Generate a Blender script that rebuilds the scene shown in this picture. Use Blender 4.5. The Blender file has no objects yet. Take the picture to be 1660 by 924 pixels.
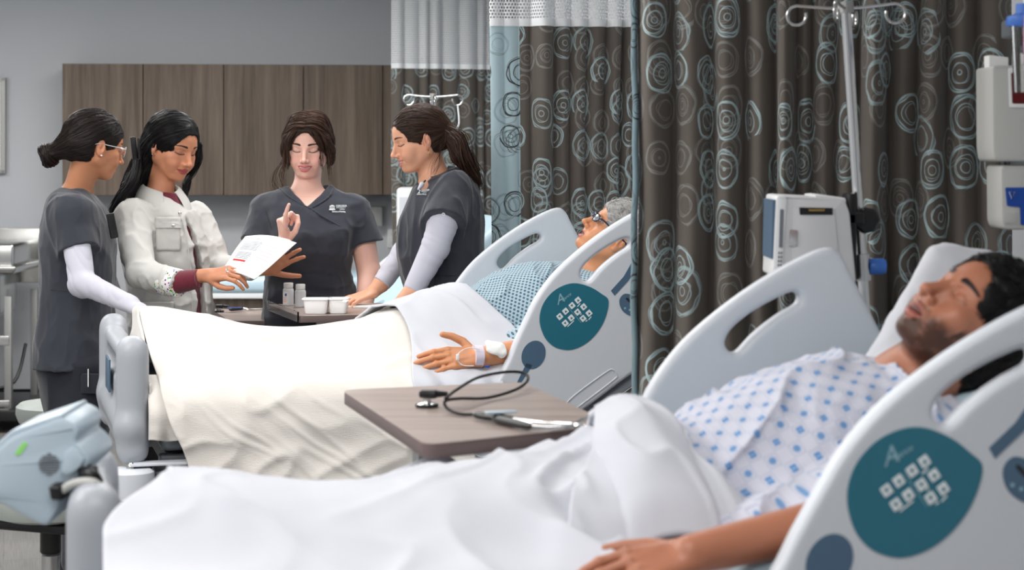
import bpy, bmesh, math, random
import numpy as np
from mathutils import Vector, Matrix, noise as mnoise

# ------------------------------------------------------------------ camera, world, light
SC = bpy.context.scene
COL = SC.collection
FPX, CX, HY, CAMH = 3228.0, 830.0, 246.0, 1.55
cam_d = bpy.data.cameras.new('camera'); cam = bpy.data.objects.new('camera', cam_d); COL.objects.link(cam)
cam.location = (0, 0, CAMH); cam.rotation_euler = (math.pi/2, 0, 0)
cam_d.sensor_width = 36.0; cam_d.lens = 36.0*FPX/1660.0
cam_d.shift_y = -(462.0-HY)/1660.0
cam_d.clip_start = 0.05; cam_d.clip_end = 60
cam_d.dof.use_dof = True; cam_d.dof.focus_distance = 6.7; cam_d.dof.aperture_fstop = 5.0
SC.camera = cam
SC.view_settings.view_transform = 'Standard'; SC.view_settings.look = 'None'
SC.view_settings.gamma = 1.0; SC.view_settings.exposure = -0.58
SC.view_settings.use_curve_mapping = False
W = bpy.data.worlds.new('world'); SC.world = W; W.use_nodes = True
W.node_tree.nodes['Background'].inputs[0].default_value = (0.75, 0.8, 0.9, 1)
W.node_tree.nodes['Background'].inputs[1].default_value = 0.2
def ceiling_lamp(x, y, w, h, e, rot=0.0, col=(1.0, 0.985, 0.96)):
    l = bpy.data.lights.new('ceiling_panel_light', 'AREA'); l.shape = 'RECTANGLE'; l.size = w; l.size_y = h
    l.energy = e; l.color = col
    o = bpy.data.objects.new('ceiling_panel_light', l); COL.objects.link(o)
    o.location = (x, y, 2.66); o.rotation_euler = (0, 0, rot)
    return o
LAMPS = [(-2.6, 3.4, 80), (-0.3, 2.2, 40), (-1.7, 4.5, 48), (-2.2, 6.2, 44), (-0.1, 5.2, 30), (-2.3, 8.6, 54), (-0.6, 7.6, 42), (-3.8, 9.6, 58), (-1.4, 9.8, 54), (-0.8, 0.2, 56), (-3.2, 0.8, 64)]
for lx, ly, le in LAMPS:
    ceiling_lamp(lx, ly, 1.2, 0.6, le, 0.2)

# ------------------------------------------------------------------ helpers
def P(px, py, Y):
    return np.array(((px-CX)/FPX*Y, Y, CAMH-(py-HY)/FPX*Y))
def PZ(px, py, z):
    Y = (CAMH-z)*FPX/(py-HY); return P(px, py, Y)
def V(*a): return np.array(a, dtype=float)
def nrm(v): v = np.asarray(v, float); return v/np.linalg.norm(v)
def lerp(a, b, t): return a+(b-a)*t
def sst(a, b, x):
    t = np.clip((x-a)/(b-a), 0, 1); return t*t*(3-2*t)
def srgb(r, g, b):
    f = lambda c: (c/255/12.92) if c/255 <= .04045 else ((c/255+.055)/1.055)**2.4
    return (f(r), f(g), f(b))
def frameFU(F, U):
    F = nrm(F); Rr = nrm(np.cross(F, U)); U2 = np.cross(Rr, F)
    return np.stack([Rr, F, U2], axis=1)       # columns: right, forward, up

class Fr:
    """a local frame: origin + rotation matrix (columns = local axes) + scale"""
    def __init__(s, o=(0,0,0), R=None, sc=1.0):
        s.o = np.array(o, float); s.R = np.eye(3) if R is None else np.array(R, float); s.sc = sc
    def w(s, p): return s.o + s.sc*(s.R @ np.asarray(p, float))
    def ws(s, ps): return s.o + s.sc*(np.asarray(ps, float) @ s.R.T)
    def loc(s, ps): return ((np.asarray(ps)-s.o) @ s.R)/s.sc
    def d(s, v): return s.R @ np.asarray(v, float)
    def mat(s):
        M = Matrix.Identity(4)
        for i in range(3):
            for j in range(3): M[i][j] = s.R[i, j]*s.sc
            M[i][3] = s.o[i]
        return M
ID = Fr()

# ------------------------------------------------------------------ noise in numpy
_rs = np.random.RandomState(7)
_perm = _rs.randint(0, 256, 4096*4).astype(np.int32)
def _h(ix, iy, iz):
    return ((ix*73856093) ^ (iy*19349663) ^ (iz*83492791)) & 0x3fff
_tab = (_rs.rand(0x4000).astype(np.float32)*2-1)
def vnoise(p, seed=0):
    p = np.asarray(p, np.float32)+seed*17.31
    i = np.floor(p).astype(np.int64); f = (p-i).astype(np.float32); f = f*f*(3-2*f)
    out = 0
    for dx in (0, 1):
        wx = f[..., 0] if dx else 1-f[..., 0]
        for dy in (0, 1):
            wy = f[..., 1] if dy else 1-f[..., 1]
            for dz in (0, 1):
                wz = f[..., 2] if dz else 1-f[..., 2]
                out = out + wx*wy*wz*_tab[_h(i[..., 0]+dx, i[..., 1]+dy, i[..., 2]+dz)]
    return out
def fbm(p, oct=3, seed=0):
    a = 1.0; s = 0; p = np.asarray(p, np.float32)
    for k in range(oct):
        s = s + a*vnoise(p, seed+k*3); p = p*2.03; a *= .5
    return s

# ------------------------------------------------------------------ signed distance modelling
def d_ell(c, r):
    c = np.array(c, np.float32); r = np.array(r, np.float32)
    def f(p):
        q = p-c; k0 = np.sqrt(((q/r)**2).sum(-1)); k1 = np.sqrt(((q/(r*r))**2).sum(-1))+1e-9
        return np.where(k0 < 1e-4, -r.min(), k0*(k0-1)/k1)
    m = r; return f, c-m, c+m
def d_ellR(c, r, F=None, U=(0,0,1)):
    """ellipsoid, local axes right/forward/up given by F,U"""
    R = frameFU(F, U).astype(np.float32); c = np.array(c, np.float32); r = np.array(r, np.float32)
    def f(p):
        q = (p-c) @ R; k0 = np.sqrt(((q/r)**2).sum(-1)); k1 = np.sqrt(((q/(r*r))**2).sum(-1))+1e-9
        return k0*(k0-1)/k1
    m = float(r.max()); return f, c-m, c+m
def d_cone(a, b, ra, rb, flat=None, fs=1.0, cap=False):
    a = np.array(a, np.float32); b = np.array(b, np.float32); ab = b-a; L2 = float(ab @ ab)+1e-12
    def f(p):
        q = p-a; t = np.clip((q @ ab)/L2, 0, 1); v = q-t[..., None]*ab
        if flat is not None:
            n = np.array(flat, np.float32); v = v + n*((v @ n)*(1/fs-1))[..., None]
        d = np.sqrt((v*v).sum(-1))-(ra+(rb-ra)*t)
        return np.maximum(d, ((q @ ab)-L2)/math.sqrt(L2)) if cap else d
    m = max(ra, rb)*(1 if flat is None else max(1, fs)); return f, np.minimum(a, b)-m, np.maximum(a, b)+m
def d_chain(pts, rad, **k):
    fs = [d_cone(pts[i], pts[i+1], rad[i], rad[i+1], **k) for i in range(len(pts)-1)]
    def f(p):
        d = fs[0][0](p)
        for g in fs[1:]: d = np.minimum(d, g[0](p))
        return d
    return f, np.min([g[1] for g in fs], 0), np.max([g[2] for g in fs], 0)
def d_box(c, h, r=0.0, F=None, U=(0,0,1)):
    R = (np.eye(3) if F is None else frameFU(F, U)).astype(np.float32); c = np.array(c, np.float32); h = np.array(h, np.float32)
    def f(p):
        q = np.abs((p-c) @ R)-(h-r); o = np.sqrt((np.maximum(q, 0)**2).sum(-1))
        return o+np.minimum(q.max(-1), 0)-r
    m = (np.abs(R) @ h); return f, c-m, c+m
def d_loft(secs, up=(0,0,1)):
    """sections (z, cx, cy, halfwidth x, halfdepth y, exponent) stacked in z"""
    S = np.array(secs, float); S = S[np.argsort(S[:, 0])]
    zz = np.linspace(S[0, 0], S[-1, 0], 80); T = np.array([np.interp(zz, S[:, 0], S[:, i]) for i in range(1, 6)])
    k = np.array([1, 2, 3, 2, 1.]); k /= k.sum()
    Tp = np.pad(T, ((0, 0), (2, 2)), mode='edge'); T = np.array([np.convolve(r, k, 'valid') for r in Tp])
    z0, z1 = S[0, 0], S[-1, 0]
    def f(p):
        z = p[..., 2]; g = [np.interp(z, zz, T[i]).astype(np.float32) for i in range(5)]
        x = np.abs(p[..., 0]-g[0])/g[2]; y = np.abs(p[..., 1]-g[1])/g[3]; e = g[4]
        n = (x**e+y**e+1e-9)**(1/e); m = np.minimum(g[2], g[3])
        d = (n-1)*(m*.6+.4*np.maximum(g[2], g[3])*0+.4*m)
        c = np.maximum(z0-z, z-z1)
        return np.where(c > 0, np.sqrt(np.maximum(d, 0)**2+c*c), np.maximum(d, c))
    w = (np.abs(T[0])+T[2]).max(); 
    lo = np.array([(T[0]-T[2]).min(), (T[1]-T[3]).min(), z0]); hi = np.array([(T[0]+T[2]).max(), (T[1]+T[3]).max(), z1])
    return f, lo, hi

def d_poly(loops, h, r, lo, hi):
    """plate with a rounded edge: outline (and holes) in x,z, thickness 2h about y=0"""
    E = [(np.asarray(l, np.float32), np.roll(np.asarray(l, np.float32), -1, 0)) for l in loops]
    def f(p):
        x = p[:, 0, :, 0][..., None]; z = p[:, 0, :, 2][..., None]; best = None; ins = np.zeros(x.shape[:2], bool)
        for A, B in E:
            e = B-A; wx = x-A[:, 0]; wz = z-A[:, 1]; t = np.clip((wx*e[:, 0]+wz*e[:, 1])/(e[:, 0]**2+e[:, 1]**2+1e-12), 0, 1)
            d = np.sqrt((wx-t*e[:, 0])**2+(wz-t*e[:, 1])**2).min(-1); best = d if best is None else np.minimum(best, d)
            c = ((A[:, 1] > z) != (B[:, 1] > z)) & (x < (B[:, 0]-A[:, 0])*(z-A[:, 1])/(B[:, 1]-A[:, 1]+1e-12)+A[:, 0]); ins ^= (c.sum(-1) % 2 == 1)
        d2 = np.where(ins, -best, best)[:, None, :]; a = d2+r; b_ = np.abs(p[..., 1])-(h-r)
        return np.sqrt(np.maximum(a, 0)**2+np.maximum(b_, 0)**2)+np.minimum(np.maximum(a, b_), 0)-r
    return f, np.array(lo, float), np.array(hi, float)
class SDF:
    def __init__(s): s.ops = []
    def add(s, prim, k=0.0, fr=None, mode='u'):
        f, lo, hi = prim
        if fr is not None:
            cs = np.array([[x, y, z] for x in (lo[0], hi[0]) for y in (lo[1], hi[1]) for z in (lo[2], hi[2])])
            cw = fr.ws(cs); o = fr.o.astype(np.float32); R = fr.R.astype(np.float32); sc = fr.sc; g = f
            f = lambda p, g=g, o=o, R=R, sc=sc: g(((p-o) @ R)/np.float32(sc))*sc
            lo, hi = cw.min(0), cw.max(0)
        s.ops.append((mode, f, np.array(lo, float), np.array(hi, float), k)); return s
    def sub(s, prim, k=0.0, fr=None): return s.add(prim, k, fr, 's')
    def inter(s, prim, k=0.0, fr=None): return s.add(prim, k, fr, 'i')
    def disp(s, fn, band=0.02): s.ops.append(('d', fn, None, None, band)); return s
    def grid(s, h, pad=0.012, lo=None, hi=None):
        us = [o for o in s.ops if o[0] == 'u']
        L = np.min([o[2] for o in us], 0)-pad if lo is None else np.array(lo, float)
        H = np.max([o[3] for o in us], 0)+pad if hi is None else np.array(hi, float)
        n = np.ceil((H-L)/h).astype(int)+1
        ax = [(L[i]+h*np.arange(n[i])).astype(np.float32) for i in range(3)]
        D = np.full(n, 0.2, np.float32)
        def sub(lo, hi, m):
            i0 = np.clip(np.floor((lo-m-L)/h).astype(int), 0, n-1); i1 = np.clip(np.ceil((hi+m-L)/h).astype(int)+1, 0, n)
            return tuple(slice(a, b) for a, b in zip(i0, i1))
        for mode, f, lo_, hi_, k in s.ops:
            if mode == 'd':
                idx = np.nonzero(np.abs(D) < k)
                p = np.stack([ax[i][idx[i]] for i in range(3)], -1); D[idx] += f(p).astype(np.float32); continue
            if mode == 'i': sl = (slice(None),)*3
            else: sl = sub(lo_, hi_, (max(k, 0)+.025) if mode == 'u' else k+.008)
            if any(q.stop <= q.start for q in sl): continue
            X, Y, Z = np.meshgrid(ax[0][sl[0]], ax[1][sl[1]], ax[2][sl[2]], indexing='ij')
            p = np.stack([X, Y, Z], -1); d = f(p).astype(np.float32); A = D[sl]
            if mode == 'u':
                if k > 0:
                    hh = np.maximum(k-np.abs(A-d), 0)/k; D[sl] = np.minimum(A, d)-hh*hh*k*.25
                else: D[sl] = np.minimum(A, d)
            else:
                if mode == 's': d = -d
                if k > 0:
                    hh = np.maximum(k-np.abs(A-d), 0)/k; D[sl] = np.maximum(A, d)+hh*hh*k*.25
                else: D[sl] = np.maximum(A, d)
        return D, L, h
    def mesh(s, h, **kw):
        D, L, h = s.grid(h, **kw); return surface_nets(D, L, h)
def surface_nets(D, L, h):
    S = D < 0
    c = np.zeros(tuple(np.array(D.shape)-1), np.int8)
    for a in (0, 1):
        for b in (0, 1):
            for e in (0, 1):
                c += S[a:S.shape[0]-1+a, b:S.shape[1]-1+b, e:S.shape[2]-1+e]
    I = np.nonzero((c > 0) & (c < 8)); nv = len(I[0])
    vid = np.full(c.shape, -1, np.int32); vid[I] = np.arange(nv)
    acc = np.zeros((nv, 3), np.float32); cnt = np.zeros(nv, np.float32)
    cor = {}
    for a in (0, 1):
        for b in (0, 1):
            for e in (0, 1): cor[(a, b, e)] = D[I[0]+a, I[1]+b, I[2]+e]
    for ax_ in range(3):
        o = [i for i in range(3) if i != ax_]
        for u in (0, 1):
            for v in (0, 1):
                k0 = [0, 0, 0]; k0[o[0]] = u; k0[o[1]] = v; k1 = list(k0); k1[ax_] = 1
                d0 = cor[tuple(k0)]; d1 = cor[tuple(k1)]; m = (d0 < 0) != (d1 < 0)
                t = np.where(m, d0/(d0-d1+1e-12), 0)
                q = np.zeros((nv, 3), np.float32); q[:, o[0]] = u; q[:, o[1]] = v; q[:, ax_] = t
                acc += q*m[:, None]; cnt += m
    vv = (np.stack(I, -1)+acc/np.maximum(cnt, 1)[:, None])*h+L
    faces = []
    for ax_ in range(3):
        o = [i for i in range(3) if i != ax_]
        sl0 = [slice(None)]*3; sl1 = [slice(None)]*3
        sl0[ax_] = slice(0, -1); sl1[ax_] = slice(1, None)
        for q in o: sl0[q] = slice(1, -1); sl1[q] = slice(1, -1)
        a = S[tuple(sl0)]; b = S[tuple(sl1)]
        for flip, m in ((False, a & ~b), (True, ~a & b)):
            J = np.nonzero(m)
            if not len(J[0]): continue
            base = [None]*3
            for q in range(3): base[q] = J[q]+(1 if q in o else 0)
            def cell(du, dv):
                k = list(base); k[o[0]] = base[o[0]]-du; k[o[1]] = base[o[1]]-dv; return vid[tuple(k)]
            Q = np.stack([cell(1, 1), cell(0, 1), cell(0, 0), cell(1, 0)], -1)
            if (ax_ == 1) != flip: Q = Q[:, ::-1]
            faces.append(Q)
    F = np.concatenate(faces) if faces else np.zeros((0, 4), int)
    F = F[(F >= 0).all(1)]
    return vv.astype(np.float64), F

def smooth_mesh(Vv, F, it=1, lam=.5):
    n = len(Vv)
    e = np.concatenate([F[:, [0, 1]], F[:, [1, 2]], F[:, [2, 3]], F[:, [3, 0]]])
    for _ in range(it):
        acc = np.zeros_like(Vv); cnt = np.bincount(e[:, 0], minlength=n)+np.bincount(e[:, 1], minlength=n)
        for i in range(3):
            acc[:, i] = np.bincount(e[:, 0], Vv[e[:, 1], i], n)+np.bincount(e[:, 1], Vv[e[:, 0], i], n)
        Vv = Vv+lam*(acc/np.maximum(cnt, 1)[:, None]-Vv)
    return Vv

# ------------------------------------------------------------------ mesh container
class MB:
    def __init__(s): s.v = []; s.f = []; s.n = 0; s.mi = []; s.uv = {}; s.col = []; s.flat = []
    def add(s, v, f, mi=0, col=None):
        v = np.asarray(v, float); b = s.n; s.v.append(v); s.n += len(v)
        if isinstance(f, np.ndarray): s.f.append((f+b).tolist()); m = len(f)
        else: s.f.append([[i+b for i in q] for q in f]); m = len(f)
        s.mi += [mi]*m
        if col is None: s.col.append(np.ones((len(v), 3)))
        else: s.col.append(np.broadcast_to(np.asarray(col, float), (len(v), 3)))
        return s
    def box(s, c, h, F=(0,1,0), U=(0,0,1), bev=0.0, mi=0, col=None):
        R = frameFU(F, U); c = np.array(c, float)
        if bev <= 0:
            vs = np.array([[x, y, z] for z in (-1, 1) for y in (-1, 1) for x in (-1, 1)])*np.array(h)
            f = [(0,2,3,1), (4,5,7,6), (0,1,5,4), (2,6,7,3), (0,4,6,2), (1,3,7,5)]
        else:
            bm = bmesh.new(); bmesh.ops.create_cube(bm, size=2)
            for v in bm.verts: v.co = Vector((v.co.x*h[0], v.co.y*h[1], v.co.z*h[2]))
            bmesh.ops.bevel(bm, geom=bm.edges[:], offset=min(bev, .95*min(h)), segments=3, profile=.5, affect='EDGES')
            bm.verts.index_update(); vs = np.array([v.co[:] for v in bm.verts]); f = [[v.index for v in q.verts] for q in bm.faces]; bm.free()
        s.add(vs @ R.T + c, f, mi, col); return s
    def lathe(s, prof, fr=ID, n=24, mi=0, caps=True, col=None):
        """profile [(r,z)...] about local z"""
        m = len(prof); a = np.arange(n)/n*2*math.pi
        vs = np.array([[r*math.cos(t), r*math.sin(t), z] for r, z in prof for t in a])
        f = [(i*n+j, i*n+(j+1) % n, (i+1)*n+(j+1) % n, (i+1)*n+j) for i in range(m-1) for j in range(n)]
        if caps: f += [list(range(n))[::-1], [(m-1)*n+j for j in range(n)]]
        s.add(fr.ws(vs), f, mi, col); return s
    def tube(s, pts, rad, n=8, mi=0, closed=False, flat=1.0, caps=True, col=None, up=None):
        pts = np.asarray(pts, float); m = len(pts); rad = np.broadcast_to(rad, (m,))
        T = np.roll(pts, -1, 0)-np.roll(pts, 1, 0) if closed else np.gradient(pts, axis=0)
        T = T/(np.linalg.norm(T, axis=1)[:, None]+1e-12)
        ref = V(0, 0, 1) if up is None else nrm(up)
        if up is None and abs(T[0] @ ref) > .9: ref = V(1, 0, 0)
        N = nrm(ref-T[0]*(T[0] @ ref)); vs = []; a = np.arange(n)/n*2*math.pi
        for i in range(m):
            N = N-T[i]*(T[i] @ N); N = N/(np.linalg.norm(N)+1e-12); B = np.cross(T[i], N)
            vs.append(pts[i]+rad[i]*(np.cos(a)[:, None]*N*flat+np.sin(a)[:, None]*B))
        vs = np.concatenate(vs); k = m if closed else m-1
        f = [(i*n+j, i*n+(j+1) % n, ((i+1) % m)*n+(j+1) % n, ((i+1) % m)*n+j) for i in range(k) for j in range(n)]
        if caps and not closed: f += [list(range(n))[::-1], [(m-1)*n+j for j in range(n)]]
        s.add(vs, f, mi, col); return s
    def prism(s, poly, thick, fr=ID, mi=0, bev=0.0, holes=(), col=None):
        """outline in the frame's x,z plane, thickness along local y (from 0 to thick)"""
        from mathutils.geometry import tessellate_polygon
        loops = [list(poly)]+[list(h) for h in holes]
        co = [p for l in loops for p in l]
        tri = tessellate_polygon([[Vector((p[0], p[1], 0)) for p in l] for l in loops])
        n = len(co)
        def inset(l, d, outer):
            l = np.array(l, float); A = np.roll(l, 1, 0); B = np.roll(l, -1, 0); t = B-A; t = t/(np.linalg.norm(t, axis=1)[:, None]+1e-9)
            nn = np.stack([t[:, 1], -t[:, 0]], -1); ar = .5*np.sum(l[:, 0]*np.roll(l[:, 1], -1)-np.roll(l[:, 0], -1)*l[:, 1])
            if ar < 0: nn = -nn
            return l-nn*d*(1 if outer else -1)
        st = [(0.0, bev), (bev*.3, bev*.3), (bev, 0.0), (thick-bev, 0.0), (thick-bev*.3, bev*.3), (thick, bev)] if bev > 0 else [(0, 0), (thick, 0)]
        vs = []
        for y, d in st:
            for li, l in enumerate(loops):
                q = inset(l, d, li == 0)
                vs += [[a[0], y, a[1]] for a in q]
        f = []; K = len(st)
        f += [list(t) for t in tri]; f += [[i+(K-1)*n for i in t][::-1] for t in tri]
        f0 = sum(len(l) for l in s.f); s.flat += list(range(f0, f0+len(f))); off = 0
        for l in loops:
            m = len(l)
            for k in range(K-1):
                for j in range(m):
                    f.append([k*n+off+j, k*n+off+(j+1) % m, (k+1)*n+off+(j+1) % m, (k+1)*n+off+j])
            off += m
        s.add(fr.ws(vs), f, mi, col); return s
    def grid(s, G, mi=0, closed_u=False, col=None):
        G = np.asarray(G, float); a, b = G.shape[:2]; idx = np.arange(a*b).reshape(a, b)
        if closed_u: idx = np.vstack([idx, idx[:1]])
        F = np.stack([idx[:-1, :-1], idx[1:, :-1], idx[1:, 1:], idx[:-1, 1:]], -1).reshape(-1, 4)
        s.add(G.reshape(-1, 3), F, mi, col); return s
    def build(s, name, mats, parent=None, smooth=True, vcol=False, uvs=None, angle=40, fixn=True):
        vs = np.concatenate(s.v) if s.v else np.zeros((0, 3)); fs = [q for l in s.f for q in l]
        me = bpy.data.meshes.new(name); me.from_pydata(vs.tolist(), [], fs); 
        if fixn:
            bm = bmesh.new(); bm.from_mesh(me); bmesh.ops.recalc_face_normals(bm, faces=bm.faces[:]); bm.to_mesh(me); bm.free()
        if not isinstance(mats, (list, tuple)): mats = [mats]
        for m in mats: me.materials.append(m)
        if len(mats) > 1: me.polygons.foreach_set('material_index', s.mi)
        me.polygons.foreach_set('use_smooth', [bool(smooth)]*len(me.polygons))
        for i in (s.flat if smooth else []): me.polygons[i].use_smooth = False
        if smooth and angle < 180: 
            try: me.set_sharp_from_angle(angle=math.radians(angle))
            except Exception: pass
        if vcol:
            c = np.concatenate(s.col); at = me.color_attributes.new('Col', 'FLOAT_COLOR', 'POINT')
            at.data.foreach_set('color', np.concatenate([c, np.ones((len(c), 1))], 1).astype(np.float32).ravel())
        if uvs is not None:
            uvs = np.asarray(uvs, np.float32); ul = me.uv_layers.new(name='UVMap')
            li = np.zeros(len(me.loops), np.int32); me.loops.foreach_get('vertex_index', li)
            ul.data.foreach_set('uv', uvs[li].ravel())
        me.update()
        o = bpy.data.objects.new(name, me); COL.objects.link(o)
        if parent is not None: attach(o, parent)
        return o
def attach(o, parent):
    o.parent = parent; o.matrix_parent_inverse = parent.matrix_basis.inverted()
def empty(name, loc=(0,0,0), label=None, cat=None, group=None):
    o = bpy.data.objects.new(name, None); COL.objects.link(o); o.location = tuple(float(x) for x in loc); o.empty_display_size = .05
    if label: o['label'] = label
    if cat: o['category'] = cat
    if group: o['group'] = group
    return o
def text_mesh(ob, Mx, m, parent):
    """turn a text object into a plain mesh placed by the matrix"""
    bpy.context.view_layer.update(); dg = bpy.context.evaluated_depsgraph_get()
    me = bpy.data.meshes.new_from_object(ob.evaluated_get(dg)); me.transform(Mx); me.materials.clear(); me.materials.append(m)
    nm = ob.name.split('.')[0]; cu = ob.data; bpy.data.objects.remove(ob); bpy.data.curves.remove(cu)
    o = bpy.data.objects.new(nm, me); COL.objects.link(o)
    if parent is not None: attach(o, parent)
    return o
def tag(o, label, cat, group=None, kind=None):
    o['label'] = label; o['category'] = cat
    if group: o['group'] = group
    if kind: o['kind'] = kind
    return o
def struct(o): o['kind'] = 'structure'; return o

def smooth_path(pts, n=24, closed=False):
    """Catmull-Rom through the points"""
    p = np.asarray(pts, float); m = len(p); out = []
    segs = m if closed else m-1
    for i in range(segs):
        if closed: a, b, c, d = p[(i-1) % m], p[i], p[(i+1) % m], p[(i+2) % m]
        else: a, b, c, d = p[max(i-1, 0)], p[i], p[i+1], p[min(i+2, m-1)]
        k = max(2, n//segs)
        for t in np.arange(k)/k:
            out.append(.5*((2*b)+(-a+c)*t+(2*a-5*b+4*c-d)*t*t+(-a+3*b-3*c+d)*t**3))
    if not closed: out.append(p[-1])
    return np.array(out)
def round_poly(pts, r, n=5):
    pts = [np.array(p, float) for p in pts]; out = []; m = len(pts)
    rs = r if isinstance(r, (list, tuple)) else [r]*m
    for i in range(m):
        a, b, c = pts[i-1], pts[i], pts[(i+1) % m]
        u = a-b; v = c-b; lu, lv = np.linalg.norm(u), np.linalg.norm(v); d = min(rs[i], lu*.49, lv*.49)
        p0 = b+u/lu*d; p2 = b+v/lv*d
        if d < 1e-6: out.append(b); continue
        for t in np.linspace(0, 1, n): out.append((1-t)**2*p0+2*t*(1-t)*b+t*t*p2)
    return np.array(out)

# ------------------------------------------------------------------ materials
def mat(name, col=(.5,.5,.5), rough=.5, metal=0.0, spec=.5, sheen=0.0, coat=0.0, trans=0.0, ior=1.45, emit=None, alpha=1.0, sss=0.0, vcol=False, bump=None):
    m = bpy.data.materials.new(name); m.use_nodes = True; nt = m.node_tree; b = nt.nodes['Principled BSDF']
    b.inputs['Base Color'].default_value = (*col, 1); b.inputs['Roughness'].default_value = rough
    b.inputs['Metallic'].default_value = metal; b.inputs['Specular IOR Level'].default_value = spec
    b.inputs['Sheen Weight'].default_value = sheen; b.inputs['Coat Weight'].default_value = coat
    b.inputs['Transmission Weight'].default_value = trans; b.inputs['IOR'].default_value = ior
    b.inputs['Alpha'].default_value = alpha
    if sheen: b.inputs['Sheen Roughness'].default_value = .5
    if sss:
        b.inputs['Subsurface Weight'].default_value = sss; b.inputs['Subsurface Radius'].default_value = (.012, .005, .003); b.inputs['Subsurface Scale'].default_value = 1.0
    if emit: b.inputs['Emission Color'].default_value = (*emit[0], 1); b.inputs['Emission Strength'].default_value = emit[1]
    if vcol:
        a = nt.nodes.new('ShaderNodeVertexColor'); a.layer_name = 'Col'; nt.links.new(a.outputs[0], b.inputs['Base Color'])
    if bump:
        sc, st = bump[:2]; tc = nt.nodes.new('ShaderNodeTexCoord'); n = nt.nodes.new('ShaderNodeTexNoise'); n.inputs['Scale'].default_value = sc; n.inputs['Detail'].default_value = 4
        mp = nt.nodes.new('ShaderNodeMapping'); 
        if len(bump) > 2: mp.inputs['Scale'].default_value = bump[2]
        nt.links.new(tc.outputs['Object'], mp.inputs[0]); nt.links.new(mp.outputs[0], n.inputs['Vector'])
        bp = nt.nodes.new('ShaderNodeBump'); bp.inputs['Strength'].default_value = st; bp.inputs['Distance'].default_value = .004
        nt.links.new(n.outputs[0], bp.inputs['Height']); nt.links.new(bp.outputs[0], b.inputs['Normal'])
    return m
class NT:
    """tiny node-graph helper"""
    def __init__(s, m): s.nt = m.node_tree; s.b = s.nt.nodes.get('Principled BSDF')
    def n(s, t, **k):
        x = s.nt.nodes.new('ShaderNode'+t)
        for a, v in k.items(): setattr(x, a, v)
        return x
    def l(s, a, b): s.nt.links.new(a, b)
    def put(s, inp, v):
        if isinstance(v, bpy.types.NodeSocket): s.l(v, inp)
        elif v is not None: inp.default_value = v
    def m(s, op, a, b=None, c=None, clamp=False):
        x = s.n('Math', operation=op); x.use_clamp = clamp; s.put(x.inputs[0], a); s.put(x.inputs[1], b); s.put(x.inputs[2], c); return x.outputs[0]
    def vm(s, op, a, b=None, out=0):
        x = s.n('VectorMath', operation=op); s.put(x.inputs[0], a); s.put(x.inputs[1], b); return x.outputs[out]
    def mix(s, f, a, b):
        x = s.n('Mix', data_type='RGBA'); s.put(x.inputs[0], f)
        for i, q in ((6, a), (7, b)):
            if isinstance(q, tuple): x.inputs[i].default_value = (*q[:3], 1)
            else: s.put(x.inputs[i], q)
        return x.outputs[2]
    def ramp(s, v, stops):
        x = s.n('ValToRGB'); s.put(x.inputs[0], v); e = x.color_ramp.elements
        while len(e) < len(stops): e.new(.5)
        for i, (p, c) in enumerate(stops): e[i].position = p; e[i].color = (*c[:3], 1)
        return x.outputs[0]
    def band(s, v, lo, hi, soft):
        """1 inside lo..hi"""
        a = s.m('SMOOTH_MIN', 1.0, 1.0, 0)
        mr = s.n('MapRange', interpolation_type='SMOOTHSTEP'); s.put(mr.inputs[0], v); mr.inputs[1].default_value = lo-soft; mr.inputs[2].default_value = lo+soft
        m2 = s.n('MapRange', interpolation_type='SMOOTHSTEP'); s.put(m2.inputs[0], v); m2.inputs[1].default_value = hi-soft; m2.inputs[2].default_value = hi+soft
        return s.m('SUBTRACT', mr.outputs[0], m2.outputs[0], clamp=True)
    def noise(s, v, scale, detail=2, dist=0.0):
        x = s.n('TexNoise'); s.put(x.inputs['Vector'], v); x.inputs['Scale'].default_value = scale; x.inputs['Detail'].default_value = detail; x.inputs['Distortion'].default_value = dist; return x.outputs
    def bump(s, h, st, dist=.004):
        x = s.n('Bump'); s.l(h, x.inputs['Height']); x.inputs['Strength'].default_value = st; x.inputs['Distance'].default_value = dist; s.l(x.outputs[0], s.b.inputs['Normal']); return x
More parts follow.
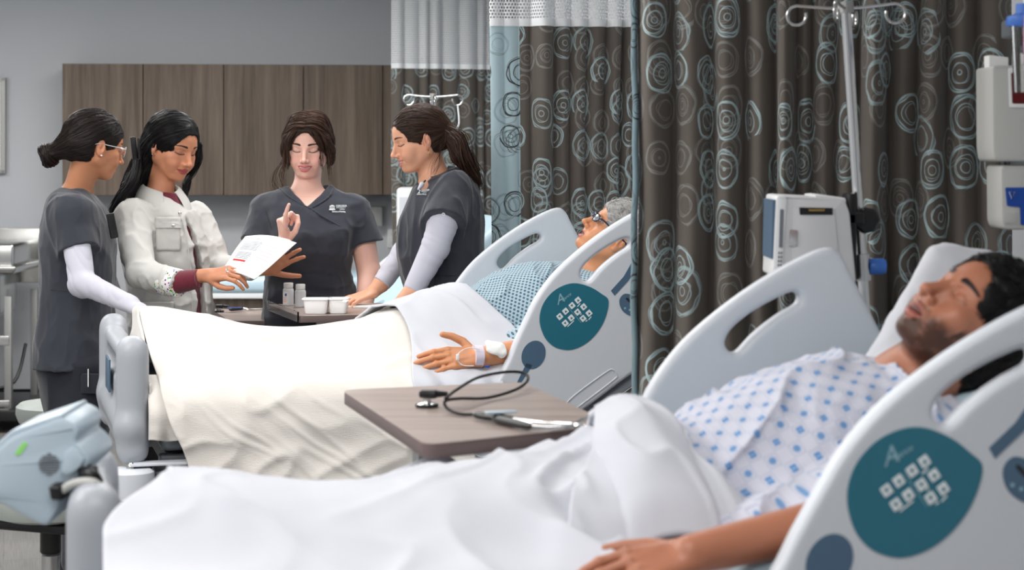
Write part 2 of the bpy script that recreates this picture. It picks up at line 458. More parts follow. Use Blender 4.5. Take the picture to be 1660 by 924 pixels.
# ------------------------------------------------------------------ people: heads
NOSE = V(0, .110, -.038)
def head_sdf(S, fr, p):
    """sculpt a head into S; fr: right/forward/up frame at the middle of the head"""
    w = p.get('w', 1.0); jw = p.get('jaw', 1.0); ch = p.get('chin', 0.0); a = lambda pr, k=.012: S.add(pr, k, fr)
    a(d_ell((0, -.014, .028), (.0725*w, .096, .082)), 0)
    a(d_ell((0, .020, .012), (.060*w, .066, .060)), .02)
    a(d_ell((0, .020, -.034), (.0585*w, .064, .072)), .02)
    a(d_ell((0, .036, -.074), (.0400*jw, .043, .032)), .02)
    for s in (-1, 1):
        a(d_cone((s*.048*jw*w, -.004, -.048), (s*.020, .055, -.094), .017*jw, .013), .022)
        a(d_ell((s*.052*w, .000, -.030), (.016, .030, .034)), .02)
        a(d_ell((s*.042*w, .050, -.026), (.021, .024, .020)), .018)
        a(d_ell((s*.032*w, .056, -.052), (.021*p.get('cheek', 1), .024, .024)), .016)
        a(d_cone((s*.044, .062, .015), (s*.014, .078, .013), .0085, .0095), .014)
    a(d_ell((0, .066+ch, -.094), (.017, .017, .014)), .014)
    a(d_ell((0, .066, -.066), (.026, .021, .023)), .014)
    a(d_ell((0, .050, .038), (.046, .032, .040)), .02)
    a(d_cone((0, .070, -.006), (0, .076, -.044), .013, .017), .012)
    for s in (-1, 1):
        S.sub(d_ell((s*.032, .090, .000), (.016, .013, .0095)), .012, fr)
        a(d_ell((s*.0315, .0665, -.001), (.0138, .0135, .0125)), .004)
        if p.get('eye') == 'open':
            S.sub(d_ell((s*.0315, .0815, -.001), (.011, .006, .0048)), .002, fr)
            a(d_ell((s*.0315, .0655, -.001), (.0130, .0130, .0120)), .001)
        else:
            S.sub(d_chain([(s*.020, .0805, -.004), (s*.0315, .0835, -.0085), (s*.044, .0765, -.005)], [.0009, .0013, .0009]), .002, fr)
            S.sub(d_chain([(s*.020, .0835, .007), (s*.0315, .0840, .0105), (s*.045, .0765, .006)], [.0008, .0015, .0008]), .003, fr)
    nz = p.get('nose', 1.0)
    a(d_cone((0, .083, .006), (0, .097+.006*nz, -.033), .0065, .0078*nz), .010)
    a(d_ell((0, .1025+.003*nz, -.0375), (.0092*nz, .0095, .0085)), .006)
    for s in (-1, 1):
        a(d_ell((s*.0115*nz, .0915, -.0415), (.0066, .0095, .0066)), .006)
        S.sub(d_ell((s*.0068*nz, .099, -.0485), (.0032, .0048, .0035)), .002, fr)
    S.sub(d_cone((0, .094, -.049), (0, .093, -.058), .002, .0022), .004, fr)
    # mouth
    mz = -.0665; mo = p.get('mouth', 'closed'); up = {'closed': .0, 'smile': .006, 'grin': .008, 'open': -.001, 'smirk': .004}[mo]
    mw = .024 if mo in ('closed', 'open') else .0275; yc = .074 if mo != 'open' else .076
    oz = {'closed': 0, 'smile': .0034, 'grin': .0044, 'open': .0060, 'smirk': 0}[mo]
    ul = [(-mw, yc, mz+up), (-.011, .0865, mz+.0040+oz*.6), (0, .0885, mz+.0030+oz*.6), (.011, .0865, mz+.0040+oz*.6), (mw, yc, mz+up)]
    ll = [(-mw, yc-.001, mz+up-.001), (-.012, .0845, mz-.0050-oz), (0, .0865, mz-.0062-oz), (.012, .0845, mz-.0050-oz), (mw, yc-.001, mz+up-.001)]
    lf = p.get('lips', 1.0)
    a(d_chain(ul, [.0018, .0042*lf, .0046*lf, .0042*lf, .0018]), .004)
    a(d_chain(ll, [.0018, .0050*lf, .0058*lf, .0050*lf, .0018]), .004)
    if oz == 0: S.sub(d_chain([(-mw, yc+.004, mz+up), (-.012, .090, mz-.0008), (0, .0925, mz-.0012), (.012, .090, mz-.0008), (mw, yc+.004, mz+up)], [.0010, .0014, .0012, .0014, .0010]), .0025, fr)
    else:
        S.sub(d_chain([(-mw*.85, yc+.006, mz+up*.75), (-.010, .0905, mz-.001), (0, .092, mz-.0012), (.010, .0905, mz-.001), (mw*.85, yc+.006, mz+up*.75)], [.0012, oz*.85, oz, oz*.85, .0012]), .002, fr)
        if mo != 'open': a(d_ell((0, .066, mz+.002), (.020, .0185, .0052)), .0008)
    if mo in ('smile', 'grin', 'smirk'):
        for s in (-1, 1):
            a(d_ell((s*.040, .060, -.044), (.015, .018, .014)), .012)
            S.sub(d_chain([(s*.019, .092, -.046), (s*.030, .083, -.058), (s*.033, .075, -.068)], [.0008, .0016, .0008]), .008, fr)
    # ears
    for s in (-1, 1):
        eF = V(s*.35, -.10, 0); 
        a(d_ellR((s*.0765*w, -.010, -.008), (.0165, .0065, .030), F=(s*.93, -.38, 0), U=(0, -.12, 1)), .004)
        S.sub(d_ellR((s*.0835*w, -.006, -.003), (.0095, .0050, .0185), F=(s*.93, -.38, 0), U=(0, -.12, 1)), .003, fr)
        a(d_ellR((s*.0775*w, -.012, .000), (.006, .0045, .012), F=(s*.93, -.38, 0), U=(0, -.1, 1)), .003)
        a(d_ell((s*.0735*w, .000, -.012), (.004, .005, .006)), .003)
        a(d_ell((s*.0735*w, -.004, -.034), (.0045, .007, .0075)), .004)
    return S

def head_col(q, c, p, skin, lip, brow, blush=(.75, .25, .2), ba=.12):
    """paint skin colours (lips, brows, lashes, flush, stubble) where the head has them. q: local coordinates"""
    x, y, z = q[:, 0], q[:, 1], q[:, 2]; ax = np.abs(x)
    def put(m, col): 
        m = np.clip(m, 0, 1)[:, None]; c[:] = c*(1-m)+np.array(col)*m
    front = (y > .03)
    put(ba*np.exp(-(((ax-.042)/.018)**2+((z+.035)/.018)**2))*front, blush)
    put(ba*.8*np.exp(-((x/.014)**2+((z+.038)/.012)**2))*(y > .085), blush)
    put(ba*.9*sst(.066, .078, ax)*(y < .02)*(np.abs(z+.008) < .04), blush)
    mo = p.get('mouth', 'closed'); mz = -.0665; up = {'closed': .0, 'smile': .006, 'grin': .008, 'open': -.001, 'smirk': .004}[mo]
    oz = {'closed': 0, 'smile': .0034, 'grin': .0044, 'open': .0060, 'smirk': 0}[mo]
    mw = .024 if mo in ('closed', 'open') else .0275; u = np.clip(ax/mw, 0, 1); lf = p.get('lips', 1)
    cz = mz+up*u**1.6; top = cz+(.0080*lf+oz*.8)*(1-u**2)+.0006; bot = cz-(.0118*lf+oz*1.3)*(1-u**2.4)-.0004
    m = sst(-.0010, .0008, top-z)*sst(-.0010, .0008, z-bot)*(ax < mw+.001)*(y > .055)
    put(m*.85, lip)
    if oz > 0:
        ins = sst(0, .0012, (oz*1.0)*(1-u**2)-np.abs(z-(cz-.0012)))*(ax < mw*.9)*(y > .05)*(y < .0885)
        put(ins, (.10, .025, .02))
        if mo != 'open': put(ins*(z > cz-.0022)*(y > .060)*(ax < .019), (.80, .76, .70))
    else: put(np.exp(-((z-cz+.0010)/.0011)**2)*(ax < mw)*(y > .06)*.6, (lip[0]*.35, lip[1]*.3, lip[2]*.3))
    # nostrils
    put(np.exp(-(((ax-.0068)/.003)**2+((z+.0475)/.0028)**2))*(y > .092)*.7, (.08, .03, .02))
    # brows
    bs = p.get('brow', 1.0); t = (ax-.013)/.037; tt = np.clip(t, 0, 1)
    bz = .0195+.0045*np.sin(tt*2.3)-.002*tt; th = .0048*bs*(1-.66*tt)*sst(-.05, .12, t)
    put(sst(1.25, .6, np.abs(z-bz)/np.maximum(th, 1e-4))*(t > -.04)*(t < 1.04)*front*p.get('browa', 1.0), brow)
    # eyes
    ex = (ax-.0315)/.0150; ins = np.abs(ex) < 1; e2 = np.clip(1-ex*ex, 0, 1)
    if p.get('eye') == 'open':
        top = -.001+.0052*e2; bot = -.001-.0046*e2
        m = ins*(z < top)*(z > bot)*(y > .06); put(m.astype(float), (.62, .58, .55))
        put(m*((ax-.0315)**2+(z+.001)**2 < .0052**2), (.06, .035, .02))
        put(np.exp(-((z-top)/.0012)**2)*ins*(y > .055)*.9, (.02, .012, .01)); put(np.exp(-((z-bot)/.001)**2)*ins*(y > .055)*.5, (.08, .04, .03))
    else:
        lz = -.0050-.0040*e2+.0010*ex; la = p.get('lash', 1.0)
        put(np.exp(-((z-lz)/(.0017*la))**2)*(np.abs(ex) < 1.12)*(y > .055)*min(1, .95*la), (.018, .012, .01))
        put(np.exp(-((z+.001)/.0065)**2)*ins*(y > .06)*p.get('lid', .12), (.25, .10, .07))
    if 'beard' in p:
        nz_ = vnoise(q*220)*.25+vnoise(q*60)*.3
        b = sst(-.046, -.072, z-(ax-.02)*.22)*(y > -.015)
        b = np.maximum(b, sst(.050, .060, ax)*sst(-.018, -.045, z)*(y > -.012)*(y < .045))
        must = sst(-.048, -.054, z)*sst(-.064, -.060, z)*(ax < .026)*(y > .06)*.55
        b = np.maximum(b*(1-.9*m*(1 if True else 0)), must)
        b = b*(1-np.exp(-((x/.024)**2+((z+.067)/.012)**2))*(y > .06))
        b = b*sst(-.126, -.106, z)*sst(-.06, -.02, y)
        put(np.clip(b*(1.05+nz_), 0, 1)*.9, p['beard'])
    return c

def hand_sdf(S, fr, curls=None, spread=None, thumb=None, mirror=1, k=.0035, rr=1.0):
    """fr origin at the wrist; +y to the fingers, +x thumb side (times mirror), +z back of the hand"""
    m = mirror; a = lambda pr, kk=.010: S.add(pr, kk, fr)
    curls = curls or [(15, 20, 12)]*4; spread = spread or [8, 2, -4, -11]
    bx = [.0285, .0095, -.0100, -.0275]; by = [.088, .092, .087, .078]; 
    Ls = [(.041, .024, .021), (.045, .028, .022), (.042, .026, .021), (.033, .019, .019)]
    Rr = [(.0088, .0080, .0074, .0062), (.0090, .0082, .0075, .0063), (.0085, .0077, .0071, .0060), (.0076, .0068, .0062, .0053)]
    for i in range(4):
        a(d_cone((m*bx[i]*.55, .004, -.002), (m*bx[i], by[i], -.001), .0145, .0105, flat=(0, 0, 1), fs=.85), .012)
    a(d_cone((m*.018, .025, -.010), (m*.016, .055, -.008), .013, .012), .012)
    for i in range(4):
        c = np.array([m*bx[i], by[i], 0.0]); sp = math.radians(spread[i])*m; d0 = V(math.sin(sp), math.cos(sp), 0); ang = 0; pts = [c]
        for L, cu in zip(Ls[i], curls[i]):
            ang += math.radians(cu); c = c+L*(d0*math.cos(ang)+V(0, 0, -1)*math.sin(ang)); pts.append(c)
        a(d_chain(pts, [r*rr for r in Rr[i]]), k)
        a(d_ell(pts[1]+V(0, 0, .0008), (.0084*rr, .0084*rr, .0082*rr)), .004)
    th = thumb or [(.75, .62, -.25), (.45, .88, -.2), (.30, .93, -.2)]
    c = V(m*.020, .014, -.006); pts = [c]
    for L, d in zip((.044, .034, .028), th):
        d = nrm(V(d[0]*m, d[1], d[2])); c = c+L*d; pts.append(c)
    a(d_chain(pts, [.0135, .0112*rr, .0098*rr, .0080*rr]), .007)
    return S

def limb(S, pts, rad, k=.01, flat=None, fs=1.0):
    for i in range(len(pts)-1):
        S.add(d_cone(pts[i], pts[i+1], rad[i], rad[i+1], flat=flat, fs=fs), k if i else 0.012)
    return S

# ------------------------------------------------------------------ hair strands traced over a hair volume
def sample(D, L, h, p):
    q = (p-L)/h; n = np.array(D.shape)-2; i = np.clip(np.floor(q).astype(int), 0, n); f = np.clip(q-i, 0, 1); o = 0
    for a in (0, 1):
        for b in (0, 1):
            for c in (0, 1):
                w = (f[:, 0] if a else 1-f[:, 0])*(f[:, 1] if b else 1-f[:, 1])*(f[:, 2] if c else 1-f[:, 2])
                o = o+w*D[i[:, 0]+a, i[:, 1]+b, i[:, 2]+c]
    return o
def grad(D, L, h, p):
    g = np.stack([sample(D, L, h, p+e)-sample(D, L, h, p-e) for e in np.eye(3)*h], -1)
    return g/(np.linalg.norm(g, axis=1)[:, None]+1e-9)
def hair_strands(mb, grid, seeds, dirfn, steps=18, step=.008, rad=.0011, lift=.0008, rng=None, stick=1.0, colf=None, wav=0.0):
    D, L, h = grid; rng = rng or np.random.RandomState(3); n = len(seeds)
    p = np.array(seeds, float); path = []; ph = rng.rand(n)*6.28; amp = rng.rand(n)
    lv = lift*(.2+1.2*rng.rand(n))
    for s in range(steps):
        g = grad(D, L, h, p); d = sample(D, L, h, p); p = p-(stick*(d-lv))[:, None]*g
        path.append(p.copy())
        v = dirfn(p, s, g); v = v-g*(v*g).sum(1)[:, None]*stick; v = v/(np.linalg.norm(v, axis=1)[:, None]+1e-9)
        if wav: 
            b = np.cross(v, g); v = v+b*(wav*np.sin(s*1.1+ph)*(.4+amp))[:, None]
        p = p+v*step
    path = np.array(path)   # steps, n, 3
    r0 = rad*(.5+1.0*rng.rand(n)); K = 4
    T = np.gradient(path, axis=0); T /= (np.linalg.norm(T, axis=2)[..., None]+1e-9)
    A = np.cross(T, np.array([.13, .21, .97])); A /= (np.linalg.norm(A, axis=2)[..., None]+1e-9); B = np.cross(T, A)
    prof = np.minimum(1, np.minimum(np.linspace(0, 1, steps)*6+.2, (1-np.linspace(0, 1, steps))*3+.08))
    rr = r0[None, :]*prof[:, None]
    ring = np.stack([path+rr[..., None]*(math.cos(t)*A+math.sin(t)*B) for t in np.arange(K)/K*2*math.pi], 2)   # steps,n,K,3
    vs = ring.transpose(1, 0, 2, 3).reshape(-1, 3)
    base = (np.arange(n)*steps*K)[:, None, None]; i = np.arange(steps-1)[None, :, None]*K; j = np.arange(K)[None, None, :]; j2 = (j+1) % K
    F = np.stack([base+i+j, base+i+j2, base+i+K+j2, base+i+K+j], -1).reshape(-1, 4)
    col = None
    if colf is not None:
        c = colf(rng.rand(n)); col = np.repeat(c, steps*K, axis=0)
    mb.add(vs, F, 0, col); return path
def body_build(name, pieces, material, parent, colf):
    """pieces: list of (verts, faces). one mesh, painted by colf(points)"""
    mb = MB()
    for v, f in pieces: mb.add(v, f, 0, colf(v))
    return mb.build(name, material, parent, vcol=True, angle=180, fixn=False)
def skin_mat(name, rough=.48, sss=.12):
    m = mat(name, rough=rough, spec=.45, vcol=True, sss=sss); g = NT(m)
    tc = g.n('TexCoord'); o = g.noise(tc.outputs['Object'], 900, 3)[0]; g.bump(o, .12, .001)
    return m
def hair_mat(name, rough=.38):
    m = mat(name, rough=rough, spec=.3, vcol=True); return m
# ------------------------------------------------------------------ materials of the place
def wood_mat(name, c1, c2, c3, rough=.5, rot=False, axis='Z', sc=1.0):
    m = mat(name, c1, rough, spec=.35); g = NT(m); tc = g.n('TexCoord'); mp = g.n('Mapping'); g.l(tc.outputs['Object'], mp.inputs[0])
    mp.inputs['Scale'].default_value = {'Z': (14*sc, 14*sc, .55), 'X': (.6, 12*sc, 12*sc), 'Y': (12*sc, .6, 12*sc)}[axis]
    n1 = g.noise(mp.outputs[0], 1.6, 5, .35)[0]; n2 = g.noise(mp.outputs[0], 9, 4, .1)[0]
    f = g.m('ADD', g.m('MULTIPLY', n1, .75), g.m('MULTIPLY', n2, .35))
    g.l(g.ramp(f, [(.33, c2), (.52, c1), (.72, c3)]), g.b.inputs['Base Color']); g.bump(n2, .05, .001); return m
M = {}
M['wall'] = mat('wall_paint', srgb(202, 205, 210), .7, bump=(300, .06))
M['ceil'] = mat('ceiling_tile', srgb(225, 225, 222), .8)
M['wood'] = wood_mat('cabinet_wood', srgb(108, 94, 83), srgb(82, 72, 63), srgb(128, 113, 100))
M['wood_dark'] = mat('dark_gap', srgb(28, 24, 22), .7)
M['laminate'] = wood_mat('table_laminate', srgb(158, 142, 135), srgb(138, 122, 115), srgb(174, 158, 151), .28, axis='X', sc=1.3)
M['laminate_edge'] = mat('table_edge_band', srgb(98, 82, 80), .4)
M['steel'] = mat('brushed_steel', srgb(196, 196, 194), .22, 1.0)
M['steel_dull'] = mat('satin_steel', srgb(168, 168, 166), .45, .85)
M['chrome'] = mat('chrome', srgb(205, 205, 205), .12, 1.0)
M['black'] = mat('black_plastic', srgb(22, 22, 24), .35)
M['rubber'] = mat('black_rubber', srgb(18, 18, 18), .7)
M['white_pl'] = mat('white_plastic', srgb(232, 233, 234), .35)
M['bed_pl'] = mat('bed_shell_plastic', srgb(205, 209, 216), .38, bump=(700, .04))
M['bed_grey'] = mat('bed_grey_plastic', srgb(165, 169, 176), .42)
M['bed_steel'] = mat('bed_frame_paint', srgb(120, 125, 130), .4, .2)
M['dark_metal'] = mat('dark_frame_paint', srgb(44, 46, 50), .5, .2)
M['teal'] = mat('teal_panel', srgb(44, 110, 130), .25)
M['slate'] = mat('slate_inlay', srgb(78, 104, 128), .35)
M['icon'] = mat('icon_white', srgb(225, 232, 235), .4)
M['icon_dim'] = mat('script_pale_teal', srgb(140, 178, 192), .4)
M['beige'] = mat('medical_grey_plastic', srgb(190, 190, 186), .45)
M['pump'] = mat('pump_shell', srgb(206, 206, 208), .4)
M['blue'] = mat('blue_plastic', srgb(66, 118, 205), .35)
M['deepblue'] = mat('deep_blue_plastic', srgb(20, 70, 160), .35)
M['vinyl'] = mat('grey_green_vinyl', srgb(160, 166, 162), .45)
M['monitor'] = mat('pale_blue_grey_plastic', srgb(178, 194, 206), .35)
M['paleblue'] = mat('pale_blue_vinyl', srgb(188, 212, 224), .4)
M['yellow'] = mat('yellow_fabric', srgb(214, 172, 82), .7)
M['red'] = mat('dark_red_window', srgb(96, 16, 18), .2)
M['paper'] = mat('paper', srgb(240, 240, 238), .7)
M['gold'] = mat('gold', srgb(222, 184, 110), .2, 1.0)
M['silver'] = mat('silver', srgb(225, 225, 225), .15, 1.0)
M['pearl'] = mat('pearl', srgb(240, 236, 232), .15)
M['clear'] = mat('clear_plastic', (1, 1, 1), .06, trans=1.0, ior=1.2)
M['frost'] = mat('frosted_bottle_plastic', srgb(236, 240, 243), .35, trans=.25)
M['cup'] = mat('white_thermoformed_plastic', srgb(248, 248, 248), .35)

# floor: grey woven planks
mf = mat('floor_planks', srgb(150, 148, 146), .45, spec=.4); g = NT(mf); tc = g.n('TexCoord'); mp = g.n('Mapping'); g.l(tc.outputs['Object'], mp.inputs[0])
mp.inputs['Rotation'].default_value = (0, 0, -.25); mp2 = g.n('Mapping'); g.l(mp.outputs[0], mp2.inputs[0]); mp2.inputs['Scale'].default_value = (160, 5, 1)
n1 = g.noise(mp2.outputs[0], 1.0, 3, .2)[0]; br = g.n('TexBrick'); g.l(mp.outputs[0], br.inputs['Vector'])
br.inputs['Scale'].default_value = 1.0; br.inputs['Brick Width'].default_value = 1.2; br.inputs['Row Height'].default_value = .18; br.inputs['Mortar Size'].default_value = .0015
br.inputs['Color1'].default_value = (*srgb(122, 120, 118), 1); br.inputs['Color2'].default_value = (*srgb(106, 104, 103), 1); br.inputs['Mortar'].default_value = (*srgb(90, 88, 86), 1)
mrot = g.n('Mapping'); g.l(mp.outputs[0], mrot.inputs[0]); mrot.inputs['Rotation'].default_value = (0, 0, math.pi/2); g.l(mrot.outputs[0], br.inputs['Vector'])
g.l(g.mix(g.m('MULTIPLY', g.m('SUBTRACT', n1, .35, clamp=True), 1.8, clamp=True), br.outputs[0], srgb(142, 140, 137)), g.b.inputs['Base Color']); g.bump(n1, .15, .001)
M['floor'] = mf

def plane_wall(name, a, b, z0, z1, m, inward, th=.12):
    """a wall slab from a to b in plan; the slab's thickness lies outside the room"""
    a, b = V(*a, 0), V(*b, 0); d = nrm(b-a); n = V(-d[1], d[0], 0); n = n if n @ (V(*inward, 0)-a) > 0 else -n
    c = (a+b)/2-n*th/2; c[2] = (z0+z1)/2
    o = MB().box(c, (np.linalg.norm(b-a)/2, th/2, (z1-z0)/2), F=n if False else (n[0], n[1], 0)).build(name, m, smooth=False); return struct(o)
CI = (-1.5, 5)
BL, BR = (-4.3, 12.2-.1005*1.54), (-.155, 12.46)
FR_, FL = (2.7, -1.525), (-4.3, -1.525)
H = 2.7
plane_wall('wall_back', BL, BR, 0, H, M['wall'], CI)
plane_wall('wall_right', BR, FR_, 0, H, M['wall'], CI)
plane_wall('wall_front', FL, FR_, 0, H, M['wall'], CI)
plane_wall('wall_left', FL, BL, 0, H, M['wall'], CI)
struct(MB().box((-.8, 5.5, -.05), (3.8, 7.3, .05)).build('floor', M['floor'], smooth=False))
struct(MB().box((-.8, 5.5, H+.05), (3.8, 7.3, .05)).build('ceiling', M['ceil'], smooth=False))
bd = nrm(V(.995, .1, 0)); bn = V(bd[1], -bd[0], 0)   # along the back wall, and out of it into the room
W0 = V(-2.76, 12.2, 0)
def bw(t, off, z): return W0+bd*t+bn*off+V(0, 0, z)
FB = lambda t, off, z: Fr(bw(t, off, z), np.stack([bd, -bn, V(0, 0, 1)], 1))
struct(MB().box(bw(.55, .008, .05), (2.0, .008, .05), F=-bn).build('baseboard_back', M['black'], smooth=False))

# ---- upper cabinets: five units side by side
cabw = .477
for i, (lab) in enumerate(['brown wood-grain wall cabinet at the left end of the row',
                           'brown wood-grain wall cabinet, second from the left in the row',
                           'brown wood-grain wall cabinet, middle of the row, above the paper being read',
                           'brown wood-grain wall cabinet, fourth from the left, above the woman with centre-parted hair',
                           'brown wood-grain wall cabinet at the right end of the row, partly behind the curtain']):
    t0 = .045+i*cabw; wdt = cabw if i < 4 else .42
    e = empty('wall_cabinet', bw(t0+wdt/2, .17, 1.288), lab, 'cabinet', 'brown wall cabinets')
    MB().box(bw(t0+wdt/2, .165, 1.682), (wdt/2-.001, .160, .394), F=-bn).build('body', M['wood'], e, smooth=False)
    d = MB().box(bw(t0+wdt/2, .338, 1.682), (wdt/2-.003, .010, .392), F=-bn, bev=.0015).build('door', M['wood'], e, smooth=False)
# ---- whiteboard frame at far left
e = empty('whiteboard', bw(-.95, .02, 1.4), 'silver-framed white board on the wall at the left edge of the photo', 'whiteboard')
MB().box(bw(-.95, .015, 1.71), (.60, .012, .27), F=-bn).build('board', M['white_pl'], e, smooth=False)
fm = MB()
for zz in (1.43, 1.99): fm.box(bw(-.95, .022, zz), (.62, .02, .012), F=-bn, bev=.003)
for tt in (-1.55, -.345): fm.box(bw(tt, .022, 1.71), (.014, .02, .29), F=-bn, bev=.003)
fm.build('frame', M['steel_dull'], e, smooth=False)
# ---- glove dispenser and socket between the right pair of women
e = empty('glove_dispenser', bw(2.10, .04, 1.0), 'clear acrylic dispenser on the wall between the two right-hand women', 'dispenser')
MB().box(bw(1.92, .04, 1.17), (.05, .035, .10), F=-bn, bev=.006).build('holder', M['clear'], e)
MB().box(bw(1.92, .04, 1.15), (.04, .026, .06), F=-bn, bev=.006).build('carton', M['paper'], e)
e = empty('wall_socket', bw(2.1, .01, 1.0), 'white double wall socket low on the wall between the two right-hand women', 'socket')
MB().box(bw(2.03, .006, 1.01), (.036, .006, .058), F=-bn, bev=.003).build('plate', M['white_pl'], e)
for dz in (-.026, .026): MB().box(bw(2.03, .0125, 1.01+dz), (.010, .0008, .006), F=-bn).build('outlet', M['beige'], e, smooth=False)

# ---- stainless sink bench at left
def leg(name, c, h, par, m, s=.02): return MB().box((c[0], c[1], h/2+.03), (s, s, h/2-.03), bev=.003).build(name, m, par)
e = empty('sink_bench', bw(-.55, .4, 0), 'stainless steel utility sink bench with splashback, left of the woman with the bun', 'sink')
zf = lambda py, Y: CAMH-(py-HY)/FPX*Y
Ys = 11.3; xr = P(12, 0, Ys)[0]+.10
MB().box((xr-.62, Ys+.05, zf(416, Ys)), (.62, .30, .085), bev=.02).build('basin', M['steel'], e)
MB().box((xr-.60, Ys-.02, zf(458, Ys)+.10), (.64, .36, .014), bev=.008).build('rim', M['steel'], e)
MB().box((xr-.60, Ys+.42, zf(420, Ys)), (.66, .012, .16), bev=.004).build('splashback', M['steel'], e)
for dx in (.03, 1.15):
    for dy in (-.25, .35): leg('leg', (xr-dx, Ys+dy), zf(475, Ys), e, M['steel_dull'])
MB().box((xr-.60, Ys-.26, zf(545, Ys)), (.58, .012, .028), bev=.004).build('front_rail', M['steel'], e)
MB().box((xr-.60, Ys-.26, zf(645, Ys)), (.58, .012, .02), bev=.004).build('lower_rail', M['steel'], e)
MB().box((xr-.60, Ys+.05, .10), (.70, .42, .03), bev=.006).build('plinth', M['black'], e)
MB().tube(smooth_path([(xr-.40, Ys-.1, .12), (xr-.22, Ys-.1, .20), (xr-.05, Ys-.05, .25), (xr-.02, Ys+.1, .45)], 20), .010).build('drain_hose', M['black'], e)
MB().box((xr-.62, Ys+.12, zf(440, Ys)-.12), (.50, .22, .14), bev=.05).build('sink_bowl', M['steel'], e)

# ---- examination bench behind the women
Ye = 10.6
e = empty('examination_bench', P(420, 0, Ye)*V(1, 1, 0), 'wood-sided bench with a pale blue mattress behind the paper sheets', 'bench')
xc = P(420, 0, Ye)[0]; zt = zf(462, Ye)
MB().box((xc+.05, Ye+.3, zt), (.52, .36, .045), bev=.03).build('mattress', M['paleblue'], e)
MB().box((xc+.05, Ye+.3, zt-.055), (.50, .35, .015), bev=.005).build('top_board', M['white_pl'], e)
MB().box((xc+.05, Ye+.32, (zt-.07)/2), (.48, .32, (zt-.07)/2), bev=.004).build('cabinet', M['wood'], e, smooth=False)
for dx in (-.30, .10): MB().box((xc+dx, Ye-.003, (zt-.1)/2), (.003, .003, (zt-.12)/2)).build('door_gap', M['wood_dark'], e, smooth=False)
S = SDF(); S.add(d_box(V(P(440, 0, Ye+.25)[0], Ye+.25, zt+.045+.048), (.16, .12, .045), .035)); S.disp(lambda p: .006*vnoise(p*18))
v, f = S.mesh(.008); tag(MB().add(v, f).build('cushion', M['yellow'], angle=180, fixn=False), 'small mustard yellow cushion on the pale blue bench mattress', 'cushion')

# ---- equipment locker partly hidden behind the ponytailed woman
e = empty('equipment_locker', P(672, 0, 10.9)*V(1, 1, 0), 'tall white rounded equipment locker behind the ponytailed woman', 'locker')
xl = P(643, 0, 10.9)[0]; hz = zf(304, 10.9)
MB().box((xl+.10, 11.02, hz/2+.02), (.10, .14, hz/2-.02), bev=.02).build('body', M['white_pl'], e)
MB().box((xl+.10, 10.876, hz/2+.05), (.085, .006, hz/2-.10), bev=.004).build('door', M['bed_pl'], e)

# ------------------------------------------------------------------ cubicle curtains
def curtain_mat(name, base, ringA, ringB, pitch=.125):
    m = mat(name, base, .8, spec=.2, sheen=.15); g = NT(m); uv = g.n('UVMap').outputs[0]
    col = None
    wv = g.n('TexNoise'); g.l(uv, wv.inputs['Vector']); wv.inputs['Scale'].default_value = 900
    def layer(off, sc, prob, seed):
        mp = g.n('Mapping'); g.l(uv, mp.inputs[0]); mp.inputs['Location'].default_value = (off, off*.63, 0); mp.inputs['Scale'].default_value = (1/sc, 1/sc, 1)
        vo = g.n('TexVoronoi', voronoi_dimensions='2D'); g.l(mp.outputs[0], vo.inputs['Vector']); vo.inputs['Scale'].default_value = 1; vo.inputs['Randomness'].default_value = .42
        d = vo.outputs['Distance']; sep = g.n('SeparateColor'); g.l(vo.outputs['Color'], sep.inputs[0]); r1, r2, r3 = sep.outputs
        n1 = g.noise(mp.outputs[0], 1.7, 1)[0]; n2 = g.noise(g.vm('ADD', mp.outputs[0], (7.3, 2.1, 0)), 1.9, 1)[0]
        d1 = g.m('ADD', d, g.m('MULTIPLY', g.m('SUBTRACT', n1, .5), .20)); d2 = g.m('ADD', d, g.m('MULTIPLY', g.m('SUBTRACT', n2, .5), .24))
        sc_ = g.m('ADD', .85, g.m('MULTIPLY', r1, .30)); d1 = g.m('DIVIDE', d1, sc_); d2 = g.m('DIVIDE', d2, sc_)
        tot = g.band(d1, .372, .408, .006)
        for dd, r, w in ((d2, .345, .030), (d2, .395, .010), (d1, .205, .020), (d2, .185, .014)):
            tot = g.m('MAXIMUM', tot, g.band(dd, r, r+w, .006))
        tot = g.m('MAXIMUM', tot, g.m('MULTIPLY', g.band(d1, .065, .085, .006), g.m('GREATER_THAN', r3, .5)))
        return g.m('MULTIPLY', tot, g.m('LESS_THAN', r2, prob))
    a = layer(.37, pitch, .50, 1); b = layer(1.913, pitch*.97, .55, 2); c_ = layer(3.71, pitch*1.05, .22, 3)
    col = g.mix(g.m('MULTIPLY', b, .75), base, ringB); col = g.mix(g.m('MULTIPLY', c_, .7), col, ringA); col = g.mix(a, col, ringA)
    g.l(col, g.b.inputs['Base Color']); g.bump(wv.outputs[0], .15, .0008)
    return m
M['curt'] = curtain_mat('brown_ring_curtain', srgb(97, 90, 84), srgb(166, 186, 189), srgb(138, 139, 136))
M['curt_rev'] = curtain_mat('pale_blue_ring_curtain', srgb(176, 198, 205), srgb(62, 64, 64), srgb(140, 158, 164))
mn = mat('white_net', srgb(228, 230, 232), .8); g = NT(mn); uv = g.n('UVMap').outputs[0]
sp = g.n('SeparateXYZ'); g.l(uv, sp.inputs[0]); rowf = g.m('DIVIDE', sp.outputs[1], .0125); row = g.m('FLOOR', rowf)
xx = g.m('ADD', g.m('DIVIDE', sp.outputs[0], .0125), g.m('MULTIPLY', g.m('MODULO', row, 2), .5))
fx = g.m('SUBTRACT', g.m('FRACT', xx), .5); fy = g.m('SUBTRACT', g.m('FRACT', rowf), .5)
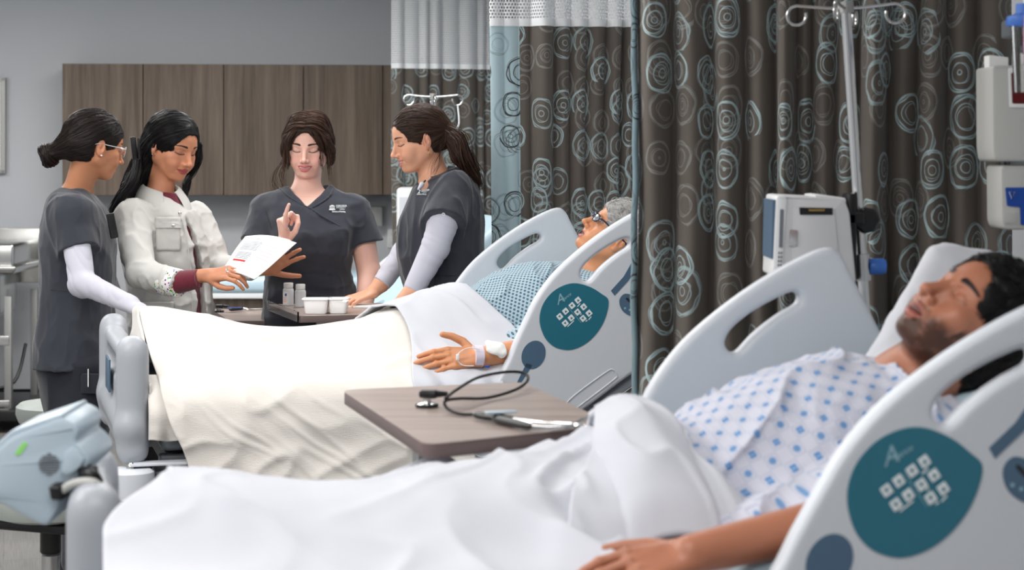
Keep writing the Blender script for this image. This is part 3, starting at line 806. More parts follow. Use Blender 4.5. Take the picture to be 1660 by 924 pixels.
dd = g.m('SQRT', g.m('ADD', g.m('POWER', g.m('ABSOLUTE', fx), 2), g.m('POWER', g.m('ABSOLUTE', fy), 2)))
mr = g.n('MapRange'); g.l(dd, mr.inputs[0]); mr.inputs[1].default_value = .27; mr.inputs[2].default_value = .36
g.l(mr.outputs[0], g.b.inputs['Alpha']); M['net'] = mn
M['hem'] = mat('white_hem', srgb(232, 234, 236), .7)

def curtain(name, a, b, z0, zm, ztop, label, seed, pleat=.06, amp=.045, rev=(), nper=14, hem=True, ratio=.6):
    """a hanging curtain from plan point a to b; rev: spans (in metres of run) showing the pale blue side"""
    rng = np.random.RandomState(seed); a, b = V(*a), V(*b); L = np.linalg.norm(b-a); d = (b-a)/L; n = V(d[1], -d[0])
    if n[1] > 0: n = -n
    ws = []; t = 0
    while t < L:
        w = pleat*(.55+.95*rng.rand()); 
        if t < sum(rev[1:2]) and rev: w = rev[1]*.5
        ws.append(w); t += w
    edges = np.concatenate([[0], np.cumsum(ws)]); edges *= L/edges[-1]
    ts = []; off = []; 
    for i in range(len(edges)-1):
        u = np.linspace(0, 1, nper, endpoint=False); w = edges[i+1]-edges[i]; A = amp*(.5+.7*rng.rand())*min(1, w/pleat+.2)
        if rev and edges[i] < rev[1]: A = .012
        ts.append(edges[i]+u*w); off.append(A*(np.abs(np.sin(math.pi*u))**.75))
    ts = np.append(np.concatenate(ts), L); off = np.append(np.concatenate(off), 0)
    def sheet(zs, shrink=None):
        G = []; U = []
        prev = None
        for z in zs:
            q = (z-z0)/(ztop-z0); amp_ = .75+.45*(1-q); tt = ts+.010*vnoise(np.stack([ts*7, np.full_like(ts, z*1.3), np.full_like(ts, seed)], -1))
            of = off*amp_*(1+.25*vnoise(np.stack([ts*9, np.full_like(ts, z*2.2), np.full_like(ts, seed+5.)], -1)))+.012*vnoise(np.stack([ts*3, np.full_like(ts, z*.9), np.full_like(ts, seed+9.)], -1))
            xy = a[None]+tt[:, None]*d+of[:, None]*n; G.append(np.column_stack([xy, np.full(len(ts), z)]))
        G = np.array(G); m = len(zs)//2; s = np.concatenate([[0], np.cumsum(np.linalg.norm(np.diff(G[m, :, :2], axis=0), axis=1))])
        UV = np.stack([np.broadcast_to(s, G.shape[:2]), G[:, :, 2]], -1); return G, UV
    e = empty(name, (*( (a+b)/2), z0), label, 'curtain')
    G, UV = sheet(np.linspace(z0, zm, 22)); mb = MB(); ks = 0
    if rev:
        ks = int(np.searchsorted(ts, rev[1]))
        mb.grid(G[:, ks-1:]); mb.build('drape', M['curt'], e, uvs=UV[:, ks-1:].reshape(-1, 2)+seed*1.7, angle=180, fixn=False)
        MB().grid(G[:, :ks]).build('pale_panel', M['curt_rev'], e, uvs=UV[:, :ks].reshape(-1, 2)+seed*2.3, angle=180, fixn=False)
    else:
        mb.grid(G); mb.build('drape', M['curt'], e, uvs=UV.reshape(-1, 2)+seed*1.7, angle=180, fixn=False)
    if ztop > zm:
        G, UV = sheet(np.linspace(zm, ztop, 12)); MB().grid(G).build('net_top', M['net'], e, uvs=UV.reshape(-1, 2), angle=180, fixn=False)
        G, UV = sheet(np.linspace(zm-.012, zm+.018, 3)); G[:, :, 0:2] += n*.004; MB().grid(G).build('hem_band', M['hem'], e, angle=180, fixn=False)
    return e, ts, a, d, n
zm = 2.035
pa, pb = P(634, 0, 11.3), P(812, 0, 11.5)
curtain('cubicle_curtain', pa[:2], pb[:2], .35, zm, 2.62, 'brown ring-patterned curtain with a white net top behind the ponytailed woman', 3, pleat=.075, amp=.05)
# the second curtain: pale blue return at its left end
pa, pb = P(797, 0, 7.5), P(1060, 0, 7.62)
curtain('cubicle_curtain', pa[:2], pb[:2], .35, zm, 2.62, 'brown curtain with a wide pale blue edge panel hanging behind the grey-haired patient manikin', 5, pleat=.062, amp=.055, rev=(0, .112))
pa, pb = P(1030, 0, 5.15), P(1645, 0, 4.95)
ec, ts_, a_, d_, n_ = curtain('cubicle_curtain', pa[:2], pb[:2], .35, zm, 2.62, 'large brown ring-patterned curtain nearest the camera, behind the infusion pump', 8, pleat=.074, amp=.085)
# its turned pale edge
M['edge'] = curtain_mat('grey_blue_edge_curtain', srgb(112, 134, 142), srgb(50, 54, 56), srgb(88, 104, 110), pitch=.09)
Gs = []; 
for z in np.linspace(.35, zm, 60):
    w = .0025*math.sin(z*9)+.0015*math.sin(z*31); base = V(*(a_), z)
    Gs.append([base+V(-.012+w, -.03, 0), base+V(-.010+w*1.2, -.050, 0), base+V(-.002+w, -.056, 0), base+V(.004+w, -.045, 0), base+V(.004, -.02, 0), base])
Gs = np.array(Gs); uvs = np.stack(np.broadcast_arrays(np.arange(6)[None, :]*.012, Gs[:, :, 2]), -1).reshape(-1, 2)
MB().grid(Gs).build('pale_edge', M['edge'], ec, uvs=uvs+3.1, angle=180, fixn=False)
# ceiling tracks
for (p0, p1, lb) in ((P(560, 0, 11.27), P(812, 0, 11.5), 'aluminium curtain track over the farthest curtain'), (P(790, 0, 7.5), P(1100, 0, 7.62), 'aluminium curtain track over the middle curtain'), (P(1020, 0, 5.15), P(1700, 0, 4.93), 'aluminium curtain track over the nearest curtain')):
    c = (p0+p1)/2; dd_ = p1-p0; dd_[2] = 0
    tag(MB().box((c[0], c[1]-.02, 2.66), (np.linalg.norm(dd_)/2, .012, .04), F=(-dd_[1], dd_[0], 0)).build('curtain_track', M['steel_dull'], smooth=False), lb, 'curtain track')
# ------------------------------------------------------------------ hospital beds
def bed_frame(O, deg, dz=0.0):
    a = math.radians(deg); return Fr((O[0], O[1], dz), np.array([[math.cos(a), -math.sin(a), 0], [math.sin(a), math.cos(a), 0], [0, 0, 1]]))
BN = bed_frame((.647, 3.07), 12); BF = bed_frame((.212, 6.0), 15)
def on_plane(fr, px, py, y):
    """the point of the vertical plane local y = const that the picture shows at px, py, as local (s, z)"""
    D = V((px-CX)/FPX, 1, -(py-HY)/FPX); o = V(0, 0, CAMH)-fr.o; n = fr.R[:, 1]
    t = (y-o @ n)/(D @ n); q = fr.loc(V(0, 0, CAMH)+t*D); return q[0], q[2]
RAIL = [(-.47, .64), (-.44, .69), (-.33, .79), (-.250, .905), (-.215, .975), (-.180, 1.04), (-.145, 1.10), (-.090, 1.165), (-.022, 1.222), (.06, 1.278), (.145, 1.325), (.215, 1.352), (.245, 1.340), (.268, 1.300), (.34, 1.165), (.415, 1.03), (.43, 1.00), (.40, .985), (.145, .850), (.012, .768), (-.145, .680), (-.262, .606), (-.31, .590), (-.40, .60)]
SLOT = [(-.004, 1.160), (.008, 1.186), (.040, 1.213), (.075, 1.234), (.110, 1.251), (.140, 1.262), (.156, 1.256), (.152, 1.238), (.118, 1.219), (.085, 1.197), (.055, 1.173), (.026, 1.144), (.008, 1.142)]
LENS = [(-.106, .957), (-.128, .985), (-.140, 1.030), (-.130, 1.075), (-.100, 1.112), (-.060, 1.133), (-.020, 1.137), (.025, 1.122), (.058, 1.100), (.078, 1.082), (.075, 1.050), (.058, 1.010), (.030, .975), (-.005, .950), (-.045, .938), (-.080, .943)]
def side_rail(par, fr, y, out, flip, adj=(0, 0, 0), detail=True, panel=True):
    """out=-1: the outer face looks to -y; adj: shift s, z and turn about the slot"""
    ds, dz, ang = adj; ca, sa = math.cos(math.radians(ang)), math.sin(math.radians(ang))
    def T(p): p = np.asarray(p, float); q = np.column_stack([p[:, 0], p[:, 1]-1.16]); return np.column_stack([q[:, 0]*ca-q[:, 1]*sa+ds, q[:, 0]*sa+q[:, 1]*ca+1.16+dz])
    fr2 = Fr(fr.w((0, y, 0)), fr.R)
    R_ = smooth_path(T(RAIL), 96, True); Sr = SDF(); Sr.add(d_poly([R_, smooth_path(T(SLOT), 52, True)], .021, .0115, (R_[:, 0].min(), -.021, R_[:, 1].min()), (R_[:, 0].max(), .021, R_[:, 1].max())))
    v_, f_ = Sr.mesh(.0042 if panel and out < 0 else .006); v_ = smooth_mesh(v_, f_, 1, .4); v_[:, 1] += .021
    o = MB().add(fr2.ws(v_), f_).build('side_rail', M['bed_pl'], par, angle=180, fixn=False)
    o['label'] = 'near side rail with a teal control panel' if out < 0 else 'far side rail'
    fy = (lambda d: -d) if out < 0 else (lambda d: .042+d)
    def plate(name, poly, m, d0, d1, bev=.0, parent=o, col=None, sm=True):
        y0, y1 = sorted((fy(d0), fy(d1))); f3 = Fr(fr.w((0, y+y0, 0)), fr.R)
        return MB().prism(T(poly), y1-y0, f3, bev=bev).build(name, m, parent, smooth=sm)
    if not panel: return o
    # outer face: lens panel with keys
    pl = plate('control_panel', smooth_path(LENS, 80, True), M['teal'], -.004, .0012)
    rim = smooth_path(LENS, 80, True); c = rim.mean(0)
    if detail:
        # keys, read from the picture on the near rail
        def k2(px, py): 
            s_, z_ = on_plane(BF, px, py, 0); return V(s_, z_-.017)
        u = nrm(k2(930, 500)-k2(916, 511)); 
        keys = [(282, 600), (395, 505), (380, 730), (495, 635), (520, 405), (635, 310), (618, 533), (735, 438), (715, 655), (832, 562)]
        # build in a canonical frame, then the rail's own turn places it
        uu = V(math.cos(math.radians(37)), math.sin(math.radians(37))); vv = V(-uu[1], uu[0]); hh = .0082
        for i, (zx, zy) in enumerate(keys):
            c = k2(880+zx/11.55, 460+zy/11.55)
            sq = round_poly([c+uu*a*hh+vv*b*hh for a, b in ((-1, -1), (1, -1), (1, 1), (-1, 1))], .0015, 3)
            b_ = plate('key', sq, M['icon'], .0010, .0022, parent=pl, sm=False)
            up = (i % 2 == 1); t = [(-.5, -.42), (.5, -.42), (0, .5)]; q = [c+uu*a*hh*1.0+vv*b*hh*(1 if up else -1) for a, b in t]
            # arrow mark, part of the key's face
            y0, y1 = sorted((fy(.0021), fy(.0026))); f3 = Fr(fr.w((0, y+y0, 0)), fr.R)
            MB().prism(T(q if up else q[::-1]), y1-y0, f3).build('arrow', M['teal'], pl, smooth=False)
        for (zx0, zy0, zx1, zy1) in ((420, 795, 545, 690), (620, 430, 675, 370), (670, 585, 690, 560), (765, 715, 795, 690), (820, 685, 872, 625), (445, 430, 678, 735)):
            a_ = k2(880+zx0/11.55, 460+zy0/11.55); b_ = k2(880+zx1/11.55, 460+zy1/11.55); d = nrm(b_-a_); nn = V(-d[1], d[0])*(.0012 if zx0 != 445 else .0005)
            plate('key_mark', [a_-nn, b_-nn, b_+nn, a_+nn], M['icon'] if zx0 != 445 else M['icon_dim'], .0010, .0018, parent=pl, sm=False)
        # script logo "A"
        t = bpy.data.curves.new('script_logo', 'FONT'); t.body = 'A'; t.size = .040; t.shear = .35; t.extrude = .0004
        lo = bpy.data.objects.new('script_logo', t); COL.objects.link(lo)
        t2 = bpy.data.curves.new('script_logo', 'FONT'); t2.body = 'lliance'; t2.size = .014; t2.shear = .35; t2.extrude = .0003
        lo2 = bpy.data.objects.new('script_logo', t2); COL.objects.link(lo2)
        bs = k2(880+250/11.55, 460+385/11.55); bs2 = k2(880+345/11.55, 460+325/11.55)
        for ob, cc, dg in ((lo, bs, 24+ang), (lo2, bs2, 33+ang)):
            cc = T([cc])[0]; th = math.radians(dg)
            X = fr.R[:, 0]*math.cos(th)+V(0, 0, 1)*math.sin(th); Yv = -fr.R[:, 0]*math.sin(th)+V(0, 0, 1)*math.cos(th); Zv = -fr.R[:, 1] if out < 0 else fr.R[:, 1]
            wpos = fr.w((cc[0], y+fy(.0016), cc[1])); Mx = Matrix.Identity(4)
            for i in range(3): Mx[i][0] = X[i]; Mx[i][1] = Yv[i]; Mx[i][2] = Zv[i]; Mx[i][3] = wpos[i]
            text_mesh(ob, Mx, M['icon_dim'], pl)
    # slate inlays
    el = lambda cs, cz, a, b, rot: [(cs+a*math.cos(t)*math.cos(rot)-b*math.sin(t)*math.sin(rot), cz+a*math.cos(t)*math.sin(rot)+b*math.sin(t)*math.cos(rot)) for t in np.linspace(0, 2*math.pi, 32, endpoint=False)]
    plate('oval_inlay', el(-.163, .931, .036, .044, -.5), M['slate'], -.004, .0010)
    plate('strip_inlay', [(-.222, .845), (-.204, .852), (-.168, .900), (-.186, .908)], M['slate'], -.004, .0010)
    plate('strip_inlay', [(.088, 1.108), (.099, 1.092), (.145, 1.135), (.180, 1.18), (.20, 1.22), (.19, 1.232), (.165, 1.20), (.13, 1.148)], M['slate'], -.004, .0010)
    ag = smooth_path([(.113, 1.075), (.128, 1.095), (.152, 1.092), (.170, 1.080), (.20, 1.078), (.232, 1.085), (.240, 1.06), (.225, 1.035), (.19, 1.022), (.15, 1.026), (.122, 1.045)], 44, True)
    gz = plate('angle_gauge', ag, M['slate'], -.004, .0010)
    for k in range(7):
        t = k/6; c = V(.130+.09*t, 1.052-.012*math.sin(t*3.1)); plate('gauge_mark', [c+V(-.003, -.003), c+V(.003, -.003), c+V(.003, .003), c+V(-.003, .003)], M['icon_dim'], .0009, .0014, parent=gz, sm=False)
    plate('gauge_slot', smooth_path([(.135, 1.078), (.16, 1.058), (.20, 1.052), (.222, 1.058), (.222, 1.063), (.20, 1.059), (.163, 1.066), (.140, 1.083)], 32, True), M['dark_metal'], .0009, .0014, parent=gz)
    # pressed outline low on the shell
    pr = T(smooth_path([(-.065, .760), (-.055, .790), (.06, .862), (.085, .868), (.095, .852), (.085, .838), (-.03, .765), (-.055, .752)], 40, True))
    MB().tube([fr.w((a, y+fy(.0002), b)) for a, b in pr], .0022, 6, closed=True).build('pressed_outline', M['bed_pl'], o)
    pr = T(el(-.33, .668, .035, .030, 0)); MB().tube([fr.w((a, y+fy(.0002), b)) for a, b in pr], .003, 6, closed=True).build('pressed_outline', M['bed_pl'], o)
    return o

def footboard(par, fr, s, y0, y1, ztop, zbot, low=.03, thick=.085):
    """a moulded footboard: two raised corner grips and a dip between"""
    S = SDF(); w = (y1-y0); c = (y0+y1)/2
    S.add(d_box((s, c, (ztop-.03+zbot)/2), (thick*.38, w/2, (ztop-.03-zbot)/2), .03), 0, fr)
    for yy in (y0+.055, y1-.055): S.add(d_box((s, yy, (ztop+zbot)/2), (thick/2, .055, (ztop-zbot)/2), .038), .03, fr)
    S.sub(d_box((s, c, ztop-.02), (.2, w/2-.17, .018), .015), .015, fr)
    S.sub(d_box((s, c, ztop-.11), (.2, w/2-.20, .028), .025), .012, fr)
    S.add(d_cone((s-.01, y0+.02, zbot+.10), (s-.01, y1-.02, zbot+.10), .04, .04), .03, fr)
    v, f = S.mesh(.008); v = smooth_mesh(v, f, 1)
    o = MB().add(v, f).build('footboard', M['bed_grey'], par, angle=180, fixn=False)
    MB().box(fr.w((s-thick*.5-.001, c, (ztop+zbot)/2+.03)), (.08, .003, .05), F=-fr.R[:, 0], bev=.0025).build('label_plate', M['slate'], o)
    return o
def caster(par, fr, s, y):
    e = empty('caster', fr.w((s, y, 0))); attach(e, par)
    f2 = Fr(fr.w((s, y-.02, .065)), np.stack([fr.R[:, 0], V(0, 0, 1), -fr.R[:, 1]], 1))
    MB().lathe([(.02, -.02), (.058, -.02), (.065, -.012), (.065, .012), (.058, .02), (.02, .02)], f2).build('wheel', M['rubber'], e)
    MB().box(fr.w((s, y-.02, .11)), (.035, .032, .045), F=fr.R[:, 1], bev=.01).build('fork', M['bed_grey'], e)
    return e
def hospital_bed(fr, label, mz, sfoot, fb, rails=((0, -1, (0, 0, 0)), (.97, 1, (0, 0, 0))), head_ang=42, shead=.78, hinge=-.42, name='hospital_bed', mcol=None):
    e = empty(name, fr.w((-.3, .5, 0)), label, 'bed')
    # mattress: flat section and raised back
    h = .075; y0, y1 = .07, .90
    def slab(nm, s0, z0, s1, z1, th, w0, w1, m, r=.03):
        a, b = V(s0, 0, z0), V(s1, 0, z1); d = nrm(b-a); n = V(-d[2], 0, d[0]); L = np.linalg.norm(b-a)
        R = fr.R @ np.stack([d, V(0, 1, 0), n], 1); f2 = Fr(fr.w((a+b)/2+V(0, (w0+w1)/2, 0)-n*th/2), R)
        S = SDF(); S.add(d_box((0, 0, 0), (L/2+.02, (w1-w0)/2, th/2), r), 0, f2); v, f = S.mesh(.014)
        return MB().add(v, f).build(nm, m, e, angle=180, fixn=False)
    mm = M['paleblue']
    slab('mattress', sfoot+.09, mz, hinge, mz, .13, y0, y1, mm)
    Lh = .98; ca, sa = math.cos(math.radians(head_ang)), math.sin(math.radians(head_ang))
    slab('mattress_back', hinge, mz, hinge+Lh*ca, mz+Lh*sa, .13, y0, y1, mm)
    slab('back_panel', hinge, mz-.14, hinge+Lh*ca+.09*sa, mz-.13+Lh*sa-.08*ca, .035, y0+.02, y1-.02, M['bed_pl'], .012)
    slab('deck', sfoot+.09, mz-.135, hinge+.1, mz-.135, .04, y0+.0, y1-.0, M['bed_steel'], .01)
    # frame
    for yy in (.13, .84): MB().box(fr.w((-.30, yy, mz-.23)), (.95, .025, .04), F=fr.R[:, 1], bev=.008).build('side_beam', M['bed_steel'], e)
    MB().box(fr.w((sfoot+.16, .48, mz-.23)), (.06, .33, .03), F=fr.R[:, 1], bev=.008).build('cross_beam', M['dark_metal'], e)
    for ss in (sfoot+.55, .25):
        for yy in (.25, .72): MB().tube([fr.w((ss, yy, .24)), fr.w((ss+.22, yy, mz-.24))], .03, 10).build('lift_arm', M['dark_metal'], e)
    MB().box(fr.w((-.35, .48, .20)), (.80, .34, .05), F=fr.R[:, 1], bev=.03).build('base_frame', M['bed_grey'], e)
    for ss in (sfoot+.22, .42):
        for yy in (.16, .82): caster(e, fr, ss, yy)
    footboard(e, fr, *fb)
    # corner bumper and bracket at the foot
    if name == 'hospital_bed':
        zb = fb[4]-.055; f2 = Fr(fr.w((sfoot-.02, fb[1]-.015, zb)), fr.R)
        MB().lathe([(.02, -.045), (.055, -.045), (.066, -.036), (.068, 0), (.066, .036), (.055, .045), (.02, .045)], f2, 28).build('bumper_roller', M['bed_pl'], e)
        MB().lathe([(.012, .045), (.012, .055), (.006, .062)], f2, 12).build('roller_bolt', M['steel'], e)
        MB().box(fr.w((sfoot+.09, fb[1], zb+.055)), (.11, .030, .004), F=fr.R[:, 1], bev=.002).build('bracket', M['bed_pl'], e)
        MB().box(fr.w((sfoot+.19, fb[1], zb-.02)), (.006, .03, .075), F=fr.R[:, 1], bev=.002).build('bracket', M['bed_steel'], e)
        MB().tube(smooth_path([fr.w((sfoot+.09, fb[1]-.03, zb+.045)), fr.w((sfoot+.12, fb[1]-.03, zb+.02)), fr.w((sfoot+.12, fb[1]-.03, zb-.05)), fr.w((sfoot+.09, fb[1]-.03, zb-.06))], 14), .008, 8).build('hook', M['bed_steel'], e)
        MB().box(fr.w((sfoot+.17, fb[1]+.06, zb-.02)), (.12, .05, .05), F=fr.R[:, 1], bev=.006).build('end_housing', M['bed_steel'], e)
        MB().box(fr.w((sfoot+.15, fb[1]+.12, zb-.13)), (.13, .08, .05), F=fr.R[:, 1], bev=.01).build('end_housing', M['dark_metal'], e)
    for y, out, adj in rails: side_rail(e, fr, y, out, False, adj, panel=True, detail=(out < 0) or True)
    # latch under the rail
    if name == 'hospital_bed':
        c = fr.w((.135, .06, .79)); d = nrm(fr.R[:, 0]*.85+V(0, 0, .55)); n = np.cross(fr.R[:, 1], d)
        MB().box(c, (.085, .03, .040), F=-fr.R[:, 1], U=-n if n[2] < 0 else n, bev=.012).build('latch_housing', M['bed_grey'], e)
        MB().box(c-fr.R[:, 1]*.030, (.060, .006, .022), F=-fr.R[:, 1], U=-n if n[2] < 0 else n, bev=.005).build('latch', M['chrome'], e)
        MB().box(fr.w((.05, .09, .70)), (.28, .03, .03), F=-fr.R[:, 1], U=-n if n[2] < 0 else n, bev=.01).build('rail_arm', M['dark_metal'], e)
    return e
bed_far = hospital_bed(BF, 'hospital bed under the cream blanket, between the four women and the brown table top', .86, -1.32, (-1.33, .02, .95, 1.02, .66), rails=((0, -1, (.0, .018, 2.5)), (1.0, 1, (0, 0, 0))), head_ang=24)
bed_near = hospital_bed(BN, 'hospital bed nearest the camera, holding the bearded patient manikin', .84, -1.22, (-1.262, .45, .965, 1.0, .55), rails=((-.02, -1, (0, -.01, -3.0)), (1.0, 1, (0, 0, 0))), head_ang=24, name='hospital_bed')
# third bed, glimpsed between the two right-hand women
B3 = bed_frame((-.33, 8.95), 15)
bed3 = hospital_bed(B3, 'third hospital bed glimpsed far behind the ponytailed woman', .62, -.62, (-.66, .05, .90, .74, .42), rails=((1.0, 1, (0, -.19, 0)),), head_ang=40, name='hospital_bed')
# ------------------------------------------------------------------ overbed tables
def overbed_table(name, corners, z, label, leg_at, base_dir, th=.022, lam=None, r=.05, edge=None):
    e = empty(name, (leg_at[0], leg_at[1], 0), label, 'table')
    poly = round_poly([(c[0], c[1]) for c in corners], r, 8)
    fr = Fr((0, 0, z), np.stack([V(1, 0, 0), V(0, 0, -1), V(0, 1, 0)], 1))   # local x->x, local z->y, thickness down
    MB().prism(poly, .0012, fr).build('table_top', M['laminate'], e, smooth=False)
    f2 = Fr((0, 0, z-.0012), fr.R); MB().prism(poly, th, f2, bev=.003).build('table_core', M['laminate_edge'], e)
    MB().box((leg_at[0], leg_at[1], z/2-.01), (.032, .022, z/2-.035), F=base_dir, bev=.005).build('column', M['steel_dull'], e)
    MB().box((leg_at[0], leg_at[1], .10), (.042, .032, .05), F=base_dir, bev=.006).build('column_sleeve', M['chrome'], e)
    d = nrm(V(*base_dir[:2], 0)); s = V(-d[1], d[0], 0); c = V(leg_at[0], leg_at[1], .055)
    MB().box(c+s*0, (.34, .03, .018), F=d, bev=.006).build('base_bar', M['steel_dull'], e)
    for k in (-1, 1):
        MB().box(c+s*.31*k+d*.22, (.022, .24, .016), F=d, bev=.006).build('base_foot', M['steel_dull'], e)
        for q in (.02, .42):
            f3 = Fr(c+s*.31*k+d*q+V(0, 0, -.030), np.stack([d, V(0, 0, 1), np.cross(d, V(0, 0, 1))], 1)); MB().lathe([(.008, -.012), (.024, -.012), (.024, .012), (.008, .012)], f3, 18).build('caster', M['rubber'], e)
    MB().box((leg_at[0], leg_at[1], z-th-.012), (.06, .05, .010), F=base_dir, bev=.003).build('bracket', M['steel_dull'], e)
    return e
ZT = 1.035
cn = [PZ(553, 632, ZT), PZ(690, 721, ZT), PZ(996, 688, ZT), PZ(848, 619, ZT)]
t1 = overbed_table('overbed_table', cn, ZT, 'brown laminate overbed table in the foreground, a stethoscope lying on it', (P(696, 0, 4.12)[0], 4.12), (-.3, 1, 0), th=.026, r=.045)
Z2 = .972
cn2 = [PZ(436, 493, Z2), PZ(486, 512, Z2), PZ(652, 509, Z2), PZ(622, 491, Z2)]
t2 = overbed_table('overbed_table', cn2, Z2, 'overbed table behind the cream blanket, white bottles and trays on it', (P(528, 0, 7.35)[0], 7.36), (.2, 1, 0), th=.024, r=.012)
a_, b_ = cn2[0], cn2[1]; d = nrm(b_-a_)
MB().box((a_+b_)/2+V(-.006, 0, -.004), (.003, np.linalg.norm(b_-a_)/2, .018), F=d).build('clear_edge_guard', M['clear'], t2, smooth=False)
Z3 = .90
cn3 = [PZ(343, 501, Z3), PZ(372, 520, Z3), PZ(500, 520, Z3), PZ(470, 499, Z3)]
t3 = overbed_table('overbed_table', cn3, Z3, 'small overbed table behind the white-jacketed woman, another stethoscope on it', (P(410, 0, 7.9)[0], 7.92), (.1, 1, 0), th=.022, r=.03)

# ---- stethoscopes
def stethoscope(name, label, chest, loop, body, tubes, z, sc=1.0, cat='stethoscope'):
    e = empty(name, (*body[0][0][:2], z), label, cat)
    c = chest
    MB().lathe([(.001, 0), (.021*sc, 0), (.022*sc, .004), (.020*sc, .007), (.010*sc, .009), (.008*sc, .013), (.009*sc, .018), (.001, .018)], Fr((c[0], c[1], z)), 28, caps=False).build('chest_piece', M['chrome'], e)
    MB().lathe([(.0225*sc, .0), (.0235*sc, .003), (.0225*sc, .006)], Fr((c[0], c[1], z)), 28, caps=False).build('diaphragm_rim', M['rubber'], e)
    hb = MB(); hb.box((c[0]+.004, c[1], z+.026*sc), (.019*sc, .012*sc, .0085*sc), F=(.2, 1, 0), bev=.006); hb.tube([(c[0]+.018*sc, c[1], z+.026*sc), (c[0]+.042*sc, c[1]+.002, z+.026*sc)], [.008*sc, .0045*sc], 10); hb.build('electronic_head', M['black'], e)
    MB().tube(smooth_path(loop, 60), .0032*sc, 8).build('tubing', M['rubber'], e)
    for i, (a, b) in enumerate(body):
        mb = MB(); n = 12; t = np.linspace(0, 1, n); pts = np.array([lerp(V(*a), V(*b), q) for q in t]); mb.tube(pts, .011*sc*np.minimum(1, np.minimum(t*5+.45, (1-t)*5+.45)), 12, flat=.7); mb.build('control_body', M['black'], e)
    for tb in tubes: MB().tube(smooth_path(tb, 24), .0042*sc, 8).build('ear_tube', M['silver'], e)
    for tb in tubes:
        p = V(*tb[-1]); q = V(*tb[-2]); d = nrm(p-q); MB().tube([p, p+d*.006, p+d*.014], [.0045*sc, .0075*sc, .004*sc], 10).build('ear_tip', M['black'], e)
    return e
zt = ZT+.0005; T_ = lambda px, py, h=0.0: (lambda q: V(q[0], q[1], ZT+h))(PZ(px, py+0.0, ZT+h))
st = stethoscope('stethoscope', 'black electronic stethoscope with a looped tube, lying on the foreground table', T_(692, 660), 
   [T_(722, 646, .027), T_(740, 632, .03), T_(775, 612, .035), T_(820, 603, .035), T_(850, 605, .03), T_(855, 617, .02), T_(835, 632, .012), T_(790, 645, .008), T_(745, 646, .02), T_(722, 650, .022), T_(725, 662, .01), T_(745, 671, .005), T_(772, 672, .006)],
   [(T_(768, 672, .010), T_(835, 680, .010)), (T_(800, 678, .010), T_(862, 692, .010))],
   [[T_(832, 680, .010), T_(870, 686, .008), T_(905, 688, .007), T_(940, 690, .008), T_(957, 694, .008)], [T_(862, 692, .010), T_(890, 694, .007), T_(925, 690, .008), T_(945, 681, .012), T_(962, 672, .018)]], zt)
MB().box(T_(812, 668, .021), (.030, .010, .002), F=(-.3, 1, 0), bev=.001).build('display', M['monitor'], st)
T3 = lambda px, py, h=0.0: (lambda q: V(q[0], q[1], Z3+h))(PZ(px, py, Z3+h))
st3 = stethoscope('stethoscope', 'stethoscope on the small table behind the white-jacketed woman', T3(355, 506), [T3(357, 505, .02), T3(352, 500, .01), T3(362, 498, .006), T3(380, 500, .006)],
   [(T3(372, 502, .010), T3(394, 500, .010))], [[T3(394, 500, .010), T3(405, 502, .006), T3(425, 501, .006)]], Z3+.0005, sc=.9)
MB().box(T3(380, 499, .020), (.03, .008, .0015), F=(.1, 1, 0), bev=.001).build('display', M['deepblue'], st3)

# ---- bottles, cup trays, booklet on the far table
T2 = lambda px, py, h=0.0: (lambda q: V(q[0], q[1], Z2+h))(PZ(px, py, Z2+h))
def bottle(p, label, with_label, s=1.0):
    e = empty('medicine_bottle', p, label, 'bottle', 'white bottles on the overbed table')
    f = Fr(p, frameFU((-.2, -1, 0), (0, 0, 1)), s)
    MB().lathe([(.001, .0005), (.018, .0005), (.0205, .003), (.0205, .058), (.0185, .064), (.0150, .067), (.0150, .069)], f, 28, caps=False).build('bottle_body', M['frost'], e)
    cp = MB().lathe([(.0168, .067), (.0178, .068), (.0178, .084), (.0165, .086), (.001, .0862)], f, 28, caps=False).build('cap', M['white_pl'], e)
    if with_label:
        g_ = []; 
        for z in (.010, .052): g_.append([f.w((.0208*math.sin(a), .0208*math.cos(a), z)) for a in np.linspace(-.15, 1.1, 12)])
        lb = MB().grid(np.array(g_)).build('bottle_label', M['paper'], e, angle=180)
        g_ = [[f.w((.0210*math.sin(a), .0210*math.cos(a), z)) for a in np.linspace(.0, .35, 5)] for z in (.037, .047)]
        MB().grid(np.array(g_)).build('blue_logo', M['deepblue'], lb, angle=180)
        for z in (.015, .020, .025, .031):
            g_ = [[f.w((.0210*math.sin(a), .0210*math.cos(a), z+dz)) for a in np.linspace(0, .95, 8)] for dz in (0, .002)]
            MB().grid(np.array(g_)).build('text_line', mat('pink_print', srgb(226, 150, 140), .6), lb, angle=180)
    return e
bottle(T2(467.5, 495.5), 'white medicine bottle with a small printed label, left of the two bottles', True)
bottle(T2(487, 498), 'plain white medicine bottle without a label, right of the two bottles', False)
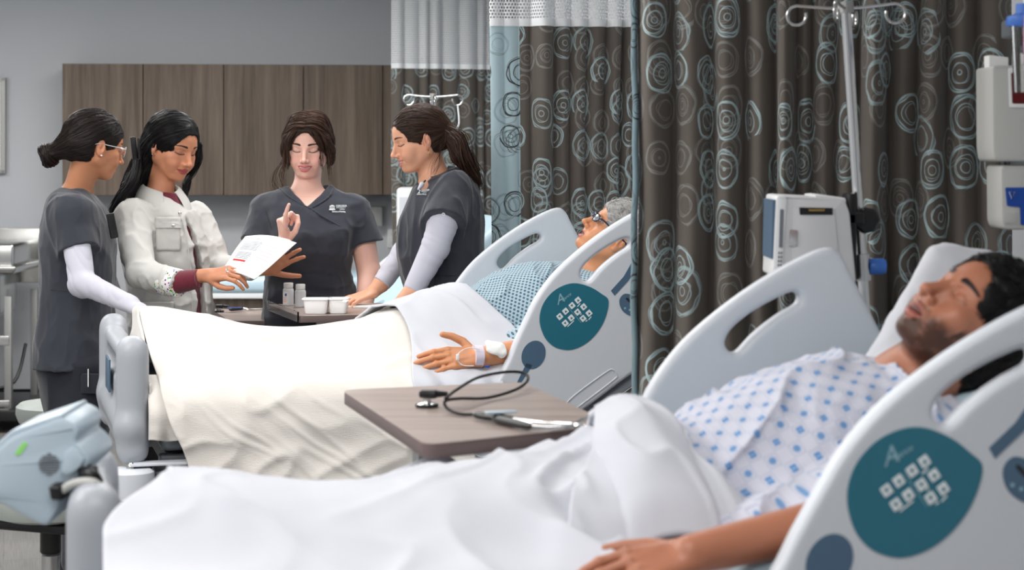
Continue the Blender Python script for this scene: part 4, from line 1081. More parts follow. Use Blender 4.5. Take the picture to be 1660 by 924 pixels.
def cup_tray(px, py, w, label):
    c = T2(px, py); e = empty('cup_tray', c, label, 'tray', 'white plastic trays on the overbed table')
    n = 48; G = []
    for z, s, rib in ((.001, .84, 0), (.004, .88, .02), (.046, 1.0, .02), (.050, 1.0, 0), (.051, 1.13, 0), (.0535, 1.14, 0), (.0545, 1.12, 0), (.0545, .99, 0), (.044, .97, 0), (.008, .84, 0)):
        ring = []
        for a in np.arange(n)/n*2*math.pi:
            ex = 6; k = (abs(math.cos(a))**ex+abs(math.sin(a))**ex)**(-1/ex); q = s*k*(1+rib*math.sin(a*24)); ring.append(c+V(w/2*q*math.cos(a), .045*q*math.sin(a), z))
        G.append(ring)
    G = np.array(G).transpose(1, 0, 2); mb = MB(); mb.grid(G, closed_u=True); mb.add(G[:, 0], [list(range(n))]); mb.add(G[:, -1], [list(range(n))])
    mb.build('tray', M['cup'], e, angle=50); return e
cup_tray(513, 508, .088, 'ribbed white plastic cup tray, the left of the joined pair')
cup_tray(549, 507.5, .068, 'ribbed white plastic cup tray, the right of the joined pair')
e = empty('booklet', T2(600, 496), 'thin white booklet under the far hand of the ponytailed woman', 'booklet')
MB().box(T2(598, 496.5, .004), (.07, .045, .0035), F=(.25, 1, 0), bev=.001).build('pages', M['paper'], e)
MB().box(T2(560, 488, .058), (.010, .008, .001), F=(.5, 1, .4)).build('loose_leaf', M['paper'], e)

# ------------------------------------------------------------------ stools
def stool(c, r, zs, label, th=.09):
    e = empty('stool', (*c, 0), label, 'stool')
    MB().lathe([(.001, zs-th), (r*.7, zs-th), (r*.93, zs-th*.85), (r, zs-th*.5), (r*.99, zs-th*.2), (r*.9, zs-.005), (.001, zs)], Fr((*c, 0)), 48, caps=False).build('seat', M['vinyl'], e)
    MB().box((c[0], c[1], zs-th-.014), (.12, .10, .014), F=(.4, 1, 0), bev=.008).build('mount', M['black'], e)
    MB().lathe([(.001, zs-th-.025), (.030, zs-th-.025), (.030, zs-th-.10), (.026, zs-th-.105), (.001, zs-th-.105)][::-1], Fr((*c, 0)), 24, caps=False).build('sleeve', M['black'], e)
    MB().lathe([(.026, .10), (.026, zs-th-.11)], Fr((*c, 0)), 24).build('gas_column', M['chrome'], e)
    for k in range(5):
        a = k/5*2*math.pi+.3; d = V(math.cos(a), math.sin(a), 0)
        MB().tube([V(*c, .11)+d*.02, V(*c, .085)+d*.25], [.022, .014], 8).build('base_arm', M['black'], e)
        f3 = Fr(V(*c, .032)+d*.25, np.stack([d, V(0, 0, 1), np.cross(d, V(0, 0, 1))], 1)); MB().lathe([(.008, -.016), (.027, -.016), (.027, .016), (.008, .016)], f3, 18).build('caster', M['rubber'], e)
    return e
stool(P(82, 0, 5.75)[:2], .185, CAMH-(843-HY)/FPX*5.70+.09, 'grey-green round stool behind the pale blue monitor')
stool(P(98, 0, 8.4)[:2], .185, CAMH-(650-HY)/FPX*8.4, 'grey-green round stool beside the sink bench, behind the leftmost woman', th=.10)

# ------------------------------------------------------------------ bed-end monitor, lower left
e = empty('bed_monitor', P(80, 860, 3.45), 'pale blue-grey wedge-shaped device mounted at the foot of the nearest bed', 'monitor')
Ym = 3.35; ap = lambda px, py, Y=Ym: P(px, py, Y)
# side outline (picture plane), real thickness in depth
out = [(-60, 800), (-40, 758), (18, 706), (100, 674), (122, 686), (129, 697), (121, 716), (131, 723), (145, 738), (147, 752), (126, 775), (104, 792), (98, 806), (94, 828), (76, 854), (60, 850), (-4, 815), (-40, 815)]
fr = Fr((0, Ym, 0), np.stack([V(1, 0, 0), V(0, 1, 0), V(0, 0, 1)], 1))
q = [(P(x, y, Ym)[0], P(x, y, Ym)[2]) for x, y in out]
MB().prism(round_poly(q, .012, 4), .20, fr, bev=.010).build('housing', M['monitor'], e)
fx = [(101, 678), (122, 688), (127, 698), (112, 724), (100, 740), (96, 720)]; 
MB().prism(round_poly([(P(x, y, Ym)[0], P(x, y, Ym)[2]) for x, y in [(-60, 792), (-40, 750), (18, 698), (100, 670), (104, 680), (20, 714), (-30, 762), (-50, 800)]], .004, 3), .19, Fr((0, Ym+.005, 0)), bev=.004).build('screen_bezel', M['monitor'], e)
MB().prism(round_poly([(P(x, y, Ym)[0], P(x, y, Ym)[2]) for x, y in [(24, 735), (38, 716), (46, 719), (32, 739)]], .003, 3), .003, Fr((0, Ym-.002, 0))).build('green_sticker', mat('green_sticker', srgb(150, 225, 120), .5), e)
c = P(80, 752, Ym)
gr = MB()
for k in range(9):
    dz = -.017+k*.0043; hw = math.sqrt(max(.0178**2-dz*dz, 0)); 
    if hw > .002: gr.box(c+V(0, -.0015, dz), (hw, .0015, .0010))
gr.build('speaker_grille', M['bed_steel'], e, smooth=False)
MB().prism(round_poly([(P(x, y, Ym)[0], P(x, y, Ym)[2]) for x, y in [(106, 735), (118, 722), (140, 742), (130, 758), (112, 770), (100, 765)]], .006, 3), .01, Fr((0, Ym-.010, 0)), bev=.003).build('mount_arm', M['monitor'], e)
cb = MB()
MB().tube(smooth_path([ap(98, 797, Ym-.01), ap(115, 786, Ym-.02), ap(135, 781, Ym-.03), ap(155, 784, Ym-.03), ap(166, 800, Ym), ap(168, 826, Ym+.03)], 40), .0075, 10).build('grey_cable', M['beige'], e)
MB().tube(smooth_path([ap(135, 768, Ym), ap(150, 770, Ym-.02), ap(158, 782, Ym), ap(160, 815, Ym+.02)], 20), .010, 10).build('black_cable', M['black'], e)
MB().box(ap(96, 796, Ym-.008), (.012, .012, .012), F=(.5, 1, .3), bev=.003).build('connector', M['black'], e)
MB().box(ap(143, 766, Ym), (.014, .012, .010), F=(.5, 1, .3), bev=.003).build('connector', M['black'], e)

# ------------------------------------------------------------------ IV poles and pump
def iv_pole(base, top, label, r=.0125, hooks=4, hr=.16, yaw=.3, name='iv_pole', clampz=None, hang=.03):
    base, top = V(*base), V(*top); e = empty(name, (base[0], base[1], 0), label, 'pole')
    d = nrm(top-base); mid = lerp(base, top, .47)
    MB().tube([base, mid], r*1.35, 16).build('lower_tube', M['chrome'], e); MB().tube([mid-d*.02, top], r, 16).build('upper_tube', M['chrome'], e)
    MB().tube([mid-d*.03, mid+d*.03], r*1.75, 16).build('collar', M['steel'], e)
    for k in range(hooks):
        a = yaw+k*2*math.pi/hooks; u = V(math.cos(a), math.sin(a), 0); pts = [top, top+u*hr*.35+V(0, 0, .002), top+u*hr*.8+V(0, 0, .008)]
        for t in np.linspace(0, 5.0, 14): pts.append(top+u*(hr*.84+.022*math.sin(t))+V(0, 0, -.014+.022*math.cos(t)))
        MB().tube(smooth_path(pts, 60), .0038, 8).build('hook', M['steel'], e)
    MB().tube([top-d*.01, top+d*.015], r*1.5, 16).build('top_hub', M['steel_dull'], e)
    for k in range(5):
        a = k/5*2*math.pi+.3; u = V(math.cos(a), math.sin(a), 0); c = V(base[0], base[1], .10)
        MB().tube([c, c+u*.24+V(0, 0, -.03)], [.018, .013], 8).build('base_arm', M['steel_dull'], e)
        f3 = Fr(V(base[0], base[1], .032)+u*.24, np.stack([u, V(0, 0, 1), np.cross(u, V(0, 0, 1))], 1)); MB().lathe([(.008, -.012), (.027, -.012), (.027, .012), (.008, .012)], f3, 18).build('caster', M['rubber'], e)
    return e
Yp = 4.55
top = P(1371, 14, Yp); b1 = P(1400, 470, Yp); dd = (b1-top)/(top[2]-b1[2]); base = top+dd*(top[2]-.10)
ivp = iv_pole(base, top, 'tall steel drip stand behind the raised far rail of the nearest bed', yaw=-.35, hr=.135)
MB().tube([P(1395, 412, Yp), P(1398, 455, Yp)], .021, 16).build('collar', M['steel'], ivp)
f = Fr(P(1396, 432, Yp-.0), np.stack([V(0, 0, 1), V(0, 1, 0), V(1, 0, 0)], 1)); MB().lathe([(.006, 0), (.006, .018), (.016, .018), (.0185, .022), (.0185, .050), (.015, .056), (.001, .057)], f, 24).build('blue_lock_knob', M['blue'], ivp)
# pump
e = empty('infusion_pump', P(1320, 450, Yp-.08), 'grey infusion pump with a keypad edge clamped to the drip stand', 'pump')
Yq = Yp-.17; pf = lambda L: [(P(x, y, Yq)[0], P(x, y, Yq)[2]) for x, y in L]
MB().prism(round_poly(pf([(1261, 316), (1369, 321), (1378, 345), (1388, 452), (1388, 458), (1300, 478), (1262, 462), (1254, 440)]), .006, 4), .17, Fr((0, Yq, 0)), bev=.007).build('body', M['pump'], e)
MB().prism(round_poly(pf([(1286, 336), (1352, 337), (1362, 440), (1358, 470), (1300, 474), (1284, 456)]), .006, 4), .006, Fr((0, Yq-.005, 0)), bev=.002).build('side_cover', M['pump'], e)
MB().prism(round_poly(pf([(1258, 317), (1273, 316), (1276, 324), (1268, 452), (1252, 448)]), .006, 4), .18, Fr((0, Yq-.006, 0)), bev=.005).build('keypad_door', M['white_pl'], e)
MB().prism(round_poly(pf([(1264, 339), (1270, 339), (1268, 401), (1262, 401)]), .001, 2), .003, Fr((0, Yq-.008, 0))).build('display_strip', M['bed_steel'], e)
for r_ in range(5):
    for c_ in range(2):
        x0 = 1261+c_*4-r_*.35; y0 = 408+r_*6.6
        MB().prism(pf([(x0, y0), (x0+2.6, y0), (x0+2.6, y0+3.6), (x0, y0+3.6)]), .002, Fr((0, Yq-.0075, 0))).build('key', M['bed_steel'], e, smooth=False)
MB().prism(round_poly(pf([(1253, 324), (1258, 324), (1254, 420), (1251, 420)]), .001, 2), .16, Fr((0, Yq+.0, 0))).build('blue_face', M['slate'], e)
MB().prism(round_poly(pf([(1320, 316), (1330, 315), (1371, 321), (1373, 328), (1324, 330)]), .003, 3), .15, Fr((0, Yq+.005, 0)), bev=.003).build('top_handle', M['white_pl'], e)
MB().prism(round_poly(pf([(1295, 336), (1349, 337), (1349, 348), (1296, 348)]), .001, 2), .004, Fr((0, Yq-.008, 0))).build('port_recess', M['black'], e)
MB().prism(pf([(1310, 339), (1336, 339), (1336, 342), (1310, 342)]), .002, Fr((0, Yq-.0095, 0))).build('port_contacts', M['gold'], e, smooth=False)
MB().prism(round_poly(pf([(1280, 372), (1292, 373), (1291, 399), (1278, 398)]), .001, 2), .004, Fr((0, Yq-.008, 0))).build('side_latch', M['chrome'], e)
MB().box(P(1385, 354, Yp-.06), (.018, .03, .013), bev=.004).build('clamp_arm', M['black'], e)
MB().box(P(1377, 385, Yp-.05), (.010, .04, .10), bev=.004).build('back_plate', M['black'], e)
f = Fr(P(1404, 357, Yp-.055), np.stack([V(1, 0, 0), V(0, 0, 1), V(0, -1, 0)], 1)); n = 64; prof = MB(); G = []
for r, z in ((.001, -.014), (.024, -.014), (.029, -.008), (.029, .008), (.024, .014), (.001, .014)):
    G.append([f.w((r*(1+.05*math.cos(7*a))*math.cos(a), r*(1+.05*math.cos(7*a))*math.sin(a), z)) for a in np.arange(n)/n*2*math.pi])
MB().grid(np.array(G).transpose(1, 0, 2), closed_u=True).build('clamp_knob', M['black'], e)
# second pole behind the ponytailed woman
t0 = P(702, 157, 8.6); ivq = iv_pole(V(t0[0], t0[1], .10), t0, 'chrome drip stand standing behind the ponytailed woman', yaw=.12, hr=.125, r=.010)
MB().tube(smooth_path([P(742, 172, 8.6), P(744, 200, 8.58), P(738, 215, 8.6), P(742, 240, 8.6), P(738, 300, 8.6)], 30), .004, 8).build('drip_line', M['frost'], ivq)

# ------------------------------------------------------------------ wall-mounted sharps container, upper right
Yw = 4.45; pw = lambda L, Y=Yw: [(P(x, y, Y)[0], P(x, y, Y)[2]) for x, y in L]
e = empty('sharps_container', P(1650, 376, Yw), 'grey wall-mounted sharps container with a dark red window at the right edge', 'container')
MB().prism(round_poly(pw([(1608, 106), (1720, 106), (1720, 262), (1612, 262), (1609, 240)]), .010, 5), .16, Fr((0, Yw, 0)), bev=.008).build('upper_cabinet', M['beige'], e)
MB().prism(round_poly(pw([(1624, 268), (1720, 268), (1720, 373), (1630, 373), (1625, 360)]), .010, 5), .14, Fr((0, Yw+.01, 0)), bev=.008).build('lower_cabinet', M['beige'], e)
MB().prism(round_poly(pw([(1634, 110), (1700, 110), (1700, 175), (1636, 175)]), .006, 4), .006, Fr((0, Yw-.005, 0)), bev=.002).build('window_frame', M['white_pl'], e)
MB().prism(round_poly(pw([(1638, 118), (1696, 118), (1696, 168), (1640, 168)]), .003, 3), .004, Fr((0, Yw-.007, 0))).build('red_window', M['red'], e)
MB().prism(round_poly(pw([(1631, 304), (1700, 304), (1700, 365), (1656, 365), (1655, 336), (1634, 334)]), .003, 3), .005, Fr((0, Yw+.006, 0))).build('blue_window', M['deepblue'], e)
MB().tube([P(1636, 311, Yw+.004), P(1645, 311, Yw+.004), P(1640, 322, Yw+.004)], .0012, 6, closed=True).build('biohazard_mark', M['icon'], e)
MB().prism(round_poly(pw([(1609, 88), (1640, 92), (1640, 110), (1609, 108)]), .002, 3), .05, Fr((0, Yw+.03, 0))).build('label_tag', M['paper'], e)
MB().prism(round_poly(pw([(1628, 344), (1650, 344), (1650, 362), (1628, 362)]), .003, 3), .002, Fr((0, Yw+.008, 0)), bev=.0006).build('embossed_plate', M['beige'], e)
MB().box(P(1700, 200, 4.75), (.05, .20, .14), bev=.01).build('wall_bracket', M['bed_steel'], e)
e = empty('suction_canister', P(1655, 150, 4.1), 'clear suction canister with a blue lid at the right edge of the photo', 'canister')
c0 = P(1666, 150, 4.15)
MB().lathe([(.001, -.0), (.028, 0), (.035, .14), (.036, .14)], Fr((c0[0], c0[1], c0[2])), 32, caps=False).build('jar', M['clear'], e)
MB().lathe([(.001, .14), (.042, .138), (.045, .145), (.043, .158), (.025, .165), (.024, .185), (.001, .186)], Fr((c0[0], c0[1], c0[2])), 32, caps=False).build('lid', M['blue'], e)
MB().lathe([(.013, .185), (.013, .225), (.001, .226)], Fr((c0[0]+.003, c0[1], c0[2])), 20, caps=False).build('port', M['white_pl'], e)
MB().tube(smooth_path([c0+V(.012, -.045, .26), c0+V(-.005, -.05, .20), c0+V(-.012, -.05, .10), c0+V(-.002, -.05, .0), c0+V(.02, -.045, -.03)], 30), .010, 10).build('pink_tube', mat('pink_tube', srgb(206, 150, 182), .25), e)
MB().box(c0+V(.045, .18, .15), (.02, .15, .02), bev=.005).build('bracket', M['bed_steel'], e)
# ------------------------------------------------------------------ bed linen
def spl(xs, ys, x):
    """smooth interpolation through points"""
    xs = np.asarray(xs, float); ys = np.asarray(ys, float); o = np.argsort(xs); xs, ys = xs[o], ys[o]
    m = np.gradient(ys, xs); x = np.clip(x, xs[0], xs[-1]); i = np.clip(np.searchsorted(xs, x)-1, 0, len(xs)-2); h = xs[i+1]-xs[i]; t = (x-xs[i])/h
    return (2*t**3-3*t**2+1)*ys[i]+(t**3-2*t**2+t)*h*m[i]+(-2*t**3+3*t**2)*ys[i+1]+(t**3-t**2)*h*m[i+1]
def ridge(n, p=2.0): return (1-np.abs(n))**p
def cloth_mat(name, col, waffle=False, rough=.85):
    m = mat(name, col, rough, spec=.15, sheen=.2); g = NT(m); uv = g.n('UVMap').outputs[0]
    n = g.noise(uv, 900, 3)[0]
    if waffle:
        sp = g.n('SeparateXYZ'); g.l(uv, sp.inputs[0])
        def cell(s, w):
            a = g.m('SUBTRACT', g.m('FRACT', g.m('DIVIDE', sp.outputs[0], s)), .5); b = g.m('SUBTRACT', g.m('FRACT', g.m('DIVIDE', sp.outputs[1], s)), .5)
            return g.m('MULTIPLY', g.m('LESS_THAN', g.m('ABSOLUTE', a), w), g.m('LESS_THAN', g.m('ABSOLUTE', b), w))
        big = cell(.085, .22); small = cell(.0095, .30)
        fine = g.n('TexNoise'); mp = g.n('Mapping'); g.l(uv, mp.inputs[0]); mp.inputs['Scale'].default_value = (60, 420, 1); g.l(mp.outputs[0], fine.inputs['Vector']); fine.inputs['Scale'].default_value = 1
        h = g.m('ADD', g.m('MULTIPLY', g.m('MULTIPLY', big, small), -1.2), g.m('MULTIPLY', fine.outputs[0], .9)); g.bump(h, .55, .0022)
    else: g.bump(n, .12, .0008)
    return m
M['cream'] = cloth_mat('cream_thermal_blanket', srgb(224, 219, 213), True)
M['sheet'] = cloth_mat('white_sheet', srgb(202, 204, 212))

def drape(name, fr, prof, hfun, s0, s1, nu, nv, m, label, cat, folds=None, th=.006, par=None):
    """prof: list of (t, y, dz) across the bed; hfun(s, y) gives the lie of the cloth; s0/s1: functions of t"""
    t = np.linspace(0, 1, nv); pt = [p[0] for p in prof]; Y = spl(pt, [p[1] for p in prof], t); DZ = spl(pt, [p[2] for p in prof], t)
    G = np.zeros((nu, nv, 3)); q = np.linspace(0, 1, nu)
    for j in range(nv):
        a, b = s0(t[j]), s1(t[j]); s = a+(b-a)*q; G[:, j, 0] = s; G[:, j, 1] = Y[j]; G[:, j, 2] = hfun(s, Y[j])+DZ[j] if DZ[j] > -.5 else DZ[j]+1
    if folds is not None: G = folds(G, t, q)
    d = np.linalg.norm(np.diff(G, axis=1), axis=2); v = np.concatenate([np.zeros((nu, 1)), np.cumsum(d, 1)], 1)
    uv = np.stack([G[:, :, 0], v.mean(0)[None, :].repeat(nu, 0)], -1).reshape(-1, 2)
    o = MB().grid(fr.ws(G.reshape(-1, 3)).reshape(G.shape)).build(name, m, par, uvs=uv, angle=180, fixn=False)
    sm = o.modifiers.new('thickness', 'SOLIDIFY'); sm.thickness = th; sm.offset = 0
    if label: tag(o, label, cat)
    return o
# ---- far bed: cream thermal blanket
def hF(s, y):
    H = spl([-1.3, -1.22, -1.0, -.8, -.6, -.45, -.3, -.1], [.19, .188, .130, .112, .132, .172, .196, .20], s)
    w = .27; return .868+H*np.exp(-(((y-.5)/w)**2)**1.15)*(1.0)+.03*np.exp(-((y-.32)/.2)**2)
def foldsF(G, t, q):
    s, y, z = G[..., 0], G[..., 1], G[..., 2]; T = np.broadcast_to(t[None, :], s.shape)
    down = sst(.70, .95, T)       # on the near drape
    p = np.stack([s*1.0, z*1.0, y*1.0], -1)
    w1 = vnoise(np.stack([s*7+z*2.0, z*1.2, y*0+3], -1), 1); w2 = vnoise(np.stack([s*15+z*9, z*4, y*0+9], -1), 2)
    G[..., 1] -= down*(.020*w1+.006*w2)
    dia = vnoise(np.stack([(s+z*1.25)*8, (s-z)*1.6, y*0], -1), 5); dia2 = vnoise(np.stack([(s+z*1.6)*15+vnoise(p*5)*1.2, (s-z)*2.2, y*0+4], -1), 6)
    msk = sst(.62, .80, T)
    G[..., 1] -= msk*(.016*ridge(dia, 3)*sst(-1.1, -.4, s)+.007*ridge(dia2, 4))
    dia3 = vnoise(np.stack([(s+z*.45)*6+vnoise(p*4, 3), (z-s*.45)*9, y*0+4], -1), 8); G[..., 1] -= msk*.012*ridge(dia3, 4)
    top = 1-msk
    n1 = vnoise(np.stack([s*6+y*7, y*2-s*2, y*0], -1), 9); n2 = vnoise(np.stack([s*3-y*11, s*4, y*0], -1), 12)
    G[..., 2] += top*(.006*n1+.009*ridge(n2, 4))
    G[..., 1] -= down*.012*sst(-.9, -.5, s)*np.sin((s+.2*z)*16)*sst(.85, 1, T)
    return G
tag_lab = 'cream thermal blanket over the legs of the grey-haired patient manikin'
profF = [(0, .985, -.26), (.10, .975, -.10), (.16, .93, -.012), (.30, .74, 0), (.42, .52, 0), (.56, .28, 0), (.66, .12, .004), (.71, .045, -.004), (.75, .005, -.035), (.80, -.015, -.09), (.90, -.022, -.18), (1.0, -.030, -.285)]
drape('thermal_blanket', BF, profF, hF, lambda t: -1.285+.03*sst(.5, .7, t)+.085*sst(.70, 1, t), lambda t: -.50+.10*sst(.3, .7, t)+.06*sst(.7, 1, t), 150, 150, M['cream'], tag_lab, 'blanket', foldsF, th=.007)
def foldsI(G, t, q):
    s, y, z = G[..., 0], G[..., 1], G[..., 2]; G[..., 1] += .012*vnoise(np.stack([s*30, z*6, y*0], -1), 3); G[..., 2] += .010*vnoise(np.stack([s*20, z*3, y*0], -1), 5)*sst(.3, 1, t)[None, :]; return G
bf = [o for o in bpy.data.objects if o.name == 'thermal_blanket'][0]
drape('tucked_corner', BF, [(0, .12, .0), (.25, .06, -.01), (.4, .02, -.05), (.7, .012, -.11), (1.0, .02, -.15)], hF, lambda t: -1.288, lambda t: -1.13, 24, 40, M['cream'], None, None, foldsI, th=.006, par=bf)
Ge = [[(-1.283+.004*math.sin(y*30), y, lerp(hF(np.array([-1.27]), y)[0]+.004, .80, k)) for y in np.linspace(.04, .97, 50)] for k in np.linspace(0, 1, 14)]
Ge = np.array(Ge); uvs = Ge[:, :, [1, 2]].reshape(-1, 2); oe = MB().grid(BF.ws(Ge.reshape(-1, 3)).reshape(Ge.shape)).build('foot_panel', M['cream'], bf, uvs=uvs, angle=180, fixn=False); se = oe.modifiers.new('thickness', 'SOLIDIFY'); se.thickness = .006
# folded cream edge across the hips
def hF2(s, y): return hF(s, y)+.012
def foldsE(G, t, q):
    s, y, z = G[..., 0], G[..., 1], G[..., 2]; G[..., 2] += .008*np.sin(q*math.pi)[:, None]+.006*vnoise(np.stack([s*30+y*12, y*5, y*0], -1), 3); return G
profE = [(0, .93, 0), (.25, .74, .0), (.5, .5, 0), (.75, .22, .0), (.9, .06, .0), (1.0, .01, -.04)]
drape('turned_edge', BF, profE, hF2, lambda t: -.515+.13*sst(.35, .9, t)+.012*math.sin(t*17), lambda t: -.455+.135*sst(.35, .9, t)+.010*math.sin(t*13+1), 14, 70, M['cream'], None, None, foldsE, th=.008, par=bf)
# ---- white sheet over the hips of the far patient
def hS(s, y): return hF(s, y)+.024+.012*sst(-.5, -.3, s)*np.exp(-((y-.5)/.3)**2)
def foldsS(G, t, q):
    s, y, z = G[..., 0], G[..., 1], G[..., 2]; a = vnoise(np.stack([(s+y*.5)*12, (y-s)*5, y*0], -1), 4); b = vnoise(np.stack([s*26+y*9, y*7, y*0], -1), 7)
    T = np.broadcast_to(t[None, :], s.shape); G[..., 2] += (1-sst(.8, .95, T))*(.010*ridge(a, 3)+.005*b)+.012*sst(.88, 1, q)[:, None]*np.sin(q*math.pi)[:, None]
    G[..., 1] -= sst(.75, .95, T)*(.014*b+.010*a); return G
profS = [(0, .95, -.06), (.10, .92, -.01), (.30, .74, 0), (.5, .5, 0), (.70, .25, .004), (.82, .09, .004), (.90, -.004, -.03), (1.0, -.028, -.10)]
drape('white_sheet', BF, profS, hS, lambda t: -.58+.10*sst(.3, .7, t)-.04*sst(.7,.9,t), lambda t: -.255+.02*math.sin(t*9)+.12*sst(.50, .80, t)-.13*sst(.82, .90, t), 70, 110, M['sheet'], 'white sheet bunched over the hips of the grey-haired patient manikin', 'sheet', foldsS, th=.006)

# ---- near bed: white sheet
def hN(s, y):
    H = spl([-1.3, -1.2, -1.1, -.9, -.7, -.5, -.35, -.2], [.150, .158, .160, .132, .135, .160, .195, .20], s)
    b = .848+H*np.exp(-(((y-.5)/.29)**2)**1.15)+.02*np.exp(-((y-.28)/.2)**2)
    return b+.07*np.exp(-(((s+.66)/.10)**2+((y-.84)/.09)**2))
def foldsN(G, t, q):
    s, y, z = G[..., 0], G[..., 1], G[..., 2]; T = np.broadcast_to(t[None, :], s.shape)
    a = vnoise(np.stack([(s+y*.8)*5, (y-s)*2.5, y*0], -1), 14); b = vnoise(np.stack([s*8-y*10+a, y*4+s*2, y*0], -1), 17); c = vnoise(np.stack([s*22+y*8, y*10, y*0], -1), 19)
    k = .45+.9*sst(-.95, -.55, s); G[..., 2] += k*(.022*ridge(a, 3)+.014*ridge(b, 4)-.008+.004*c)*(1-sst(.8, .95, T))
    G[..., 1] -= sst(.8, .95, T)*.02*a; return G
profN = [(0, 1.00, -.30), (.10, .985, -.10), (.16, .94, -.012), (.30, .74, 0), (.5, .50, 0), (.70, .25, .0), (.82, .08, .0), (.88, -.02, -.04), (.94, -.04, -.12), (1.0, -.045, -.30)]
drape('white_sheet', BN, profN, hN, lambda t: -1.14-.11*sst(.52, .68, t), lambda t: -.28, 150, 150, M['sheet'], 'white sheet over the legs of the bearded patient manikin, nearest the camera', 'sheet', foldsN, th=.006)
def hN2(s, y): return hN(s, y)+.022+.040*np.sin(np.clip((s+.43)/.15, 0, 1)*math.pi)**.6*(.5+.5*sst(.9, .5, y))
def foldsN2(G, t, q):
    s, y, z = G[..., 0], G[..., 1], G[..., 2]; T = np.broadcast_to(t[None, :], s.shape)
    a = vnoise(np.stack([s*9+y*1.5, y*5-s*3, y*0], -1), 24); b = vnoise(np.stack([s*24+y*5, y*8, y*0], -1), 27)
    G[..., 2] += .018*a+.013*ridge(b, 3); G[..., 0] += .012*a; G[..., 1] -= sst(.8, .95, T)*(.02*a); return G
profN2 = [(0, .86, -.02), (.12, .80, .005), (.35, .62, 0), (.5, .5, 0), (.70, .34, .0), (.86, .25, .0), (.94, .215, -.015), (1.0, .19, -.05)]
drape('folded_sheet', BN, profN2, hN2, lambda t: -.375+.015*math.sin(t*11)-.14*sst(.4, .85, t), lambda t: -.285+.012*math.sin(t*15)+.045*sst(.5, .9, t), 60, 120, M['sheet'], 'thick white sheet folded back over the hips of the bearded manikin', 'sheet', foldsN2, th=.010)

# ---- pillows
def pillow(fr, s, y, z, ang, label, L=.42, Wd=.62, th=.15, rot=0, extra=False):
    S = SDF(); a = math.radians(ang); d = fr.R @ V(math.cos(a), 0, math.sin(a)); n = fr.R @ V(-math.sin(a), 0, math.cos(a))
    R = np.stack([d, fr.R[:, 1], n], 1); f2 = Fr(fr.w((s, y, z)), R)
    def pf(p):
        u = np.abs(p[..., 0])/(L/2); v = np.abs(p[..., 1])/(Wd/2); e = np.maximum(1-u**3.2, 0)*np.maximum(1-v**3.2, 0)
        hgt = th/2*(e**.42)*(1-.25*np.exp(-((p[..., 0])**2+p[..., 1]**2)/.02)*(p[..., 2] > 0)); out = np.maximum(np.maximum(u, v)-1, 0)*.2
        return (np.abs(p[..., 2])-hgt-.004)*.7+out
    S.add((pf, np.array([-L/2-.02, -Wd/2-.02, -th/2-.02]), np.array([L/2+.02, Wd/2+.02, th/2+.02])), 0, f2)
    if extra:   # the end curled up between the head and the far rail
        for k_ in range(9):
            q_ = k_/8; a_ = (.230+.25*q_, 1.09); b_ = (.385+.27*q_, 1.338-.075*q_*q_)
            S.add(d_cone(fr.w((a_[0], .80, a_[1])), fr.w((b_[0], .84, b_[1])), .045, .024), .03)
    S.disp(lambda p: .006*fbm(p*14, 2)+.004*ridge(vnoise(p*22, 3), 3), .03)
    v, f = S.mesh(.008, pad=.02); v = smooth_mesh(v, f, 1)
    return tag(MB().add(v, f).build('pillow', M['sheet_plain'], angle=180, fixn=False), label, 'pillow')
M['sheet_plain'] = mat('white_pillowcase', srgb(212, 213, 219), .85, spec=.15, sheen=.2, bump=(600, .1))
pillow(BN, .36, .52, 1.135, 34, 'white pillow under the head of the bearded patient manikin', L=.46, extra=True)
pillow(BF, .36, .50, 1.135, 28, 'white pillow under the head of the grey-haired patient manikin', L=.42, th=.13)
# ------------------------------------------------------------------ figures
def hf(F, U, npx, Y, sc):
    """head frame whose nose tip appears at npx and whose centre lies at depth Y"""
    R = frameFU(F, U); off = sc*(R @ NOSE); n = P(npx[0], npx[1], Y+off[1]); return Fr(n-off, R, sc)
M['scrub'] = mat('charcoal_scrub_cloth', srgb(52, 55, 64), .8, spec=.25, sheen=.25, bump=(900, .2))
M['scrub_seam'] = mat('scrub_seam', srgb(38, 41, 48), .85); M['scrub_shaded'] = mat('shaded_scrub_trouser_cloth', srgb(38, 41, 50), .8, spec=.25, sheen=.2, bump=(900, .2))  # trousers: same scrub cloth, with its shade put into a darker colour
M['knit_white'] = mat('white_jersey', srgb(196, 196, 208), .85, spec=.2, sheen=.2, bump=(900, .15))
M['jacket'] = mat('off_white_denim', srgb(203, 202, 199), .8, spec=.2, bump=(1200, .2))
M['maroon'] = mat('maroon_knit', srgb(104, 18, 42), .8, sheen=.3, bump=(500, .3))
M['black_cloth'] = mat('black_cloth', srgb(26, 25, 28), .85)
SKIN = skin_mat('skin'); MANI = skin_mat('manikin_skin', rough=.42, sss=.05)
HAIRM = hair_mat('hair', .46)
def torso_loft(rows, Y, e=2.3):
    secs = [((CAMH-(py-HY)/FPX*(Y+dy)), ((l+r)/2-CX)/FPX*(Y+dy), Y+dy, (r-l)/2/FPX*(Y+dy), hy, e) for py, l, r, hy, dy in rows]
    return d_loft(secs)
def wrinkle(amp, sc, seed, p=3, warp=.6):
    sc = np.array(sc, np.float32)
    def f(q):
        a = q*sc; w = vnoise(q*3.3, seed)*warp; a = a+w[:, None]
        return -amp*(ridge(vnoise(a, seed+1), p)-.35)-amp*.35*vnoise(a*2.3, seed+2)
    return f
def mk(name, S, h, m, parent, sm=1, col=None, uvf=None, pad=.014, angle=180):
    v, f = S.mesh(h, pad=pad)
    if sm: v = smooth_mesh(v, f, sm, .5)
    uv = uvf(v) if uvf else None
    return MB().add(v, f, 0, col).build(name, m, parent, uvs=uv, angle=180, fixn=False)
